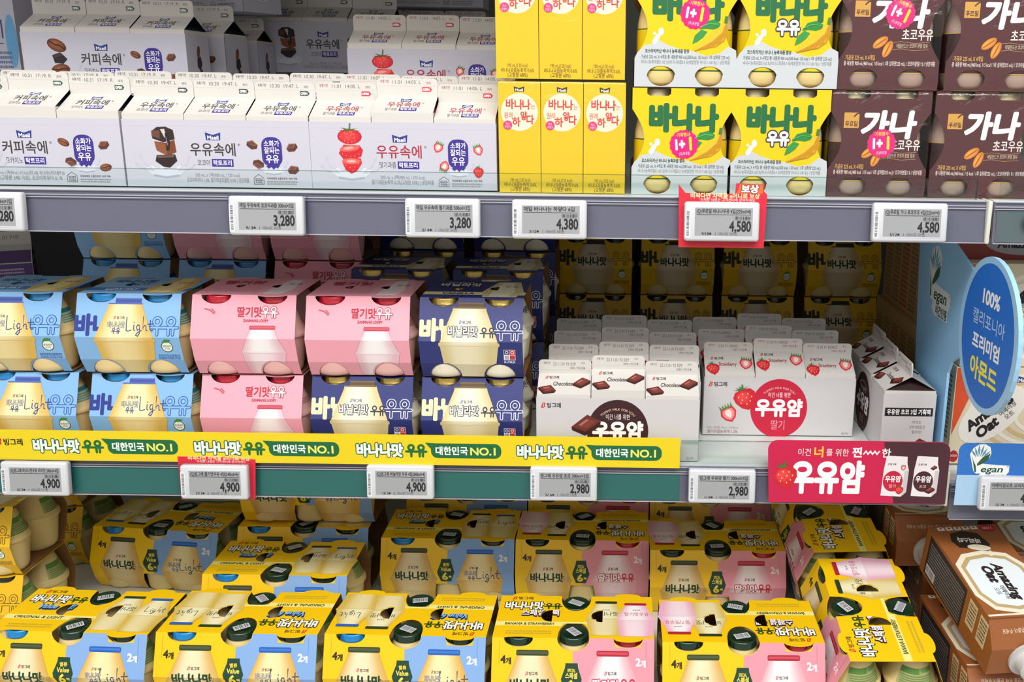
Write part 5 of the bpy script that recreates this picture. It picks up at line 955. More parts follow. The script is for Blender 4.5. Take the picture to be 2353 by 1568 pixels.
PITCH = 6.7; DEEP = 7.0                              # spacing of the bottles across and in depth
KNOT = [(.1, 5.15), (2.0, 6.27), (4.95, 7.02), (9.9, 5.08)]
ZT = 9.9; TY = 5.08
def jar_front(u, z):
    for (z0, a0), (z1, a1) in zip(KNOT, KNOT[1:]):
        if z <= z1 or z1 == KNOT[-1][0]:
            y = -(a0 + (a1 - a0) * (z - z0) / (z1 - z0)); n = Vector((0, -(z1 - z0), -(a1 - a0))).normalized()
            return (u, y, z), tuple(n)
def jar_back(u, z):
    p, n = jar_front(u, z); return (-p[0], -p[1], p[2]), (-n[0], -n[1], n[2])
def dhole(cx, cy, r, flip=False):
    p = [(cx + r * math.cos(math.radians(90 + 20 * k)), cy + r * math.sin(math.radians(90 + 20 * k))) for k in range(10)]
    return [(2 * cx - x, y) for x, y in p][::-1] if flip else p
def jar_sleeve(cols, card, six=False, tabs=True):
    hw = 6.2 if cols == 2 else 9.9
    xs = [(k - (cols - 1) / 2) * PITCH for k in range(cols)]
    m = MB(); th = .05
    for fn in (jar_front, jar_back):
        up = [(-hw, 4.95), (hw, 4.95), (hw, 9.9)]
        for x in reversed(xs):
            mid = six and abs(x) < .1
            up += [(x + (1.98 if mid else 1.8) * math.cos(math.radians(a)), 9.9 - (1.45 if mid else 1.05) * math.sin(math.radians(a))) for a in range(0, 181, 18)]
        up += [(-hw, 9.9)]
        m.sheet([up], fn, th, 0, 1)
        if six:
            m.sheet([[(-hw, 2.0), (-1.9, 2.0), (-1.7, 3.3), (1.7, 3.3), (1.9, 2.0), (hw, 2.0), (hw, 4.95), (-hw, 4.95)]], fn, th, 0, 1)
            m.sheet([[(-hw, .1), (-2.1, .1), (-1.9, 2.0), (-hw, 2.0)]], fn, th, 0, 1); m.sheet([[(2.1, .1), (hw, .1), (hw, 2.0), (1.9, 2.0)]], fn, th, 0, 1)
        else:
            m.sheet([[(-hw, 2.0), (hw, 2.0), (hw, 4.95), (-hw, 4.95)]], fn, th, 0, 1)
            lo = [(-hw, .1)]
            for x in xs: lo += [(x - 1.85 * math.cos(math.radians(a)), .1 + 1.84 * math.sin(math.radians(a))) for a in range(0, 181, 18)]
            lo += [(hw, .1), (hw, 2.0), (-hw, 2.0)]
            m.sheet([lo], fn, th, 0, 1)
    # top board: outline with tabs over the caps, notches for the middle caps, two half-round finger holes
    def edge(sgn):
        e = []
        for x in xs:
            if six and abs(x) < .1:
                e += [(x - 1.95 * math.cos(math.radians(a)), -TY + 3.75 * math.sin(math.radians(a)) ** .75) for a in range(0, 181, 15)]
            elif tabs and (sgn > 0 or x > 0):
                e += [(x - 1.75 * math.cos(math.radians(a)), -TY - .75 * math.sin(math.radians(a))) for a in range(0, 181, 18)]
            else:
                e += [(x - 1.8 * math.cos(math.radians(a)), -TY + .25 * math.sin(math.radians(a))) for a in range(0, 181, 18)]
        return [(x * -sgn, y * -sgn) for x, y in e] if sgn > 0 else e
    out = [(-hw, -TY)] + edge(-1) + [(hw, -TY), (hw, TY)] + edge(1) + [(-hw, TY)]
    holes = [dhole(-2.9, .1, 1.45), dhole(3.5, .1, 1.45)] if six else [dhole(-1.9, .4, 1.05), dhole(2.6, .4, 1.05)]
    m.sheet([out, *holes], TOP(ZT), th, 0, 1)
    m.box(-hw, hw, -5.0, 5.0, .03, .08, 1)
    return m.mesh('sleeve', [card, KRAFT])

def art_uyu_right(a, u, z, col, bgc):
    a.put(uyu(col, .15, fill=bgc), u, z, 1.3, 0, 1)
def front_light():
    a = Art(); bl = '7fb4e6'
    a.text('바나', -4.15, 6.3, 2.5, '27378c', 0, bold=.055, w=4.4); art_uyu_right(a, 4.35, 6.2, '2a4a9a', bl)
    a.put(bottle_pic(9.2, 7.2, 'f6eab6', 'd9b458', '5468b4', '3d52a2'), -.35, .15, 1, 0, 3)
    a.put(binggrae(), -1.0, 7.15, .38, 0, 6)
    a.text('바나나맛', -1.35, 6.35, .72, 'f2e8c0', 6, w=2.1, out=(.07, '4a4f7a')); a.put(uyu('3c4a86', .2), -1.3, 5.65, .42, 0, 7)
    a.put(light_script('3a4f8c'), 1.6, 6.2, 1.12, 0, 6)
    a.put(eco_mark(), 4.55, 3.75, .72, 0, 1); a.put(fine_print(2.6, 4, .17, '3a5a9c', 11), 4.6, 2.65, 1, 0, 1)
    return a
def front_vanilla():
    a = Art(); bl = '2c3576'
    a.text('바닐', -3.9, 6.2, 2.6, 'f4efb4', 0, bold=.06, w=4.6); art_uyu_right(a, 4.45, 6.2, 'f4f4f4', bl)
    a.put(bottle_pic(9.2, 7.2, 'f6f1d6', 'd6c690', '7a6440', '5e4a2c'), -.2, .15, 1, 0, 3)
    a.put(binggrae('3a4a70', '3a7ab8'), -.7, 7.1, .42, 0, 6)
    a.text('바닐라맛', -.95, 6.05, 1.2, 'f6f2e0', 6, w=3.6, bold=.03, out=(.07, '2e3046')); a.put(uyu('2e3046', .2), 2.05, 5.95, .72, 0, 7)
    a.rect(3.9, 2.55, 5.3, 3.95, 'eef0f4', 1); a.rect(3.95, 3.28, 4.58, 3.9, bl, 2); a.rect(4.62, 3.28, 5.25, 3.9, 'd0303a', 2); a.rect(3.95, 2.62, 4.58, 3.22, 'eef0f4', 2); a.rect(4.62, 2.62, 5.25, 3.22, 'c83a44', 2)
    a.stroke(circle(4.26, 3.6, .17, n=10), .07, 'f0f0f0', 3, True); a.stroke(circle(4.93, 3.6, .17, n=10), .07, 'f0f0f0', 3, True)
    for k in range(3): a.rect(4.02, 2.7 + k * .18, 4.5, 2.78 + k * .18, bl, 3)
    a.text('K-MILK', 4.6, 2.32, .38, 'f0f0f0', 1, w=1.35, bold=.02)
    return a
def front_banana():
    a = Art(); ye = 'e9b914'
    a.text('바나', -4.15, 6.5, 2.6, '2c2c14', 0, bold=.06, w=4.4); art_uyu_right(a, 4.3, 6.4, '6a4a10', ye)
    a.put(bottle_pic(9.2, 7.2, 'efe3c4', 'cfae70', '3a3a30', '2a2a22'), -.3, .15, 1, 0, 3)
    a.put(binggrae('3a3022'), -.5, 7.1, .42, 0, 6)
    a.text('바나나맛', -.55, 5.95, 1.45, '2a3a1c', 6, w=4.9, bold=.045); a.put(uyu('9a8a5c', .1), 2.55, 6.0, .6, 0, 6)
    a.put(eco_mark(), 4.5, 3.7, .72, 0, 1); a.put(fine_print(2.6, 4, .17, '6a5410', 12), 4.5, 2.6, 1, 0, 1)
    return a
def front_pink():
    a = Art()
    a.put(bottle_pic(6.3, 5.4, 'fdf9f9', 'e6bcc6', 'c23c50', 'd05868', line='cf8794'), 2.3, .15, 1, 0, 1)
    a.text('딸기맛', .7, 7.95, 1.25, 'c22a44', 1, w=3.0, bold=.03, out=(.05, 'f7c3cc')); a.put(uyu('f7e0e4', .2, out=(.09, 'b02a42')), 3.1, 7.95, .78, 0, 1)
    a.text('ZANMANG LOOPY', 1.5, 7.0, .42, 'b8304a', 1, w=3.0, bold=.05)
    a.stroke([(-4.6, 8.3), (-4.0, 8.15), (-3.5, 7.75)], .16, 'c4505c', 1); a.stroke([(-3.8, 8.3), (-3.4, 7.9)], .13, 'c4505c', 1)
    return a
def top4(title, colt, outc, sub, band, bandtext, pic):
    a = Art()
    a.rect(-6.2, -3.4, 6.2, -1.7, band[0], 0) if band else None
    if bandtext: a.text(bandtext, -2.0, -2.6, 1.3, band[1], 1, w=3.9, bold=.05)
    a.text(title, -2.4, 2.3, 2.1, colt, 1, w=5.2, bold=.03, out=(.06, outc) if outc else None)
    a.put(fine_print(3.2, 1, .4, colt, 21), -2.6, 4.2, 1, 0, 1)
    if sub: a.put(light_script(sub), -1.2, .6, .9, 0, 1)
    pc, pe = pic
    a.poly([(1.2, -4.6), (5.2, -4.6), (5.9, -1.5), (5.0, 4.6), (2.2, 4.6), (.8, -1.5)], pe, 1); a.poly([(1.9, -4.3), (4.2, -4.3), (4.8, -1.4), (4.2, 4.4), (2.9, 4.4), (2.0, -1.4)], pc, 2)
    a.text('Light' if sub else '우유', 4.1, 1.6, 1.1, '40465c', 3, w=1.9)
    return a
def hexbadge(l1, l2):
    a = Art(); a.poly([(-1.25, 0), (-.72, -1.55), (.72, -1.55), (1.25, 0), (.78, 1.25), (.72, 1.75), (-.72, 1.75), (-.78, 1.25)], '1c4430', 0)
    a.text(l1, 0, .98, .5, 'f0d84a', 1, w=.95, bold=.03); a.text(l2, 0, .4, .72, 'f3df5a', 1, w=1.5, bold=.03)
    a.text('6', -.12, -.62, 1.6, 'f3e04a', 1, bold=.035, w=.85); a.text('팩', .62, -.7, .5, 'f3e04a', 1, bold=.03); return a
def front_six(kind):
    a = Art(); blue = kind == 'light'
    c2 = '86aee2' if blue else 'ec9aa8'
    # the second half of the front is printed in the second flavour's colour, its outline clear of the cut-outs
    up = [(0, 4.95), (9.9, 4.95), (9.9, 9.9)] + [(PITCH + 1.84 * math.cos(math.radians(t)), 9.9 - 1.08 * math.sin(math.radians(t))) for t in range(0, 181, 18)]
    up += [(2.02, 9.9)] + [(2.02 * math.cos(math.radians(t)), 9.9 - 1.5 * math.sin(math.radians(t))) for t in range(15, 91, 15)]
    a.poly(up, c2, 0); a.poly([(1.75, 3.35), (1.95, 2.0), (2.15, .1), (9.9, .1), (9.9, 4.95), (0, 4.95), (0, 3.35)], c2, 0)
    a.put(bottle_pic(8.4, 6.9, 'f3e6bd', 'd8ac50', '33401f', '4a5636'), -4.95, .15, 1, 0, 1)
    if blue: a.put(bottle_pic(8.3, 6.9, 'f8e9b0', 'dcae4e', '1d5cb8', '3a78d0'), 4.85, .15, 1, 0, 1)
    else: a.put(bottle_pic(8.4, 6.9, 'fbf1f1', 'e6a7b2', 'b01c30', 'd0485a'), 4.85, .15, 1, 0, 1)
    a.put(binggrae('3a3026'), -5.0, 5.95, .44, 0, 4)
    a.text('바나나맛', -5.2, 4.65, 1.5, '22441f', 4, w=5.0, bold=.045); a.put(uyu('b09c6a', .1), -2.35, 4.5, .58, 0, 4)
    a.put(binggrae('3a3026'), 4.6 if not blue else 4.0, 6.05 if not blue else 5.95, .44 if not blue else .36, 0, 4)
    if blue:
        a.text('바나나맛', 3.55, 5.2, .72, 'f3e7c4', 4, w=2.0, out=(.07, '4a4f7a')); a.put(uyu('3c4a86', .2), 3.65, 4.45, .45, 0, 5)
        a.put(light_script('3a4468'), 6.25, 4.95, 1.2, 0, 4)
    else:
        a.text('딸기맛', 4.0, 4.75, 1.35, 'fbeff0', 4, w=3.3, bold=.03, out=(.07, 'c42440')); a.put(uyu('d02444', .22), 6.75, 4.8, .8, 0, 5)
    a.put(hexbadge(*(('밸류', 'Value') if blue else ('SPECIAL', '스페셜'))), -.15, 5.35, 1.02, 0, 4)
    a.text('4', -8.5, 7.5, 1.2, '33301c', 1, bold=.04); a.text('개', -7.85, 7.3, .8, '33301c', 1, bold=.04)
    a.text('2', 7.95, 7.35, 1.2, 'f8f4f4', 1, bold=.04); a.text('개', 8.6, 7.15, .8, 'f8f4f4', 1, bold=.04)
    a.stroke([(8.9, 6.9), (8.9, 9.6)], .04, 'c0b050' if False else ('6f94c8' if blue else 'c87a88'), 1); a.stroke([(-9.0, 6.9), (-9.0, 9.6)], .04, 'c29c10', 1)
    return a
def top_six(kind):
    a = Art(); blue = kind == 'light'
    a.rect(-9.9, -2.35, 1.6, -1.35, 'f6ec8c', 0)
    a.text('ORIGINAL & LIGHT' if blue else 'BANANA & STRAWBERRY', -5.6, -1.85, .8, '4a4210', 1, w=6.2, bold=.03)
    a.put(binggrae('5a3a14'), -7.0, 4.4, .8, 0, 1)
    a.text('바나나맛', -6.7, 2.5, 2.0, 'fbfaf0', 1, w=5.0, bold=.045, out=(.08, '2c2a14')); a.put(uyu('2a4a1c', .26), -2.95, 2.45, .88, 0, 2)
    if blue: a.text('Value 6팩!', -4.6, .55, 1.5, '8ec2f0', 1, w=4.6, shear=.15, bold=.03, out=(.08, '1c3a7a'))
    else: a.text('스페셜 6팩', -4.4, .55, 1.5, 'f8f2f4', 1, w=4.8, bold=.03, out=(.08, '3a2a3a'))
    a.put(fine_print(5.6, 2, .5, 'c9ac2a', 31), -5.6, -3.6, 1, 0, 1)
    a.put(bottle_pic(8.2, 5.0, 'f4eec8', 'dcc064', '2a3a1c'), 3.9, -4.4, 1, 0, 1)
    a.put(bottle_pic(8.0, 5.0, 'f6eec0' if blue else 'fdf6fa', 'd8b850' if blue else 'eeb4c8', '2a62b8' if blue else 'b0223a'), 7.7, -4.6, 1, 0, 1)
    a.text('바나나맛', 3.9, .6, 1.1, '2c4420', 5, w=3.2); a.put(binggrae('5a4a30'), 3.9, 1.6, .28, 0, 5)
    if blue: a.put(light_script('3a5048'), 8.2, .5, .9, 0, 5)
    else: a.text('딸기맛우유', 7.8, .6, 1.0, 'c42a4a', 5, w=3.2); a.put(binggrae('5a4a30'), 7.8, 1.6, .28, 0, 5)
    # the printing stops at the two finger holes
    return a
def cut_holes(art, holes):
    """drop the bits of printing that would hang over a hole"""
    for P, T, C, L in list(art.it):
        art.it.remove((P, T, C, L)); P = list(P); T = list(T); C = list(C)
        for cx, cy, r, lo in holes:
            for ax, val in ((0, cx - r), (0, cx + (0.0 if lo else r)), (1, cy - r), (1, cy + r), (1, cy), (0, cx - r * .55), (1, cy - r * .6), (1, cy + r * .6)): P, T, C = split(P, T, C, ax, val)
        keep = []
        for t in T:
            x = sum(P[i][0] for i in t) / 3; y = sum(P[i][1] for i in t) / 3
            if not any(math.hypot(x - cx, y - cy) < r * 1.02 and (not lo or x < cx) for cx, cy, r, lo in holes): keep.append(t)
        art.it.append((P, keep, C, L))
    return art
def cut_boxes(art, boxes):
    """drop printing where the board is notched: boxes (x0, x1, y0, y1)"""
    for it in list(art.it):
        P, T, C, L = it; art.it.remove(it); P = list(P); T = list(T); C = list(C)
        for x0, x1, y0, y1 in boxes:
            near = []; rest = []
            for t in T:
                xs = [P[i][0] for i in t]; ys = [P[i][1] for i in t]
                (near if min(xs) < x1 and max(xs) > x0 and min(ys) < y1 and max(ys) > y0 else rest).append(t)
            if not near: continue
            for ax, val in ((0, x0), (0, x1), (1, y0), (1, y1)): P, near, C = split(P, near, C, ax, val)
            T = rest + [t for t in near if not (x0 < sum(P[i][0] for i in t) / 3 < x1 and y0 < sum(P[i][1] for i in t) / 3 < y1)]
        art.it.append((P, T, C, L))
    return art
FOOT = [(x - 2.0 * math.sqrt(1 - k * k / 324), x + 2.0 * math.sqrt(1 - k * k / 324), .1 + 1.95 * k / 18 if k else -.1, .1 + 1.95 * (k + 1) / 18) for x in (-PITCH / 2, PITCH / 2) for k in range(18)]
CAPN = [(x - 1.82, x + 1.82, 8.82, 9.95) for x in (-PITCH / 2, PITCH / 2)]
KIND = {  # card colour, bottle kind, cap, front art, top art
    'light': ('86b8e8', 'light', 'blue', front_light, lambda: top4('바나나맛', '24407c', None, '24407c', ('3a78c0', 'e8f0f8'), 'LOW FAT', ('f0dc98', 'd8b860'))),
    'pink': ('f2a7b6', 'pink', 'red', front_pink, lambda: top4('딸기맛', 'c02c48', 'f6bac4', None, None, None, ('f8ecee', 'f4b6c0'))),
    'vanilla': ('2c3576', 'vanilla', 'gold', front_vanilla, lambda: top4('바닐라맛', 'f0ecd4', '1c2250', None, ('efe6a8', '2c3576'), 'VANILLA', ('f2ecd2', 'd8cc9c'))),
    'banana': ('f0be12', 'banana', 'green', front_banana, lambda: top4('바나나맛', 'fbf8ea', '2c3a1c', None, ('f6e888', '3a3410'), 'ORIGINAL', ('f2e6c0', 'd8b868'))),
}
_pk = {}
def pack_parts(kind, six):
    key = (kind, six)
    if key in _pk: return _pk[key]
    if six:
        card = mat('card_yellow_six', 'fccb08', .4, noise=.015, nscale=50)
        sl = jar_sleeve(3, card, True)
        boxes = [(PITCH - 1.6, PITCH + 1.6, 8.95, 9.95), (-PITCH - 1.6, -PITCH + 1.6, 8.95, 9.95), (-1.9, 1.9, .0, 3.32)]
        fp = cut_boxes(front_six(kind), boxes).mesh('front_print', jar_front, [(1, 2.0), (1, 4.95)])
        ta = top_six(kind)
        H = [(-2.9, .1, 1.45, True), (3.5, .1, 1.45, True)]
        tu = cut_boxes(cut_holes(ta, H), [(-2.0, 2.0, -5.7, -2.6), (-2.0, 2.0, 2.6, 5.7), (-1.5, 1.5, -2.6, -1.75), (-1.5, 1.5, 1.75, 2.6)]).mesh('top_print', TOP(ZT))
        tb = Art().put(top_six(kind), 0, 0, 1, 180)
        tf = cut_boxes(cut_holes(tb, H), [(-2.0, 2.0, -5.7, -2.6), (-2.0, 2.0, 2.6, 5.7), (-1.5, 1.5, -2.6, -1.75), (-1.5, 1.5, 1.75, 2.6)]).mesh('top_print', TOP(ZT))
        _pk[key] = (sl, fp, tu, tf)
    else:
        c, b, cp, fa, ta = KIND[kind]
        sl = jar_sleeve(2, mat('card_' + kind, c, .42, noise=.015, nscale=50))
        fp = cut_boxes(fa(), FOOT + CAPN).mesh('front_print', jar_front, [(1, 2.0), (1, 4.95)])
        tp = cut_holes(ta(), [(-1.9, .4, 1.05, True), (2.6, .4, 1.05, True)]).mesh('top_print', TOP(ZT))
        _pk[key] = (sl, fp, tp, tp)
    return _pk[key]
_st = {}
def sticker_mesh(seed):
    if seed not in _st: _st[seed] = Art().put(barcode(1.9, 1.1, seed), 0, 0).mesh('barcode_sticker', TOP(9.72), lift=.01)
    return _st[seed]
rnd = random.Random(11)
def jar_pack(kind, x, yf, z, label, group, rz=0.0, six=False, flip=False, rx=0.0, hide_back=False, plain=False):
    """x: middle of the front, yf: most forward point of the front, z: what it stands on"""
    sl, fp, tu, tf = pack_parts(kind, six)
    a = math.radians(rz)
    cx, cy = x - 7.05 * math.sin(a), yf + 7.05 * math.cos(a)
    t = thing('six_pack' if six else 'four_pack', label, 'milk pack', (cx, cy, z + .03), (math.radians(rx), 0, a), group)
    s = obj('sleeve', sl, t); obj('front_print', fp, s); obj('top_print', tf if flip else tu, s)
    n = 3 if six else 2
    for r in (-1, 1):
        if r > 0 and hide_back: continue
        for k in range(n):
            px = (k - (n - 1) / 2) * PITCH; py = r * DEEP / 2
            if six:
                bk, cp = 'banana', 'green'
                if kind == 'light' and px < -1: bk, cp = 'light', 'blue'
                if kind == 'berry' and px > 1 and not plain: bk, cp = 'pink', 'red'
            else: bk, cp = KIND[kind][1], KIND[kind][2]
            mid = six and abs(px) < .1
            b = obj('bottle', jar_mesh(bk), t, (px, py, .14 if mid else .1), (0, 0, 0))
            obj('cap', cap_mesh(cp), b)
            out = 0 if px > 1 else math.pi
            if abs(px) > 1: obj('label_print', jar_print(bk), b, (0, 0, 0), (0, 0, out + rnd.uniform(-.35, .35)))
            if mid: obj('barcode_sticker', sticker_mesh(1 + (r > 0)), b, (0, 0, 0), (0, 0, rnd.uniform(-.9, .9)))
    return t

# ================================================================ gable-top cartons sold in threes
_g = {}
def gable_mesh(key, w, d, h, rise, fin, endcol):
    if key in _g: return _g[key]
    m = MB(); a, b = w / 2, d / 2; q = .07
    m.box(-a, a, -b, b, 0, h, 0)
    R = h + rise
    # roof slopes, a thin double board each, tucked ends, upright fin with rounded corners
    for s in (-1, 1):
        vs = [(-a, s * b, h), (a, s * b, h), (a, s * q, R), (-a, s * q, R)]
        m.add(vs, [(0, 1, 2, 3) if s < 0 else (3, 2, 1, 0)], 0)
        e = a - .05
        m.add([(s * e, -b, h), (s * e, b, h), (s * (a - w * .30), 0, R - .05)], [(0, 1, 2) if s > 0 else (2, 1, 0)], 1)
        m.add([(s * a, -b, h), (s * a, -q, R), (s * (a - w * .30), 0, R - .05)], [(0, 1, 2), (2, 1, 0)], 1)
        m.add([(s * a, b, h), (s * a, q, R), (s * (a - w * .30), 0, R - .05)], [(0, 1, 2), (2, 1, 0)], 1)
    f = [(-a, R - .02), (a, R - .02)] + [(a - .45 + .45 * math.cos(math.radians(t)), R + fin - .45 + .45 * math.sin(math.radians(t))) for t in (0, 30, 60, 90)]
    f += [(-a + .45 - .45 * math.cos(math.radians(t)), R + fin - .45 + .45 * math.sin(math.radians(t))) for t in (90, 60, 30, 0)]
    m.sheet([f], FRONT(-q), 2 * q, 0)
    me = m.mesh('carton', [CARTON_CARD, mat('carton_end_' + endcol, endcol, .5)])
    _g[key] = me
    return me
def tray_sleeve(w, d, h, card=None):
    """open sleeve round three cartons with a creased bottom edge"""
    m = MB(); t = .05; a, b = w / 2, d / 2
    m.box(-a, a, -b, -b + t, .25, h); m.box(-a, a, b - t, b, .25, h); m.box(-a, -a + t, -b, b, .25, h); m.box(a - t, a, -b, b, .25, h)
    m.box(-a, a, -b, b, .16, .25)
    return m.mesh('sleeve', card or WHITE_CARD)
MAEIL = {  # title, sub, ink of the title, end colour, open tag colour, front picture, bits, small print, dates
    'coffee': ('커피속에', '모카치노', '3a3634', '101c30', '2c5640', coffee_stack, ('bean', 'bit', 'bit', 'bean'), '300 mL x 3팩(900 mL / 615 kcal) 원유 60%, 에스프레소커피추출액 2%', '(고형분 34% 이상), 코코아파우더 0.1%', '10.31  17:19. R'),
    'cocoa': ('우유속에', '코코아', '3a3634', '0e1420', '3c403c', choco_stack, ('bit', 'bit', 'bit', 'bit'), '300 mL x 3팩(900 mL / 720 kcal)', '코코아파우더 1.6%, 벨기에생초콜릿 0.5% | 냉장제품', '10.30  19:47. L'),
    'straw': ('우유속에', '딸기과즙', 'a8283c', 'a01420', 'd02c48', sliced_strawberry, ('half', 'half', 'half', 'straw'), '300 mL x 3팩(900 mL / 675 kcal)', '딸기과즙농축액 0.2%(고형분 50%) | 냉장제품', '11.01  14:05. L'),
}
def lactofree(k):
    a = Art(); a.poly(rrect(-1.2, -.42, 1.2, .42, .06), PURPLE, 0); a.text('락토프리', 0, 0, .66, 'f4f2f8', 1, w=2.15, bold=.02); return a
def maeil_front(k):
    T, S, tc, _, _, pic, bits, s1, s2, _ = MAEIL[k]; a = Art()
    a.put(maeil(), -.35, 5.75, .86, 0, 0); a.text(T, -.45, 4.3, 1.55, tc, 0, w=5.2, bold=.012); a.text('®', 2.45, 4.85, .35, tc, 0)
    a.text(S, -.85, 2.85, .78, '4a4440', 0, anchor='r', w=1.95 if len(S) > 3 else 1.5); a.put(lactofree(k), .5, 2.85, 1.0, 0, 0)
    a.put(splash(), -5.9, 2.6, 1.25, 0, 0); a.put(pic(), -5.9, 4.15, 1.18, 0, 2)
    a.text(s1, -.2, 1.5, .52, '8a8688', 0, w=5.0 if len(s1) < 40 else 7.6); a.text(s2, -.2, .95, .58, '8a8688', 0, w=7.0)
    a.put(splash(), 6.1, 2.5, .75, 0, 0)
    a.poly(rrect(4.95, 2.55, 7.2, 5.75, .9), PURPLE, 2); a.poly([(5.3, 2.6), (5.6, 2.3), (5.9, 2.5), (6.15, 2.2), (6.4, 2.45), (6.6, 2.35), (6.9, 2.7)], PURPLE, 2)
    for t, zz, e in (('소화가', 5.05, .72), ('잘되는', 4.3, .78), ('우유', 3.35, 1.0)): a.text(t, 6.08, zz, e, 'f2f0f8', 3, w=1.75 if e < .9 else 1.5, bold=.02)
    fn = {'bean': bean, 'bit': choco_bit, 'half': half_strawberry, 'straw': strawberry}
    for b, (u, z, r) in zip(bits, ((3.9, 4.9, -25), (8.3, 4.65, 20), (4.5, 2.75, 160), (8.3, 2.2, 10))): a.put(fn[b](), u, z, .68, r if b != 'straw' else 0, 3)
    a.stroke([(3.85, .55), (4.95, .55), (4.95, 1.25), (4.4, 1.65), (3.85, 1.25)], .05, '5a5658', 1, True); a.text('우유배달', 4.4, .75, .28, '4a4648', 1, w=.8)
    a.put(fine_print(.8, 2, .16, '6a6668', 41), 4.4, 1.15, 1, 0, 1)
    a.text('우유속에와 소잘우유의 1%의 약속', 7.0, 1.2, .3, '5a5658', 1, w=3.4, bold=.02); a.put(fine_print(3.4, 2, .26, '9a9698', 42), 7.0, .85, 1, 0, 1)
    a.stroke([(-10.2, 6.85), (10.2, 6.85)], .03, 'd6d3de', 0)
    return a
def maeil_side():
    a = Art(); a.put(bean(), 0, 5.4, .8, 70); a.poly([(-.5, 4.6), (.6, 4.9), (.9, 3.9), (.2, 3.1), (-.6, 3.6)], '2b2024', 1); a.put(bean('8a4c30'), .3, 2.6, .8, 60, 1); a.put(splash(), .2, 2.2, .6, 0, 0); return a
def maeil_roof(k):
    T, S, tc = MAEIL[k][:3]; a = Art()
    a.put(maeil(), 0, 2.55, .62, 0, 0); a.text(T, -.1, 1.65, 1.15, tc, 0, w=3.7, bold=.01); a.text('®', 2.0, 1.95, .3, tc, 0)
    a.text(S, -.7, .7, .62, '5a5450', 0, anchor='r', w=1.35); a.put(lactofree(k), .5, .7, .8, 0, 0); return a
def open_tag(col):
    a = Art(); a.poly([(-.62, -.3), (.42, -.3), (.66, 0), (.42, .3), (-.62, .3)], col, 0); a.text('OPEN', -.08, 0, .42, 'f2f2f2', 1, w=.9, bold=.06); return a
def maeil_fin(k):
    a = Art(); a.text(MAEIL[k][9], -.1, 1.55, .55, '77736e', 0, w=3.3); a.text('유통기한', -2.55, 1.6, .36, MAEIL[k][2], 0, w=1.0); a.text('까지', 2.4, 1.45, .34, MAEIL[k][2], 0, w=.55)
    a.put(open_tag(MAEIL[k][4]), 2.2, .75, .85); a.stroke([(-3.3, 1.12), (3.3, 1.12)], .03, 'd8d4cc', 0); return a
YUM = {'choco': ('Chocolate', '22.11.01 F2 029', '4a2320', '초코'), 'berry': ('Strawberry', '11.01 F1 H3H25', 'c81c3c', '딸기')}
def yum_front(k):
    a = Art(); c = YUM[k][2]
    a.put(binggrae(), -8.1, 7.15, .72)
    a.poly([p for p in circle(.0, 3.9, 3.75, 4.05, 40)], c if k == 'berry' else '3a1a1c', 0)
    a.text('YUMMY MILK FOR YOU', 0, 6.75, .42, 'f2c6b8', 2, w=4.6, arc=3.0); a.text('이건 너를 위한', 0, 5.75, .78, 'f8f0ee', 2, w=3.0)
    a.text('우유얌', 0, 3.95, 2.55, 'fbf6f4', 2, w=6.2, bold=.05); a.text(YUM[k][3], 0, 1.6, 1.45, 'f0a8b4' if k == 'berry' else 'd8b8a8', 2, w=2.0)
    if k == 'berry':
        a.put(strawberry(), -4.5, 5.3, 1.75, 20, 3); a.put(half_strawberry(), -6.6, 3.2, 1.35, 25, 3)
    else:
        a.put(choco_square(), -3.9, 4.7, 1.75, 0, 3); a.put(choco_square(), -6.0, 1.9, 1.6, 15, 3)
    a.text('가공유 / 냉장제품 / 300 mL x 3개 (900 mL)', -7.3, 1.15, .42, '9a9094', 1, w=4.2); a.text('딸기과즙농축액 1.2%' if k == 'berry' else '코코아분말 1.2%', -7.3, .6, .5, '8a3040' if k == 'berry' else '6a4a44', 1, w=4.0)
    return a
def yum_roof(k):
    a = Art(); a.put(binggrae(), -1.6, 2.75, .52); a.text(YUM[k][0], -.2, 1.75, .85, '3a2a2a' if k == 'choco' else 'a02c3c', 0, w=2.5, bold=.02, shear=.12)
    if k == 'choco': a.put(choco_square(), 2.15, 1.9, 1.15, 0, 0); a.put(choco_square(), -2.2, .8, 1.1, -25, 0)
    else: a.put(half_strawberry(), 2.35, 1.95, 1.15, -10, 0); a.put(strawberry(), -2.25, .95, 1.1, 10, 0)
    return a
def yum_fin(k):
    a = Art(); c = '6a6260' if k == 'choco' else 'b05060'
    a.text('유통기한', -2.35, 1.5, .36, c, 0, w=.9); a.text('까지', 2.3, 1.5, .32, c, 0, w=.5); a.text(YUM[k][1], -.1, 1.38, .62, '6e6a68', 0, w=2.9, track=.02)
    a.text('OPEN / 여는곳 ▶', 1.6, .8, .4, c, 0, w=2.0); a.stroke([(-3.2, .5), (3.2, .5)], .03, 'cdc8c0', 0); return a
def yum_end():
    a = Art(); a.poly([(-3.0, 5.2), (3.0, 5.2), (3.0, 6.3), (-3.0, 6.3)], '1f1c1c', 0); a.text('우유얌 초코 3입 기획팩', 0, 5.75, .78, 'f4f2f2', 1, w=5.5, bold=.03)
    a.text('아직도', 1.1, 4.4, .5, '6a6668', 0, w=1.2); a.text('진하게맛있찬', 1.2, 3.75, .5, '6a6668', 0, w=2.0); a.text('찰이지!!', 1.2, 3.1, .5, '6a6668', 0, w=1.3)
    a.put(choco_square(), 1.5, 1.3, 1.3, 0, 0); a.put(choco_square(), .5, .9, 1.1, 10, 1); return a
GEO = {'maeil': (6.8, 6.8, 7.7, 1.75, 1.95, 20.75, 7.0, 7.5), 'yum': (6.5, 6.4, 8.2, 1.75, 1.75, 19.9, 6.6, 8.1)}
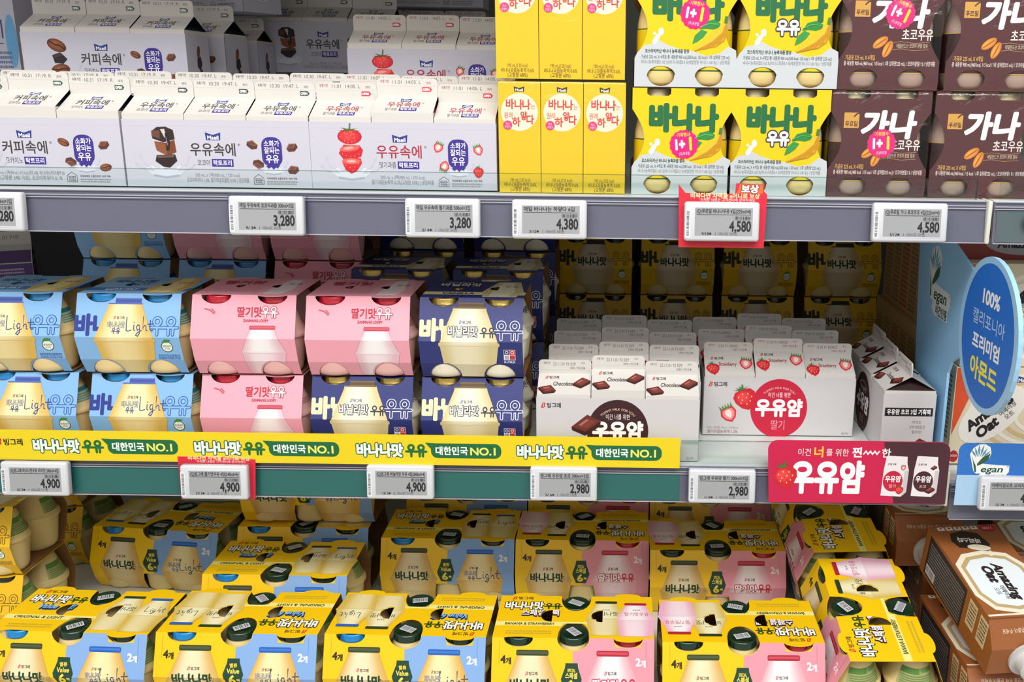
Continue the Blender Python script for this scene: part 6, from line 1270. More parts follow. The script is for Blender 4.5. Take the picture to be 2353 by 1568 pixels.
def gable_set(brand, k):
    key = ('set', brand, k)
    if key in _g: return _g[key]
    w, d, h, rise, fin, sw, sd, sh = GEO[brand]
    endc = MAEIL[k][3] if brand == 'maeil' else ('2c1210' if k == 'choco' else 'b01c38')
    cm = gable_mesh((brand, k), w, d, h, rise, fin, endc)
    L = math.hypot(d / 2 - .07, rise); vy, vz = (d / 2 - .07) / L, rise / L
    sc = L / 3.4
    roof = plane((0, -d / 2, h), (w / 6.8, 0, 0), (0, vy * sc, vz * sc))
    R = (maeil_roof if brand == 'maeil' else yum_roof)(k).mesh('roof_print', roof)
    F = (maeil_fin if brand == 'maeil' else yum_fin)(k).mesh('fin_print', plane((0, -.07, h + rise), (w / 6.8, 0, 0), (0, 0, fin / 1.95)))
    S = tray_sleeve(sw, sd, sh, mat('neutral_white_card', 'cecccc', .45, noise=.015, nscale=60) if brand == 'yum' else None)
    P = (maeil_front if brand == 'maeil' else yum_front)(k).mesh('front_print', FRONT(-sd / 2))
    sides = Art().put(maeil_side(), 0, 0).mesh('side_print', plane((sw / 2, 0, 0), (0, 1, 0), (0, 0, 1))) if brand == 'maeil' and k != 'straw' else None
    _g[key] = (cm, R, F, S, P, sides)
    return _g[key]
def gable_pack(brand, k, x, yf, z, label, group, rz=0.0, jog=(0, 0, 0), name='carton_three_pack', zk=1.0, roll=0.0, tilt=0.0, end_art=None):
    cm, R, F, S, P, side = gable_set(brand, k)
    w, d, h, rise, fin, sw, sd, sh = GEO[brand]
    a = math.radians(rz)
    t = thing(name, label, 'milk carton', (x - sd / 2 * math.sin(a), yf + sd / 2 * math.cos(a), z + .02), (math.radians(tilt), math.radians(roll), a), group)
    if zk != 1.0: t.scale = (1, 1, zk)
    s = obj('sleeve', S, t); obj('front_print', P, s)
    if side: obj('side_print', side, s)
    if end_art: obj('end_print', end_art, s)
    if brand == 'yum':
        if 'sm' not in _g: _g['sm'] = Art().text('멸균팩', 8.9, .5, .4, '8a8488', 1, w=.9).mesh('small_print', FRONT(-sd / 2))
        obj('small_print', _g['sm'], s)
    for i in range(3):
        c = obj('carton', cm, t, ((i - 1) * (sw - .15) / 3, rnd.uniform(-.05, .05), .3 + jog[i]))
        obj('roof_print', R, c); obj('fin_print', F, c)
    return t

# ================================================================ slim juice cartons, six in a film
def slim_art():
    a = Art(); a.put(maeil('3c3420'), 0, 11.2, .58)
    a.ell(0, 8.75, 2.02, 2.02, 'f6ead0', 0, 32)
    for t, u, z, e, w in (('바', -1.05, 9.6, 1.15, .95), ('나', -.1, 9.55, 1.15, .95), ('나', .75, 9.55, 1.15, .95), ('하', -.35, 7.7, 1.1, .95), ('얗', .45, 8.35, 1.0, .75), ('다', 1.15, 7.95, 1.1, .9)): a.text(t, u, z, e, 'd8483c', 1, w=w, bold=.03)
    a.text('는', 1.5, 9.35, .6, 'd8483c', 1); a.text('원래', -1.2, 8.4, .72, 'd8483c', 1, w=1.0)
    a.ell(-1.3, 7.35, .5, .5, 'e0387c', 2, 18); a.text('색소', -1.3, 7.5, .34, 'fbe0ea', 3, w=.5); a.text('무첨가', -1.3, 7.15, .34, 'fbe0ea', 3, w=.65)
    for t, z, w in (('190 mL(120 kcal)', 1.4, 2.3), ('바나나과즙농축액 0.6%', .88, 3.6), ('(고형분 68%)', .4, 2.2)): a.text(t, 0, z, .55, '6a5210', 0, w=w)
    return a
_s = {}
def slim_pack(x, yf, z, label, group):
    if not _s:
        y = mat('juice_carton_yellow', 'f0c811', .35, noise=.02, nscale=40, coat=.3)
        m = MB(); m.box(-2.3, 2.3, -1.75, 1.75, 0, 12.0, 0)
        m.add([(-2.3, -1.75, 12.0), (2.3, -1.75, 12.0), (0, 0, 12.12)], [(0, 1, 2)], 0)
        m.box(-.9, .9, -.25, .25, 12.0, 12.1, 0)
        _s['c'] = m.mesh('carton', y); _s['p'] = slim_art().mesh('front_print', FRONT(-1.75))
        _s['f'] = smooth_by_angle(MB().box(-7.06, 7.06, -3.62, 3.62, 0, 12.2, 0, .35).mesh('film', FILM), 60)
    t = thing('juice_six_pack', label, 'juice pack', (x, yf + 3.6, z + .02), (0, 0, 0), group)
    for r in (-1, 1):
        for k in range(3):
            c = obj('carton', _s['c'], t, ((k - 1) * 4.67, r * 1.77, .05))
            if r < 0: obj('front_print', _s['p'], c)
    obj('film', _s['f'], t)
    return t

# ================================================================ slender bottles in a waisted card, four in a film
_b = {}
SLIM = [(1.7, 0), (2.1, .08), (2.38, .45), (2.48, 1.2), (2.48, 5.6), (2.4, 6.8), (2.1, 8.2), (1.8, 9.3), (1.6, 10.0), (1.5, 10.4)]
def waist_front(n=12):
    hw = 5.5; p = [(-hw, .02)]
    p += [(hw, .02), (hw, 3.0)] + [(hw - 1.35 * math.sin(math.pi * t / n), 3.0 + 6.3 * t / n) for t in range(1, n)] + [(hw, 9.3), (hw, 11.55)]
    for x in (2.6, -2.6): p += [(x + 1.3, 11.55), (x + 1.3, 10.95), (x + 1.0, 10.72), (x - 1.0, 10.72), (x - 1.3, 10.95), (x - 1.3, 11.55)]
    p += [(-hw, 11.55), (-hw, 9.3)] + [(-hw + 1.35 * math.sin(math.pi * t / n), 9.3 - 6.3 * t / n) for t in range(1, n)] + [(-hw, 3.0)]
    holes = [[(x + 1.55 * math.cos(math.radians(a)) * (1.0 if math.sin(math.radians(a)) > 0 else .92), 1.15 + 1.05 * math.sin(math.radians(a))) for a in range(0, 360, 15)] for x in (-2.6, 2.6)]
    return [p, *holes]
def sticker11():
    a = Art(); p = []
    for k in range(32): r = 1.62 if k % 2 else 1.52; p.append((r * math.cos(k * math.pi / 16), r * math.sin(k * math.pi / 16)))
    a.poly(p, 'e0187a', 0); a.text('·기획행사·', 0, 1.05, .48, 'f4d040', 1, w=1.7, bold=.02); a.text('1+', -.5, .05, 1.5, 'fbf6f8', 1, w=1.25, bold=.06); a.text('1', .72, .08, 1.7, 'f6dc30', 1, w=.5, bold=.1)
    a.text('(주)푸르밀', 0, -1.0, .4, 'fbe4f0', 1, w=1.2); return a
def ban_front(second):
    a = Art()
    a.poly([(-5.5, .02), (5.5, .02), (5.5, 3.0), (5.42, 3.9), (4.6, 4.3), (3.6, 3.55), (2.2, 3.3), (.8, 3.75), (-.6, 3.95), (-2.0, 4.4), (-3.2, 5.0), (-3.6, 4.5), (-4.4, 4.35), (-5.2, 3.6), (-5.5, 3.0)], 'c6ccd0', 0,
           holes=[[(x + 1.56 * math.cos(math.radians(t)) * (1.0 if math.sin(math.radians(t)) > 0 else .92), 1.15 + 1.06 * math.sin(math.radians(t))) for t in range(0, 360, 15)] for x in (-2.6, 2.6)])
    a.stroke([(-3.4, 4.7), (-3.0, 5.3)], .5, 'e2e6e6', 1); a.ell(-2.7, 5.75, .3, .42, 'eef2f2', 1, 12); a.ell(-3.4, 5.55, .17, .17, 'eef2f2', 1, 10)
    a.text('바나나', .1, 8.35, 3.0, '1f6a3c', 1, w=7.6, bold=.075)
    if second: a.text('우유', -.1, 6.3, 1.7, 'fafafa', 2, w=2.5, bold=.05, out=(.09, '3a3a3a'))
    a.put(banana_bunch(), 2.75, 5.3, 1.6, 0, 2)
    a.text('코스타리카산 바나나 농축과즙 함유', -2.0, 3.75, .46, '2e4a30', 2, w=4.8, bold=.03)
    a.text('가공유 225 mL X 4개입 총 내용량 900 mL(500 kcal, 125 kcal / 1회 섭취량 225 mL)', 0, 3.15, .46, '4a4f50', 2, w=9.6, bold=.01)
    a.text('바나나농축과즙0.162 %(바나나과즙0.5 %(배합함량 바나나 100 %)) / 냉장제품', 0, 2.62, .46, '6a7072', 2, w=9.6)
    return a
def gana_front():
    a = Art(); a.rect(-4.0, 7.55, -2.35, 9.2, 'd8a24a', 0); a.text('푸르밀', -3.17, 8.0, .62, '4a2420', 1, w=1.4, bold=.02); a.stroke([(-2.9, 8.8), (-2.6, 9.1), (-2.2, 9.15)], .14, '4a2420', 1)
    a.text('가나', .95, 7.9, 3.1, 'f6f2f0', 0, w=6.0, bold=.05, shear=.12); a.text('초코우유', 2.9, 5.75, 1.3, 'efe6e0', 0, w=3.4, bold=.015)
    a.put(cacao(), -.6, 4.5, 1.25, 0, 0); a.text('네덜란드산 코코아 분말 함유', 2.4, 4.6, .5, 'e6d0b0', 1, w=3.4)
    for z in (4.95, 4.2): a.stroke([(.3, z), (1.2, z + .1), (2.6, z - .08), (4.2, z + .05)], .04, 'c89a58', 1)
    a.text('가공유 225 mL X 4개입', -3.1, 3.35, .6, 'd8a858', 1, w=3.2, bold=.02)
    a.text('총 내용량 900 mL(460 kcal, 115 kcal / 1회 섭취량225 mL) / 코코아분말1 % / 냉장제품', .1, 2.75, .55, 'e8ddd4', 1, w=9.9, bold=.01)
    return a
def slim_set(k):
    if k in _b: return _b[k]
    gana = k == 'gana'
    card = mat('card_' + k, '55282c' if gana else 'f2cc12', .3, noise=.02, nscale=40, coat=.3)
    m = MB(); m.sheet(waist_front(), FRONT(-5.42), .05, 0, 1); m.sheet(waist_front(), plane((0, 5.42, 0), (-1, 0, 0), (0, 0, 1)), .05, 0, 1)
    e = [(-5.5, -5.42)] + [q for x in (-2.6, 2.6) for q in ((x - 1.3, -5.42), (x - 1.3, -4.4), (x - .8, -4.0), (x + .8, -4.0), (x + 1.3, -4.4), (x + 1.3, -5.42))] + [(5.5, -5.42)]
    m.sheet([e + [(5.5, 5.42), (-5.5, 5.42)]], TOP(11.55), .05, 0, 1); m.box(-5.5, 5.5, -5.42, 5.42, .02, .07, 1)
    sl = m.mesh('sleeve', [card, KRAFT])
    body = smooth_by_angle(MB().lathe(SLIM, 22).mesh('bottle', mat('bottle_gana', 'b49a8c', .3) if gana else PLASTIC['banana']), 50)
    cap = smooth_by_angle(MB().lathe([(1.4, 10.3), (1.85, 10.36), (1.85, 11.3), (1.78, 11.4), (1.4, 11.44)], 22).mesh('cap', mat('cap_pale_foil', 'ddd0a4', .4, metal=.25, noise=.2, nscale=300)), 45)
    lab = MB()
    c0, c1 = ('3a1c1e', 'c8a050') if gana else ('e8c81c', '2c5a24')
    for z0, z1, mi in ((1.75, 5.9, 0), (1.62, 1.75, 1), (5.9, 6.02, 1)):
        r = 2.51
        lab.loft([[(r * math.cos(2 * math.pi * j / 22), r * math.sin(2 * math.pi * j / 22), z) for j in range(22)] for z in (z0, z1)], mi, caps=False)
    lm = lab.mesh('label', [mat('label_' + k, c0, .4, noise=.1, nscale=120), mat('label_line_' + k, c1, .4)]); lm.polygons.foreach_set('use_smooth', [True] * len(lm.polygons))
    pr = (gana_front() if gana else ban_front(k == 'ban2')).mesh('front_print', FRONT(-5.42))
    _b[k] = (sl, body, cap, lm, pr)
    return _b[k]
def slim_bottle_pack(k, x, yf, z, label, group, promo=None, rz=0.0, film=True):
    sl, body, cap, lm, pr = slim_set(k); a = math.radians(rz)
    t = thing('bottle_four_pack', label, 'milk pack', (x - 5.5 * math.sin(a), yf + 5.5 * math.cos(a), z + .02), (0, 0, a), group)
    s = obj('sleeve', sl, t); obj('front_print', pr, s)
    if promo:
        key = ('st', promo)
        if key not in _b: _b[key] = Art().put(sticker11(), promo[0], promo[1], 1, promo[2], 9).mesh('promotion_sticker', FRONT(-5.42), lift=.03)
        obj('promotion_sticker', _b[key], t)
    for px in (-2.72, 2.72):
        for py in (-2.88, 2.88):
            b = obj('bottle', body, t, (px, py, .08)); obj('cap', cap, b); obj('label', lm, b)
    if film:
        if 'film' not in _b: _b['film'] = smooth_by_angle(MB().box(-5.68, 5.68, -5.62, 5.62, 0, 11.62, 0, .5).mesh('film', FILM), 60)
        obj('film', _b['film'], t)
    return t

# ================================================================ the fridge: walls, shelves, rails
def slab(name, x0, x1, y0, y1, z0, z1, m, kind='structure'):
    return obj(name, MB().box(x0, x1, y0, y1, z0, z1).mesh(name, m), None, (0, 0, 0), kind=kind)
SHELL = mat('fridge_wall_grey', '9a9d98', .45, noise=.04, nscale=8)
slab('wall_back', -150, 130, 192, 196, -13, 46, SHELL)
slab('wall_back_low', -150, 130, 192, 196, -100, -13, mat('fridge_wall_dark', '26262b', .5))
slab('wall_left', -154, -150, 104, 196, -100, 46, SHELL)
slab('wall_right', 130, 134, 104, 196, -100, 46, SHELL)
slab('unseen_upper_shelf', -150, 130, 106, 196, 22.5, 25.5, mat('unseen_shelf_white', 'd8dadb', .4))  # unseen slab standing for a shelf above, added to shade the back rows
slab('floor', -300, 300, -300, 300, -152, -150, mat('shop_floor', 'b9b4aa', .35, noise=.06, nscale=3))
slab('baseboard_front', -150, 130, 118, 121, -150, -80, mat('kick_plate', '55585c', .5))

DECK = mat('shelf_white_paint', 'dde2e0', .35, noise=.05, nscale=14)
RAILM = mat('rail_grey_violet', '88878e', .42, noise=.05, nscale=25)
GREENIN = mat('rail_green_card', '2f8570', .5, noise=.06, nscale=22)
SAGE = mat('rail_sage_card', '76877c', .5, noise=.06, nscale=22)
ENDW = mat('end_cap_ivory', 'dcdcd0', .4)
TILT = -6.0
def rail_sheet(x0, x1, zc, h, y, th, m, name):
    """a board leaning back like the price rail, built about its own middle"""
    me = MB().box(x0, x1, 0, th, -h / 2, h / 2).mesh(name, m)
    return me, (0, y, zc), (math.radians(TILT), 0, 0)
def shelf(label, x0, x1, yr, deck, zc, h, inserts, endcap=True):
    t = thing('shelf', label, 'shelf', ((x0 + x1) / 2, yr, deck - 2.0)); o = (-(x0 + x1) / 2, -yr, -(deck - 2.0))
    def part(name, me, loc=(0, 0, 0), rot=(0, 0, 0)): return obj(name, me, t, tuple(a + b for a, b in zip(o, loc)), rot)
    part('deck', MB().box(x0, x1, yr + 1.0, 191.8, deck - 1.4, deck).mesh('deck', DECK))
    me, l, r = rail_sheet(x0, x1, zc, h, yr + .35, .5, RAILM, 'rail'); rl = part('rail', me, l, r)
    for a, b, m in inserts:
        me, l, r = rail_sheet(a, b, zc - .35, h - 1.0, yr + .22, .1, m, 'rail_card'); part('rail_card', me, l, r)
    me = MB().box(x0, x1, -.16, -.1, -h / 2, h / 2)
    part('rail_cover', me.mesh('rail_cover', PVC), (0, yr + .3, zc), (math.radians(TILT), 0, 0))
    # bright moulded ribs of the rail, following its lean
    rb = MB().box(x0, x1, -.05, .02, -.045, .045).mesh('rib', mat('rib_pale_plastic', 'b9b9c6', .3))
    for dz in (h / 2 - .55, h / 2 - .82, -h / 2 + .03, h / 2 - .03):
        part('rib', rb, (0, yr + .12 - dz * math.sin(math.radians(TILT)), zc + dz))
    if endcap:
        part('end_cap', rbox('end_cap', x1 + .05, x1 + .55, yr - .3, yr + 2.4, zc - h / 2 - .1, zc + h / 2 + .1, ENDW, .2))
    return t
shelf('upper white shelf with grey violet price rail, holding white cartons and yellow packs', -140, 40.2, 107.5, -11.62, -13.9, 4.6, [])
shelf('middle white shelf with green price rail card, holding blue, pink and navy packs', -140, 40.35, 112.2, -44.7, -47.35, 4.4, [(-140, 7.8, GREENIN)])
shelf('lowest white shelf under the yellow six-packs', -140, 41.6, 102.2, -75.25, -78.2, 5.0, [(-140, 41.6, GREENIN)], False)
shelf('upper shelf of the next bay with sage green price rail card', 41.3, 120, 107.8, -11.62, -14.0, 4.6, [(41.6, 120, SAGE)], False)
shelf('middle shelf of the next bay behind the blue vegan board', 41.3, 120, 112.2, -46.6, -49.2, 4.4, [], False)
shelf('lowest shelf of the next bay under the brown oat cartons', 41.7, 120, 102.2, -88.0, -91.0, 5.0, [], False)

def fence(label, x0, x1, y, z0, z1, group=None):
    t = thing('clear_fence', label, 'shelf fence', ((x0 + x1) / 2, y, z0), group=group); w = (x1 - x0) / 2
    obj('pane', MB().box(-w, w, 0, .25, 0, z1 - z0 - .08).mesh('pane', ACRYLIC), t)
    obj('pane_edge', MB().box(-w, w, 0, .25, z1 - z0 - .08, z1 - z0).mesh('pane_edge', ACRYLIC_EDGE), t)
    obj('pane_edge', MB().box(w - .1, w + .02, 0, .25, 0, z1 - z0 - .09).mesh('pane_edge', ACRYLIC_EDGE), t)
fence('clear acrylic fence along the front of the upper shelf', -140, 39.4, 108.75, -11.6, -9.3)
fence('clear acrylic fence of the next bay behind the sage rail', 42.0, 120, 108.9, -11.6, -8.9)
fence('low clear fence in front of the strawberry three-pack on the middle shelf', 7.9, 40.2, 112.62, -44.68, -41.7)

# ---------------------------------------------------------------- electronic price tags
TAGW = mat('tag_white_plastic', 'd3d5da', .35); SCREEN = mat('tag_screen_grey', 'a0a2a5', .3, noise=.02, nscale=60)
_tag = {}
def price_tag(x, y, z, name, price, foot, label, holder=False):
    if not _tag:
        _tag['b'] = rbox('body', -4.08, 4.08, -.1, 1.05, -2.13, 2.13, TAGW, .32)
        m = MB(); m.box(-2.95, 3.3, -.14, -.1, -1.52, 1.48); _tag['s'] = m.mesh('screen', SCREEN)
        _tag['r'] = rbox('rim', -3.2, 3.62, -.12, -.02, -1.72, 1.68, TAGW, .05)
        a = Art(); a.poly(rrect(-3.98, -1.75, -3.42, 1.3, .08), 'e2e4e8', 0); r = random.Random(5); zz = 1.1
        while zz > -1.6:
            d = r.uniform(.03, .09); a.rect(-3.85, zz - d, -3.55, zz, '4a4a4c', 1); zz -= d + r.uniform(.03, .08)
        _tag['c'] = a.mesh('barcode_print', FRONT(-.1))
        _tag['h'] = rbox('clear_holder', -4.35, 4.35, .2, 1.2, -2.4, 2.35, PVC, .3)
    t = thing('price_tag', label, 'price tag', (x, y, z), (math.radians(TILT), 0, 0), 'electronic price tags')
    obj('body', _tag['b'], t); obj('rim', _tag['r'], t)
    s = obj('screen', _tag['s'], t)
    a = Art(); k = '2c2c2e'
    a.text(name, -2.8, 1.12, .56, k, 0, anchor='l', w=min(5.9, .40 * len(name)), bold=.02); a.rect(-2.75, .72, 3.1, .77, k, 0)
    a.put(barcode(1.8, .5, 7, k, 'a0a2a5'), 2.2, .38, 1)
    a.text(price, 3.15, -.45, 1.55, '242426', 0, anchor='r', w=2.35, bold=.03)
    a.text(foot[0], -2.2, -1.3, .42, k, 0, anchor='l', w=.8, bold=.02); a.ell(-1.25, -1.3, .13, .13, k, 0, 12); a.text(foot[1], -.7, -1.3, .42, k, 0)
    a.text(foot[2], -.45, -1.28, .44, '6a6a6e', 0, anchor='l', w=2.1)
    obj('lettering', a.mesh('lettering', FRONT(-.14)), s)
    obj('barcode_print', _tag['c'], t)
    if holder: obj('clear_holder', _tag['h'], t)
    return t
u365 = '100ml당 365원'
price_tag(-69.0, 106.4, -13.95, '매일 커피속에 모카치노 300ml×3입', '3,280', ('9/ 3', '1', u365), 'white price tag cut off by the picture edge under the coffee cartons')
price_tag(-38.45, 106.4, -14.05, '매일 우유속에 코코아과즙 300ml×3입', '3,280', ('9/ 3', '1', u365), 'white price tag reading 3,280 under the cocoa cartons', True)
price_tag(-19.28, 106.4, -14.05, '매일 우유속에 딸기과즙 300ml×3입', '3,280', ('5/ 4', '1', u365), 'white price tag reading 3,280 under the strawberry cartons')
price_tag(-7.64, 106.4, -14.05, '매일 바나나는 하얗다 6입', '4,380', ('3/12', '1', '100ml당 385원'), 'white price tag reading 4,380 under the slim yellow cartons')
price_tag(11.1, 106.0, -14.0, '(Q)푸르밀 바나나우유 4입(225ml×4)', '4,580', ('9/18', '1', '100ml당 509원'), 'white price tag reading 4,580 on a red promotion card')
price_tag(31.6, 106.4, -13.9, '(Q)푸르밀 가나 초코우유 4입(225ml×4)', '4,580', ('5/12', '1', '100ml당 509원'), 'white price tag reading 4,580 under the brown chocolate packs')
u511 = '100ml당 511원'; u332 = '100ml당 332원'
price_tag(-70.8, 110.9, -47.1, '(Q)빙그레 바나나맛우유 라이트 240ml×4입', '4,900', ('12/ 3', '1', u511), 'white price tag reading 4,900 under the light blue packs', True)
price_tag(-48.8, 110.5, -47.1, '(Q)빙그레 딸기맛우유 4입(240ml×4)', '4,900', ('37/ 3', '2', u511), 'white price tag reading 4,900 with a red card behind it', True)
price_tag(-26.3, 110.9, -46.95, '(Q)빙그레 바닐라맛 우유 4입(240ml×4)', '4,900', ('13/ 3', '2', u511), 'white price tag reading 4,900 under the navy vanilla packs')
price_tag(-6.4, 110.9, -46.9, '빙그레 우유얌 초코 300ml×3입', '2,980', ('5/ 6', '1', u332), 'white price tag reading 2,980 on the green rail card')
price_tag(12.9, 110.9, -46.95, '빙그레 우유얌 딸기 300ml×3입', '2,980', ('1/ 8', '1', u332), 'white price tag reading 2,980 in a clear holder on the grey rail', True)
price_tag(48.0, 109.9, -47.0, '어메이징오트 오리지널', '4,980', ('12/ 3', '1', '100ml당 378원'), 'white price tag on the blue vegan board')

# ---------------------------------------------------------------- promotion boards on the rails
def board(name, label, cat, outline, loc, m, art, th=.12, rot=(0, 0, 0), parts=None):
    t = thing(name, label, cat, loc, rot)
    s = obj('board', MB().sheet([outline], FRONT(0), th).mesh('board', m), t)
    obj('print', art.mesh('print', FRONT(0)), s)
    return t
RED = mat('red_card', 'd8243c', .4)
def red_art(long):
    a = Art()
    a.text('비싸다면 차액을 e머니로 보상', .3, 2.72, .62, 'fbd8a0', 0, w=7.6, bold=.03); a.text('자세한 내용은 고객센터에 문의하세요', .6, 2.28, .36, 'fbe6e0', 0, w=6.0)
    if long:
        a.poly([(1.6, 3.0), (4.4, 3.0), (4.4, 3.9), (1.9, 4.05)], 'e86a2a', 0); a.text('보상', 3.0, 3.5, .95, 'fdf6ec', 1, w=1.9, bold=.05, out=(.08, '9a1c1c'))
    return a
ol = [(-4.65, -2.9), (4.7, -2.9), (4.9, 2.9), (4.5, 3.3), (4.5, 4.0), (1.5, 4.1), (1.4, 3.0), (-.5, 2.85), (-4.0, 3.0), (-4.75, 3.9)]
board('promotion_card', 'red promotion card behind the banana price tag on the upper rail', 'promotion card', ol, (11.15, 106.95, -14.05), RED, red_art(True), rot=(math.radians(TILT), 0, 0))
ol2 = [(-4.5, -2.5), (4.55, -2.4), (4.75, 2.6), (1.8, 2.75), (1.4, 3.25), (.6, 2.8), (-.2, 3.5), (-1.8, 3.35), (-2.4, 2.9), (-4.75, 3.0)]
board('promotion_card', 'red promotion card behind the strawberry price tag on the green rail', 'promotion card', ol2, (-48.75, 111.45, -47.1), RED, red_art(False), rot=(math.radians(TILT), 0, 0))
# long yellow strip
a = Art(); x0 = -40
for k, xc in enumerate((-62.9, -43.3, -23.6, -4.1)):
    u = xc + 34.0
    a.text('바나나맛', u - 5.2, -.1, 1.75, 'e6f4ea', 0, w=5.7, bold=.055, out=(.07, '1c5a34')); a.put(uyu('1c6a34', .3), u - .75, -.12, .98, 0, 1)
    a.poly([(u + .35, .85)] + [(u + 1.0, .72)] + rrect(u + 1.2, -1.0, u + 9.9, .85, .75)[0:5] + [(u + 1.6, .85), (u + .9, .9)], '18683c', 0) if False else None
    a.poly(rrect(u + 1.05, -1.02, u + 9.6, .88, .8), '18683c', 0); a.poly([(u + .35, .95), (u + 2.2, .85), (u + 1.1, .1)], '18683c', 0)
    a.text('대한민국', u + 3.55, -.08, 1.15, 'eef6f0', 1, w=4.0, bold=.03); a.text('NO.1', u + 7.45, -.08, 1.35, 'f2ea6a', 1, w=3.4, bold=.03)
a.put(binggrae('2c2418'), -39.7, .35, .98)
board('promotion_strip', 'long yellow promotion strip along the front of the middle shelf', 'promotion strip', [(-46, -1.95), (41.7, -1.95), (41.7, 1.9), (-46, 1.9)], (-34.0, 111.75, -43.0), mat('strip_yellow', 'ecd21c', .4), a, .15)
# crimson board
a = Art()
a.poly([(2.9, 3.95), (9.8, 3.95)] + [(9.8 + 1.2 * math.sin(math.radians(t)), 2.75 + 1.2 * math.cos(math.radians(t))) for t in range(15, 91, 15)] + [(11.0, -4.0), (4.7, -4.0)], '4a2630', 0)
a.text('이건', -6.6, 2.5, 1.05, 'fbf2f2', 1, w=1.7); a.text('너', -4.85, 2.55, 1.5, 'f8c43c', 1, bold=.03); a.text('를 위한', -2.6, 2.5, 1.05, 'fbf2f2', 1, w=2.8); a.text('찐', -.2, 2.55, 1.4, 'fdf6f6', 1, bold=.03); a.text('한', 3.3, 2.5, 1.25, 'fdf6f6', 1, bold=.02)
a.stroke([(.55 + .27 * k, 2.45 + (.28 if k % 2 else -.1)) for k in range(8)], .16, 'fdf6f6', 1)
a.text('우유얌', -3.7, -.75, 4.4, 'fdf8f8', 1, w=9.0, bold=.05)
a.put(strawberry(), -8.75, -.6, 1.75, 12, 1)
for u, k in ((4.5, 'berry'), (8.2, 'choco')):
    a.poly([(u - 1.5, -3.0), (u + 1.0, -3.1), (u + 1.6, -2.5), (u + 1.7, .3), (u + 1.45, 1.2), (u + 1.4, 2.1), (u - 1.1, 2.2), (u - 1.35, .4)], 'eee8ec', 1); a.poly([(u + 1.0, -3.1), (u + 1.6, -2.5), (u + 1.7, .3), (u + 1.2, .3)], 'd0c8ce', 2)
    a.ell(u - .15, -1.1, 1.2, 1.35, 'c81c3c' if k == 'berry' else '4a2428', 2, 22); a.text('우유얌', u - .15, -.8, .9, 'f8f2f2', 3, w=1.9, bold=.04); a.text(YUM[k][3], u - .15, -1.75, .5, 'f0c8cc', 3)
    a.put(binggrae(), u - .4, 1.1, .3, 0, 3); a.put(strawberry() if k == 'berry' else choco_square(), u + .7, -2.2, .62, 0, 4); a.put(half_strawberry() if k == 'berry' else choco_square(), u + 1.0, .7, .4, 0, 4)
ob = [(-10.6, -4.05), (11.0, -4.05)] + [(9.8 + 1.2 * math.cos(math.radians(t)), 2.8 + 1.2 * math.sin(math.radians(t))) for t in range(0, 91, 15)] + [(-9.8 - 1.2 * math.sin(math.radians(t)), 2.8 + 1.2 * math.cos(math.radians(t))) for t in range(0, 91, 15)]
board('promotion_board', 'crimson and maroon promotion board with pictured milk cartons at the shelf end', 'promotion board', ob, (29.3, 111.2, -44.95), mat('board_crimson', 'cc1c4c', .4), a, .12)

def vegan_logo(white='f0f4f2'):
    a = Art()
    a.poly([(-2.3, 2.2), (-1.7, 3.5), (-.6, 4.3), (.6, 4.35), (1.7, 3.7), (2.0, 2.4), (1.6, 1.2), (.4, .2), (1.0, .1), (3.6, -.1), (5.9, -.2), (5.9, -1.6), (5.4, -2.2), (5.4, -3.4), (1.0, -3.5), (-.2, -2.8), (.1, -1.9), (-.7, -2.0), (-1.3, -1.4)], white, 0)
    for k in range(6):
        t = math.radians(128 - k * 17); c, s_ = math.cos(t), math.sin(t); L = 3.0 + .5 * (k in (2, 3))
        a.poly([(-.4 + c * .9, .9 + s_ * .7), (-.4 + c * L * .62 - s_ * .22, .9 + s_ * L * .62 + c * .22), (-.4 + c * L, .9 + s_ * L), (-.4 + c * L * .62 + s_ * .22, .9 + s_ * L * .62 - c * .22)], '5a93ac', 1)
    a.poly([(-1.9, 2.0), (-1.5, .8), (-.95, -.2), (-.7, -1.6), (-1.05, -1.6), (-1.4, 0)], '2f5c3a', 1); a.poly([(-.7, .1), (.2, 1.4), (1.8, 2.4), (1.5, 1.1), (.4, .2), (-.6, -.3)], '2f5c3a', 1)
    a.text('egan', 2.5, -.95, 1.9, '24503a', 1, w=4.6, bold=.02, shear=.2); a.text('비건인증', 3.2, -2.75, 1.25, '2a4a3c', 1, w=4.0, bold=.03); a.text('®', 5.6, -.4, .5, '24503a', 1)
    return a
a = Art(); a.rect(-9.3, -4.0, 9.3, -.05, 'a9cdea', 0); a.put(vegan_logo(), -6.6, 1.35, .6, 0, 1)
board('promotion_board', 'blue vegan promotion board at the next bay', 'promotion board', [(-9.3, -4.0), (9.3, -4.0), (9.3, 4.05)] + [(-8.3 - 1.0 * math.sin(math.radians(t)), 3.05 + 1.0 * math.cos(math.radians(t))) for t in range(0, 91, 15)], (50.6, 111.0, -45.0), mat('board_blue', '2f74c8', .4), a, .12)
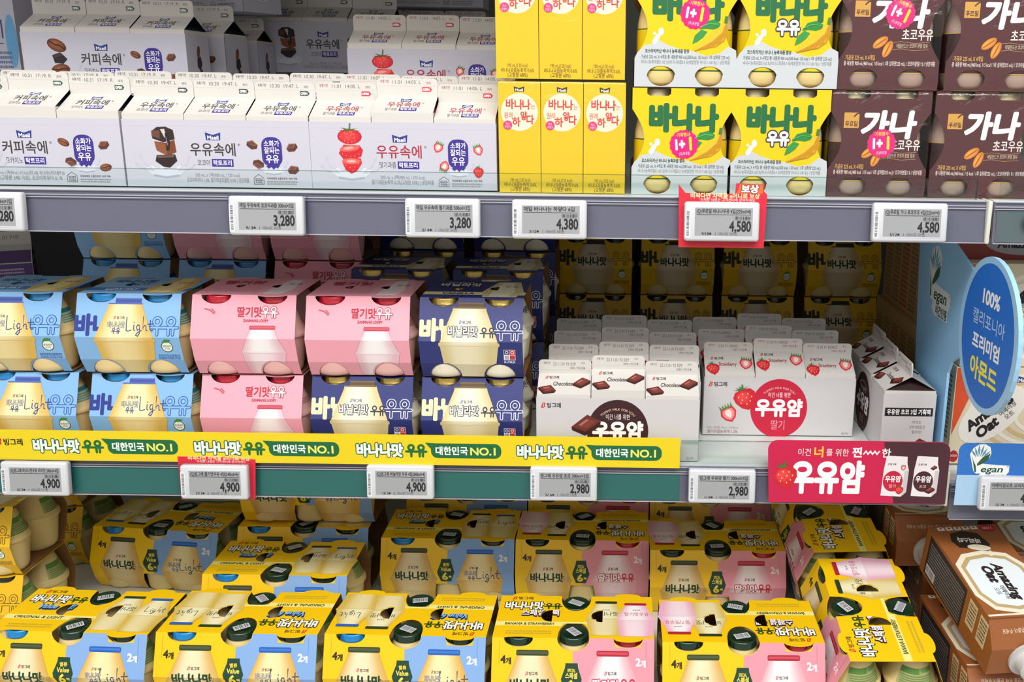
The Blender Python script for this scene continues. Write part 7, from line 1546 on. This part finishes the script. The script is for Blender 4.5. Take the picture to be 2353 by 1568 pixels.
# thin board standing between the bays with a round plate reaching into the aisle
t = thing('shelf_divider', 'light blue divider board between the bays with a round blue almond plate', 'promotion board', (40.5, 113, -44.7))
oy, oz = 113.0, -44.7
def SIDE(x): return plane((x, 0, 0), (0, -1, 0), (0, 0, 1))      # u runs towards the aisle, seen from the yellow side
def uv(Y, Z): return (oy - Y, Z - oz)
disc = circle(*uv(104.4, -26.0), 8.7, 8.7, 40)
pan = [uv(126.5, -44.7), uv(115.6, -44.7), uv(115.6, -33.5), uv(114.6, -31.8), uv(112.2, -30.5), uv(111.2, -24), uv(110.4, -19.8), uv(119.5, -17.2), uv(131.5, -17.2), uv(129, -33)]
LB = mat('board_light_blue', '8cbfe6', .45)
b1 = obj('panel', MB().sheet([pan], SIDE(0), .35).mesh('panel', LB), t)
b2 = obj('plate', MB().sheet([disc], SIDE(-.05), .5).mesh('plate', mat('plate_pale_edge', '9fd0f2', .45)), t)
a = Art().put(vegan_logo('d6dee0'), *uv(123.6, -23.9), 1.12, 0)
obj('panel_print', a.mesh('panel_print', SIDE(0)), b1)
a = Art(); du, dv = uv(104.4, -26.0)
a.ell(du, dv, 7.6, 8.0, '1f6fd2', 0, 44)
for s_, z, e, w, c in (('100%', 4.2, 2.2, 5.4, 'f4f8fc'), ('캘리포니아', 1.5, 1.9, 9.6, 'c4dcf4'), ('프리미엄', -1.2, 2.0, 8.4, 'f4f8fc'), ('아몬드', -4.2, 2.7, 8.2, 'f2ea50')): a.text(s_, du + .2, dv + z, e, c, 1, w=w, bold=.035 if e > 1.95 else 0)
obj('plate_print', a.mesh('plate_print', SIDE(-.05)), b2)

t = thing('round_sticker', 'pale pink round sticker on the sage rail of the next bay', 'sticker', (45.35, 107.35, -13.75), (math.radians(TILT), 0, 0))
obj('disc', MB().sheet([circle(0, 0, .95, n=24)], FRONT(0), .05).mesh('disc', mat('sticker_pink', 'e8a79c', .45)), t)
obj('disc_print', Art().ell(.1, -.1, .5, .5, 'd9807a', 0, 18).mesh('disc_print', FRONT(0)), t)

# ================================================================ upper shelf
D1 = -11.62
gM = 'white three-packs of lactose-free milk cartons'
gable_pack('maeil', 'coffee', -65.7, 110.5, D1, 'white coffee milk three-pack standing in front, cut off by the picture edge', gM, jog=(.3, .75, .35))
gable_pack('maeil', 'cocoa', -44.8, 110.5, D1, 'white cocoa milk three-pack in the front row between coffee and strawberry packs', gM, jog=(.15, .1, -.05))
gable_pack('maeil', 'straw', -24.1, 110.5, D1, 'white strawberry milk three-pack in the front row beside the slim yellow cartons', gM, jog=(0, .55, -.05))
for k, x, nm in (('coffee', -64.2, 'coffee'), ('cocoa', -43.2, 'cocoa'), ('straw', -23.0, 'strawberry')):
    gable_pack('maeil', k, x, 118.0, D1, f'white {nm} milk three-pack hidden but for its fins behind the front {nm} pack', gM, jog=(1.0, .9, 1.05))
for k, x, y, z, rz, lab in (('coffee', -65.0, 128.0, -1.75, 0, 'white coffee milk three-pack raised behind the front coffee cartons'),
                            ('coffee', -63.4, 137.2, -1.75, -4, 'white coffee milk three-pack set behind the raised coffee pack'),
                            ('straw', -24.4, 129.0, -3.2, 0, 'white strawberry milk three-pack raised behind the front strawberry cartons'),
                            ('cocoa', -44.9, 155.0, 1.4, 0, 'shaded cocoa milk three-pack far back on the upper shelf')):
    gable_pack('maeil', k, x, y, D1, f'lower pack standing unseen under the {lab[6:] if lab[0] == "w" else lab}', gM, rz=rz, zk=(z - D1 - .05) / 11.75)
    gable_pack('maeil', k, x, y, z, lab, gM, rz=rz, jog=(.1, .15, 0))
for l in (0, 1): gable_pack('maeil', 'cocoa', -63.0, 147.5, D1 + l * 10.4, f'cocoa milk three-pack hidden under the tipped cocoa pack, {("lower", "upper")[l]} of two', gM, zk=.88)
gable_pack('maeil', 'cocoa', -62.0, 148.5, 9.4, 'tipped cocoa milk three-pack seen edge-on above the coffee packs', gM, rz=-28)
for l in (0, 1): gable_pack('maeil', 'cocoa', -33.0, 168.0, D1 + l * 11.8, f'cocoa milk three-pack hidden under the highest cocoa pack, {("lower", "upper")[l]} of two', gM, zk=1.0)
gable_pack('maeil', 'cocoa', -33.0, 168.0, 12.1, 'highest cocoa milk three-pack at the back of the upper shelf', gM, zk=.85)
# tall milk carton at the edge
t = thing('tall_carton', 'tall white and blue milk carton behind the coffee packs at the picture edge', 'milk carton', (-84.9, 141.0, D1 + .02), (0, 0, math.radians(-4)))
obj('body', MB().box(-5, 5, -5, 5, 0, 22).box(-5, 5, -.3, .3, 22, 27).mesh('body', WHITE_CARD), t)
m = MB(); m.add([(-5, -5, 22), (5, -5, 22), (5, -.3, 25.5), (-5, -.3, 25.5)], [(0, 1, 2, 3)]); m.add([(-5, 5, 22), (5, 5, 22), (5, .3, 25.5), (-5, .3, 25.5)], [(3, 2, 1, 0)]); obj('roof', m.mesh('roof', WHITE_CARD), t)
a = Art(); a.ell(4.2, 16.5, .8, 3.4, '6fb0e0', 0); a.text('에', 2.2, 18, 2.6, '3a4a8a', 0); a.put(fine_print(5, 6, .6, '6a7aa8', 51), 1.5, 15.0, 1); a.rect(.5, 11.2, 3.2, 12.0, '3a4a9a', 0); a.stroke([(-2, 16.2), (3, 16.2)], .1, '3a4a8a', 0)
obj('front_print', a.mesh('front_print', FRONT(-5)), t)

gS = 'film-wrapped packs of slim yellow banana cartons'
slim_pack(-6.45, 110.0, D1, 'film-wrapped slim yellow cartons standing on the upper shelf, lower of two', gS)
slim_pack(-6.6, 110.0, D1 + 12.3, 'film-wrapped slim yellow cartons stacked on another such pack', gS)
gB = 'waisted four-packs of bottled milk'
slim_bottle_pack('ban1', 6.75, 110.0, D1, 'yellow banana bottle four-pack with pink sticker standing beside the slim cartons', gB, (.25, 5.55, 5), film=False)
slim_bottle_pack('ban2', 17.45, 110.0, D1, 'yellow banana bottle four-pack without sticker beside the brown packs, lower', gB, film=False)
slim_bottle_pack('ban1', 6.9, 109.9, D1 + 11.66, 'yellow banana bottle four-pack with pink sticker, stacked upper', gB, (.9, 7.6, -8), film=False)
slim_bottle_pack('ban2', 17.9, 109.9, D1 + 11.66, 'yellow banana bottle four-pack without sticker, stacked upper', gB, film=False)
slim_bottle_pack('gana', 28.55, 110.3, D1, 'brown chocolate bottle four-pack with pink sticker on the shelf, lower', gB, (.3, 5.9, 3))
slim_bottle_pack('gana', 39.95, 110.3, D1, 'brown chocolate bottle four-pack without sticker at the bay joint, lower', gB)
slim_bottle_pack('gana', 28.9, 110.2, D1 + 11.66, 'brown chocolate bottle four-pack with tilted pink sticker, stacked upper', gB, (.9, 7.9, -22))
slim_bottle_pack('gana', 40.6, 110.2, D1 + 11.66, 'brown chocolate bottle four-pack without sticker, stacked upper at the bay joint', gB)
slim_bottle_pack('ban2', 7.3, 122.6, D1, 'yellow banana bottle four-pack glimpsed behind the stickered banana pack', gB, film=False)
slim_bottle_pack('ban2', 18.4, 122.6, D1, 'yellow banana bottle four-pack glimpsed behind the plain banana pack', gB, film=False)
slim_bottle_pack('gana', 30.0, 122.8, D1, 'brown chocolate bottle four-pack glimpsed behind the stickered brown pack', gB, film=False)

# ================================================================ middle shelf
D2 = -44.7; H = 10.08
g4 = 'card-sleeved four-packs of squat milk bottles'
def four(kind, x, y, lev, lab, **k): return jar_pack(kind, x, y, D2 + lev * H, lab, g4, **k)
four('light', -72.3, 113.2, 0, 'light blue four-pack cut off by the picture edge, lower of the front stack')
four('light', -58.25, 113.2, 0, 'light blue four-pack in front, lower of the stack beside the pink packs')
four('pink', -44.75, 113.2, 0, 'pink strawberry four-pack standing on the shelf under another pink pack')
four('vanilla', -31.25, 113.2, 0, 'navy vanilla four-pack under the pink pack')
four('vanilla', -17.75, 113.2, 0, 'navy vanilla four-pack standing on the shelf under another navy pack')
four('light', -72.9, 112.9, 1, 'light blue four-pack cut off by the picture edge, upper of the front stack', rz=1.5)
four('light', -58.6, 112.9, 1, 'light blue four-pack in front, upper of the stack beside the pink packs', rz=1)
four('pink', -44.8, 112.9, 1, 'pink strawberry four-pack stacked on another pink pack', rz=1)
four('pink', -31.15, 112.9, 1, 'pink strawberry four-pack stacked on a navy vanilla pack', rz=1)
four('vanilla', -17.6, 112.9, 1, 'navy vanilla four-pack stacked on another navy pack in front')
for x, y, base, top, lab in ((-70.2, 136.0, 'light', 'light', 'behind the light blue packs'), (-56.6, 136.2, 'light', 'pink', 'behind the gap of blue and pink'), (-43.0, 136.4, 'pink', 'pink', 'behind the pink packs')):
    four(base, x, y, 0, f'{"light blue" if base == "light" else "pink"} four-pack low in the second row {lab}', hide_back=True)
    four(base, x, y, 1, f'shaded {"blue" if base == "light" else "pink"} four-pack in the second row {lab}', hide_back=True)
    four(top, x + .2, y - .3, 2, f'shaded {"blue" if top == "light" else "pink"} four-pack on top of the second row {lab}', hide_back=True)
for x, nm in ((-30.6, 'behind the upper pink pack'), (-16.6, 'behind the upper navy pack')):
    four('vanilla', x, 130.8, 0, f'navy vanilla four-pack low in the second row {nm}')
    four('vanilla', x, 130.8, 1, f'shaded navy vanilla four-pack in the second row {nm}')
    for l in (0, 1): four('vanilla', x + .6, 147.0, l, f'navy vanilla four-pack in the third row {nm}, level {"one" if l == 0 else "two"}', hide_back=True)
    four('vanilla', x + .6, 147.0, 2, f'dark navy vanilla four-pack topmost of the third row {nm}', hide_back=True)
for x, nm in ((-4.0, 'first of four columns, beside the navy packs'), (10.0, 'second of four columns from the navy packs'), (24.0, 'third of four columns from the navy packs'), (38.3, 'last of four columns, nearest the divider board')):
    four('banana', x, 163.8, 0, f'shaded yellow banana four-pack at the back, lower, {nm}', hide_back=True)
    four('banana', x, 163.6, 1, f'shaded yellow banana four-pack at the back, upper, {nm}', hide_back=True)
gY = 'white three-packs of chocolate and strawberry milk cartons'
for k, y in enumerate((113.1, 120.5, 127.9, 135.3)):
    gable_pack('yum', 'choco', (.1, .8, 1.0, .9)[k], y, D2, f'white chocolate milk three-pack, {("first", "second", "third", "fourth")[k]} row from the shelf edge', gY, jog=(0, .6, 0) if k != 1 else (.05, .45, .1))
for k, y in enumerate((122.8, 130.1, 137.4)):
    gable_pack('yum', 'berry', (21.3, 21.1, 20.8)[k], y, D2, f'white strawberry milk three-pack, {("first", "second", "third")[k]} row from the shelf edge', gY, jog=(0, .6, 0))
ea = yum_end().mesh('end_print', plane((9.95, 0, 0), (0, 1, 0), (0, 0, 1)))
gable_pack('yum', 'choco', 33.2, 126.4, D2, 'white chocolate milk three-pack turned end-on beside the light blue divider board', gY, rz=-90, jog=(.5, .2, 0), end_art=ea)
# purple carton lying at the back edge
t = thing('purple_carton', 'shaded milk carton with purple end at the back of the middle shelf', 'milk carton', (-97.0, 152.0, D2 + 10.2), (0, 0, math.radians(28)))
obj('body', gable_mesh(('x', 'purple'), 8.5, 8.5, 7.0, 2.3, 2.1, '4a2f66'), t)
a = Art().rect(-4.2, .1, 4.2, 6.9, '5a3a78', 0).put(fine_print(6, 2, .5, 'b8a8c8', 61), 0, 6.0, 1, 0, 1)
obj('side_print', a.mesh('side_print', plane((4.25, 0, 0), (0, 1, 0), (0, 0, 1))), t); obj('front_print', a.mesh('front_print', FRONT(-4.25)), t)
obj('roof_print', Art().rect(-4.1, .1, 4.1, 3.2, '6b4a86', 0).mesh('roof_print', plane((0, -4.25, 7.0), (1, 0, 0), tuple(Vector((0, 4.18, 2.3)).normalized()))), t)
obj('fin_print', Art().text('11.01 F10', 1, 1.2, .8, '6e6a68', 0).mesh('fin_print', plane((0, -.07, 9.3), (1, 0, 0), (0, 0, 1))), t)
t = thing('plain_crate', 'plain dark carton under the purple carton', 'carton', (-97.0, 152.0, D2 + .02))
obj('body', MB().box(-7, 7, -7, 7, 0, 10.1).mesh('body', mat('dark_carton', '3a3436', .6)), t); obj('flap', MB().box(-6.5, 6.5, -7.1, -7.0, 1, 9).mesh('flap', mat('dark_carton_flap', '443c40', .6)), t)

# ================================================================ oat drink boxes beyond the divider
CREAM = mat('oat_box_cream', 'e6d6b4', .4, noise=.03, nscale=20); BROWN = mat('oat_carton_brown', '9a5c30', .38, noise=.05, nscale=25)
def amazing(k=1.0):
    a = Art(); a.text('Amazing', 0, .62, 1.7, '2a2020', 0, w=6.4, bold=.05, shear=.2); a.text('Oat', -1.4, -.9, 1.7, '2a2020', 0, w=3.0, bold=.05, shear=.2); a.text('어메이징', 1.9, -.65, .75, '2a2020', 0, w=2.4); a.text('오트', 1.6, -1.45, .75, '2a2020', 0, w=1.3); return a
def oat_box_art(h):
    a = Art()
    for k in range(5):
        r = 9.5 - k * 1.5; a.stroke([(2.0 + r * math.cos(math.radians(t)), h * .5 + r * math.sin(math.radians(t)) * .6) for t in range(110, 255, 9)], .5, ('f4ead2', 'd8bc82')[k % 2], 0)
    a.poly([(-9.5, h - .1), (-6.2, h - .1), (-9.5, h * .3)], 'e0542a', 1); a.put(maeil(), -1.0, h - 1.5, .95, 0, 2)
    a.ell(-4.5, h * .52, 5.0, 2.7, 'f2ece0', 3, 30, 42); a.put(amazing(), -4.6, h * .52, 1.05, 42, 4); a.text('Original', -5.6, 1.9, 1.0, '3a2a1c', 4, w=2.6, shear=.3, rot=25); a.stroke([(-6.6, 1.2), (-4.2, 2.3)], .3, 'e8742c', 3)
    a.ell(-8.9, 1.0, .6, .8, 'b0282c', 1, 18); a.text('3000', -8.9, 1.1, .4, 'f4e4dc', 2, w=.9)
    a.put(amazing(), 5.0, h * .5, 1.0, 0, 4); return a
for z, hh, nm, x in ((-46.35, 12.9, 'lower', 52.0), (-33.3, 13.0, 'upper', 52.3)):
    t = thing('oat_box', f'cream oat drink box behind the round blue plate, {nm} of two', 'drink box', (x, 124.4, z), (0, 0, math.radians(1)), 'oat drink boxes')
    b = obj('body', MB().box(-9.6, 9.6, -6.2, 6.2, 0, hh).mesh('body', CREAM), t); obj('front_print', oat_box_art(hh).mesh('front_print', FRONT(-6.2)), b)
    s_ = Art()
    for k in range(3): s_.put(fine_print(2.6, 14, .62, '8a7a58', 70 + k), -3.9 + k * 3.9, hh - 1.6, 1)
    s_.stroke([(-5.8, hh - 1.0), (-5.8, .8), (5.8, .8), (5.8, hh - 1.0)], .06, '8a7a58', 0, True)
    obj('side_print', s_.mesh('side_print', plane((-9.6, 0, 0), (0, -1, 0), (0, 0, 1))), b)
t = thing('red_oat_box', 'dark red oat drink box lying on top of the cream boxes', 'drink box', (51.6, 127.0, -20.3))
obj('body', MB().box(-9.5, 9.5, -6.0, 6.0, 0, 4.2).mesh('body', mat('oat_box_red', '8e2a22', .45)), t)
a = Art(); a.ell(-.5, 0, 6.2, 2.2, 'a8a8b0', 0, 26); a.put(amazing(), -.4, .1, .95, 0, 1); obj('top_print', a.mesh('top_print', TOP(4.2)), t)
a = Art(); a.ell(-1, 2.1, 5.0, 1.5, 'a8a8b0', 0, 26); a.text('Amazing Oat', -1, 2.1, 1.5, '2a2020', 1, w=7.0, bold=.04); obj('front_print', a.mesh('front_print', FRONT(-6.0)), t)
BX = mat('tan_box', 'b08c5c', .6, noise=.06, nscale=30)
for z, hh, nm in ((-46.55, 14.5, 'lower'), (-32.0, 15.0, 'upper')):
    t = thing('tan_box', f'shaded tan drink box behind the divider board, {nm} of two', 'drink box', (50.5 if nm == 'lower' else 51.3, 144.2, z), (0, 0, 0), 'tan drink boxes')
    b = obj('body', MB().box(-8.5, 8.5, -11.5, 11.5, 0, hh).mesh('body', BX), t)
    s_ = Art()
    for k in range(5): s_.put(fine_print(3.4, int(hh / .75), .7, '8f7248' if k != 2 else 'a0583e', 80 + k), -9.0 + k * 4.4, hh - .9, 1); s_.stroke([(-6.9 + k * 4.4, .5), (-6.9 + k * 4.4, hh - .4)], .12, 'c8a878', 0)
    obj('side_print', s_.mesh('side_print', plane((-8.5, 0, 0), (0, -1, 0), (0, 0, 1))), b); obj('flap', MB().box(-8.58, -8.5, -11.4, 11.4, hh - 2.2, hh - .1).mesh('flap', BX), b)

# ---------------------------------------------------------------- brown oat cartons lying on the lowest shelf
_o = {}
def oat_carton_set():
    # the carton lies on its back: length along y (screw cap towards the aisle), face up at z = 6.8
    if _o: return _o
    m = MB(); w, L, h = 4.7, 9.7, 6.8
    prof = [(-w, 0), (w, 0), (w, h), (-w, h)]
    m.loft([[(x, L, z) for x, z in prof], [(x, -L + 2.2, z) for x, z in prof], [(x, -L, z) for x, z in [(-w, 0), (w, 0), (w, h * .55), (-w, h * .55)]]])
    m.box(-w, w, -L + 1.95, -L + 2.2, h - .02, h + .1)
    _o['b'] = m.mesh('body', BROWN)
    n = Vector((0, -h * .45, 2.2)).normalized(); 
    c = MB(); seg = 26
    c.lathe([(2.35, 0), (2.35, .35), (1.85, .4), (1.75, .5)], seg); _o['base'] = smooth_by_angle(c.mesh('spout', mat('spout_white', 'c9c9c6', .35)), 40)
    c = MB(); loops = []
    for r, z in ((1.72, .45), (1.72, 1.9), (1.55, 2.05), (1.2, 2.05), (1.1, 1.98)):
        loops.append([((r + (.05 if (k % 2 and z < 2) else 0)) * math.cos(2 * math.pi * k / 48), (r + (.05 if (k % 2 and z < 2) else 0)) * math.sin(2 * math.pi * k / 48), z) for k in range(48)])
    c.loft(loops); _o['cap'] = smooth_by_angle(c.mesh('screw_cap', mat('cap_white', 'd2d2cf', .32)), 40)
    a = Art(); g = 'd8c8a4'
    def blob(k, dx=0): return [(x * k, y * k - 1.6) for x, y in ((-4.1, 3.4), (-2.6, 5.1), (.2, 5.6), (2.9, 4.9), (4.2, 2.8), (4.3, -2.2), (2.6, -4.6), (-.2, -5.2), (-3.0, -4.4), (-4.2, -2.0))]
    a.poly(blob(1.08), 'efe6d0', 0); a.poly(blob(.95), 'bfa878', 1); a.poly(blob(.84), 'e8f0f4', 2)
    a.put(amazing(), .1, -1.6, 1.02, -90, 3); a.poly(rrect(-4.6, -7.4, 4.6, -7.1, .05), 'efe6d0', 0)
    # coffee cup emblem, five little badges, red seal, all printed head towards the aisle
    a.poly([(-2.9, 6.6), (-2.4, 5.2), (1.2, 4.6), (2.0, 5.6), (1.3, 7.9), (-.6, 8.6), (-2.4, 8.1)], '2c1d18', 0); a.ell(.2, 5.05, 1.5, .6, 'e8e0c8', 1, 20, -10); a.text('바리스타', -.5, 6.6, 1.1, 'f4f0e8', 1, w=3.0, bold=.04, rot=170)
    for k in range(5): a.poly(rrect(-3.7 + k * 1.15, 8.75, -2.75 + k * 1.15, 9.45, .1), 'ece6dc', 0); a.ell(-3.2 + k * 1.15, 9.2, .18, .14, '2c1d18', 1, 8)
    a.ell(3.2, 8.9, 1.1, .75, 'b0252c', 0, 18); a.text('3,000', 3.2, 8.9, .7, 'f6e0dc', 1, w=1.4, rot=180)
    a.stroke([(1.3, 4.2), (1.0, 3.4), (1.9, 3.7)], .3, 'efe6d0', 1)
    _o['face'] = a.mesh('face_print', plane((0, 0, h), (1, 0, 0), (0, 1, 0)))
    a = Art()
    a.rect(-8.5, .4, 2.2, 6.3, '262224', 0); a.put(fine_print(9.8, 11, .46, '77747a', 91), -3.1, 5.4, 1, 0, 1); a.rect(3.2, 2.2, 5.2, 6.0, 'd8c49c', 0); a.put(fine_print(1.6, 6, .5, '6a5a40', 92), 4.2, 5.4, 1, 0, 1)
    a.rect(6.0, 2.2, 8.0, 6.0, 'd8c49c', 0); a.put(fine_print(1.6, 6, .5, '6a5a40', 93), 7.0, 5.4, 1, 0, 1); a.put(barcode(2.6, 1.4, 94), -6.8, 1.4, 1, 0, 2)
    _o['side'] = a.mesh('side_print', plane((-w, 0, 0), (0, -1, 0), (0, 0, 1)))
    a = Art(); a.text('놀라운 맛을 위해 흔들어 주세요', 0, 0, .62, 'f0dcc4', 0, w=6.4, rot=180); _o['slope'] = a.mesh('slope_print', plane((0, -L + 1.2, h * .8), (1, 0, 0), tuple(Vector((0, 2.2, h * .45)).normalized())))
    _o['n'] = n
    return _o
def oat_carton(x, y, z, label, rot=(0, 0, 0)):
    S = oat_carton_set(); t = thing('oat_carton', label, 'drink carton', (x, y, z), rot, 'brown oat drink cartons lying down')
    b = obj('body', S['b'], t); obj('face_print', S['face'], b); obj('side_print', S['side'], b); obj('slope_print', S['slope'], b)
    sp = obj('spout', S['base'], t, (0, -9.72, 2.2), (math.radians(90), 0, 0)); obj('screw_cap', S['cap'], sp)
    return t
D3r = -87.98
for k, nm in enumerate(('lowest', 'second lowest', 'third from the shelf')):
    oat_carton(46.9 + (.0, .4, .2)[k], 112.5, D3r + k * 6.95, f'brown oat carton showing its black side panel, {nm} of the pile', (0, 0, math.radians((0, 3, 2)[k])))
oat_carton(47.3, 112.4, -64.75, 'large brown oat carton tilted on top of the pile, white cap towards the aisle', (math.radians(12.0), 0, math.radians(8.0)))
t = thing('flat_carton', 'flattened brown carton under the rear oat cartons', 'carton', (46.5, 134.0, D3r))
obj('lower_board', MB().box(-2.5, 8, -9, 9, 0, 1.3).mesh('lower_board', KRAFT), t); obj('upper_board', MB().box(-2.4, 7.8, -8.8, 8.8, 1.35, 2.6).mesh('upper_board', KRAFT), t)
for k in range(4): oat_carton((49.0, 48.6, 48.6, 43.9)[k], 134.8 + (1.5 if k < 3 else 0), D3r + 2.62 + k * 6.95, ('brown oat carton unseen at the bottom of the rear pile', 'brown oat carton low in the rear pile', 'brown oat carton just under the topmost of the rear pile', 'brown oat carton with its white cap towards the aisle on the rear pile')[k])
for k in range(4): oat_carton(59.3, 128.0, D3r + k * 6.95, ('brown oat carton at the bottom beside the tilted carton', 'brown oat carton second from the bottom beside the tilted carton', 'brown oat carton third from the bottom beside the tilted carton', 'brown oat carton cut off by the picture edge behind the tilted carton')[k], (0, 0, math.radians(-4)))

# ================================================================ lowest shelf
D3 = -75.22
g6 = 'yellow six-packs of squat milk bottles'
def six(kind, x, y, z, lab, **k): return jar_pack(kind, x, y, z, lab, g6, six=True, **k)
six('light', -66.8, 104.6, D3, 'yellow and blue six-pack in the front row cut off by the picture edge', rz=-2)
six('light', -46.2, 104.8, D3, 'yellow and blue six-pack in the front row, second from the picture edge', rz=-.5, flip=True)
six('light', -25.6, 104.8, D3, 'yellow and blue six-pack in the front row next to the pink and yellow packs', rz=-1, flip=True)
six('berry', -5.0, 104.7, D3, 'yellow and pink six-pack in the front row with its title upright', rz=0)
six('berry', 15.8, 104.2, D3 - .6 + .6, 'yellow and pink six-pack in the front row beside the turned pack', rz=.5, flip=True)
six('light', -69.4, 133.2, D3, 'yellow and blue six-pack in the second row behind the cut-off pack', rz=-6, flip=True)
six('light', -46.6, 119.6, D3, 'yellow and blue six-pack low between the first and second rows')
six('light', -47.4, 134.6, D3, 'shaded yellow and blue six-pack in the second row, lower of a stack', hide_back=True)
six('light', -46.8, 136.4, D3 + H, 'shaded yellow and blue six-pack in the second row, stacked upper', hide_back=True)
six('light', -24.9, 131.4, D3, 'yellow and blue six-pack in the second row beside the pink and yellow packs')
six('berry', -4.9, 131.4, D3, 'yellow and pink six-pack in the second row beside the yellow and blue pack', flip=True)
six('berry', 15.0, 128.6, D3, 'yellow and pink six-pack in the second row beside the turned packs', rz=.5, flip=True)
for x, kd, nm in ((-24.5, 'light', 'yellow and blue'), (-4.5, 'berry', 'yellow and pink'), (15.5, 'berry', 'pink and yellow')):
    six(kd, x, 147.5, D3, f'{nm} six-pack dark in the third row', hide_back=True)
# sloping tray that carries the two turned packs
t = thing('sloping_tray', 'grey sloping tray under the two turned six-packs', 'tray', (33.0, 104.0, D3 + .1), (math.radians(9.5), 0, 0))
obj('plate', MB().box(-6.9, 6.9, .2, 44, .0, .15).mesh('plate', mat('tray_grey', '8a8c8e', .5)), t); obj('foot', MB().box(-6.6, 6.6, 40, 41, -6.4, 0).mesh('foot', MATS['tray_grey']), t)
for k, nm in ((0, 'front'), (1, 'rear')):
    s_ = 9.9 + k * 21.4; c9, s9 = math.cos(math.radians(9.5)), math.sin(math.radians(9.5))
    tt = jar_pack('berry', 0, 0, 0, f'yellow and pink six-pack turned sideways on the sloping tray, {nm} of two', g6, six=True, flip=True, plain=True)
    M = Matrix.Translation(W((32.8, 31.9)[k], 104.0, D3 + .1)) @ Matrix.Rotation(math.radians(9.5), 4, 'X') @ Matrix.Translation((0, s_ * CM, .2 * CM)) @ Matrix.Rotation(math.radians(-90 + (.8, 3)[k]), 4, 'Z')
    tt.matrix_world = M
# banana four-packs at the picture edge
for l in (0, 1): jar_pack('banana', -86.6, 118.6, D3 + l * H, f'yellow banana four-pack showing bottles at its side at the picture edge, {("lower", "upper")[l]}', g4)
for l in (0, 1): jar_pack('banana', -90.4, 141.0, D3 + l * H, f'shaded yellow banana four-pack behind the edge stack, {("lower", "upper")[l]}', g4)
if MISSING: print('MISSING GLYPHS', ''.join(sorted(MISSING)))
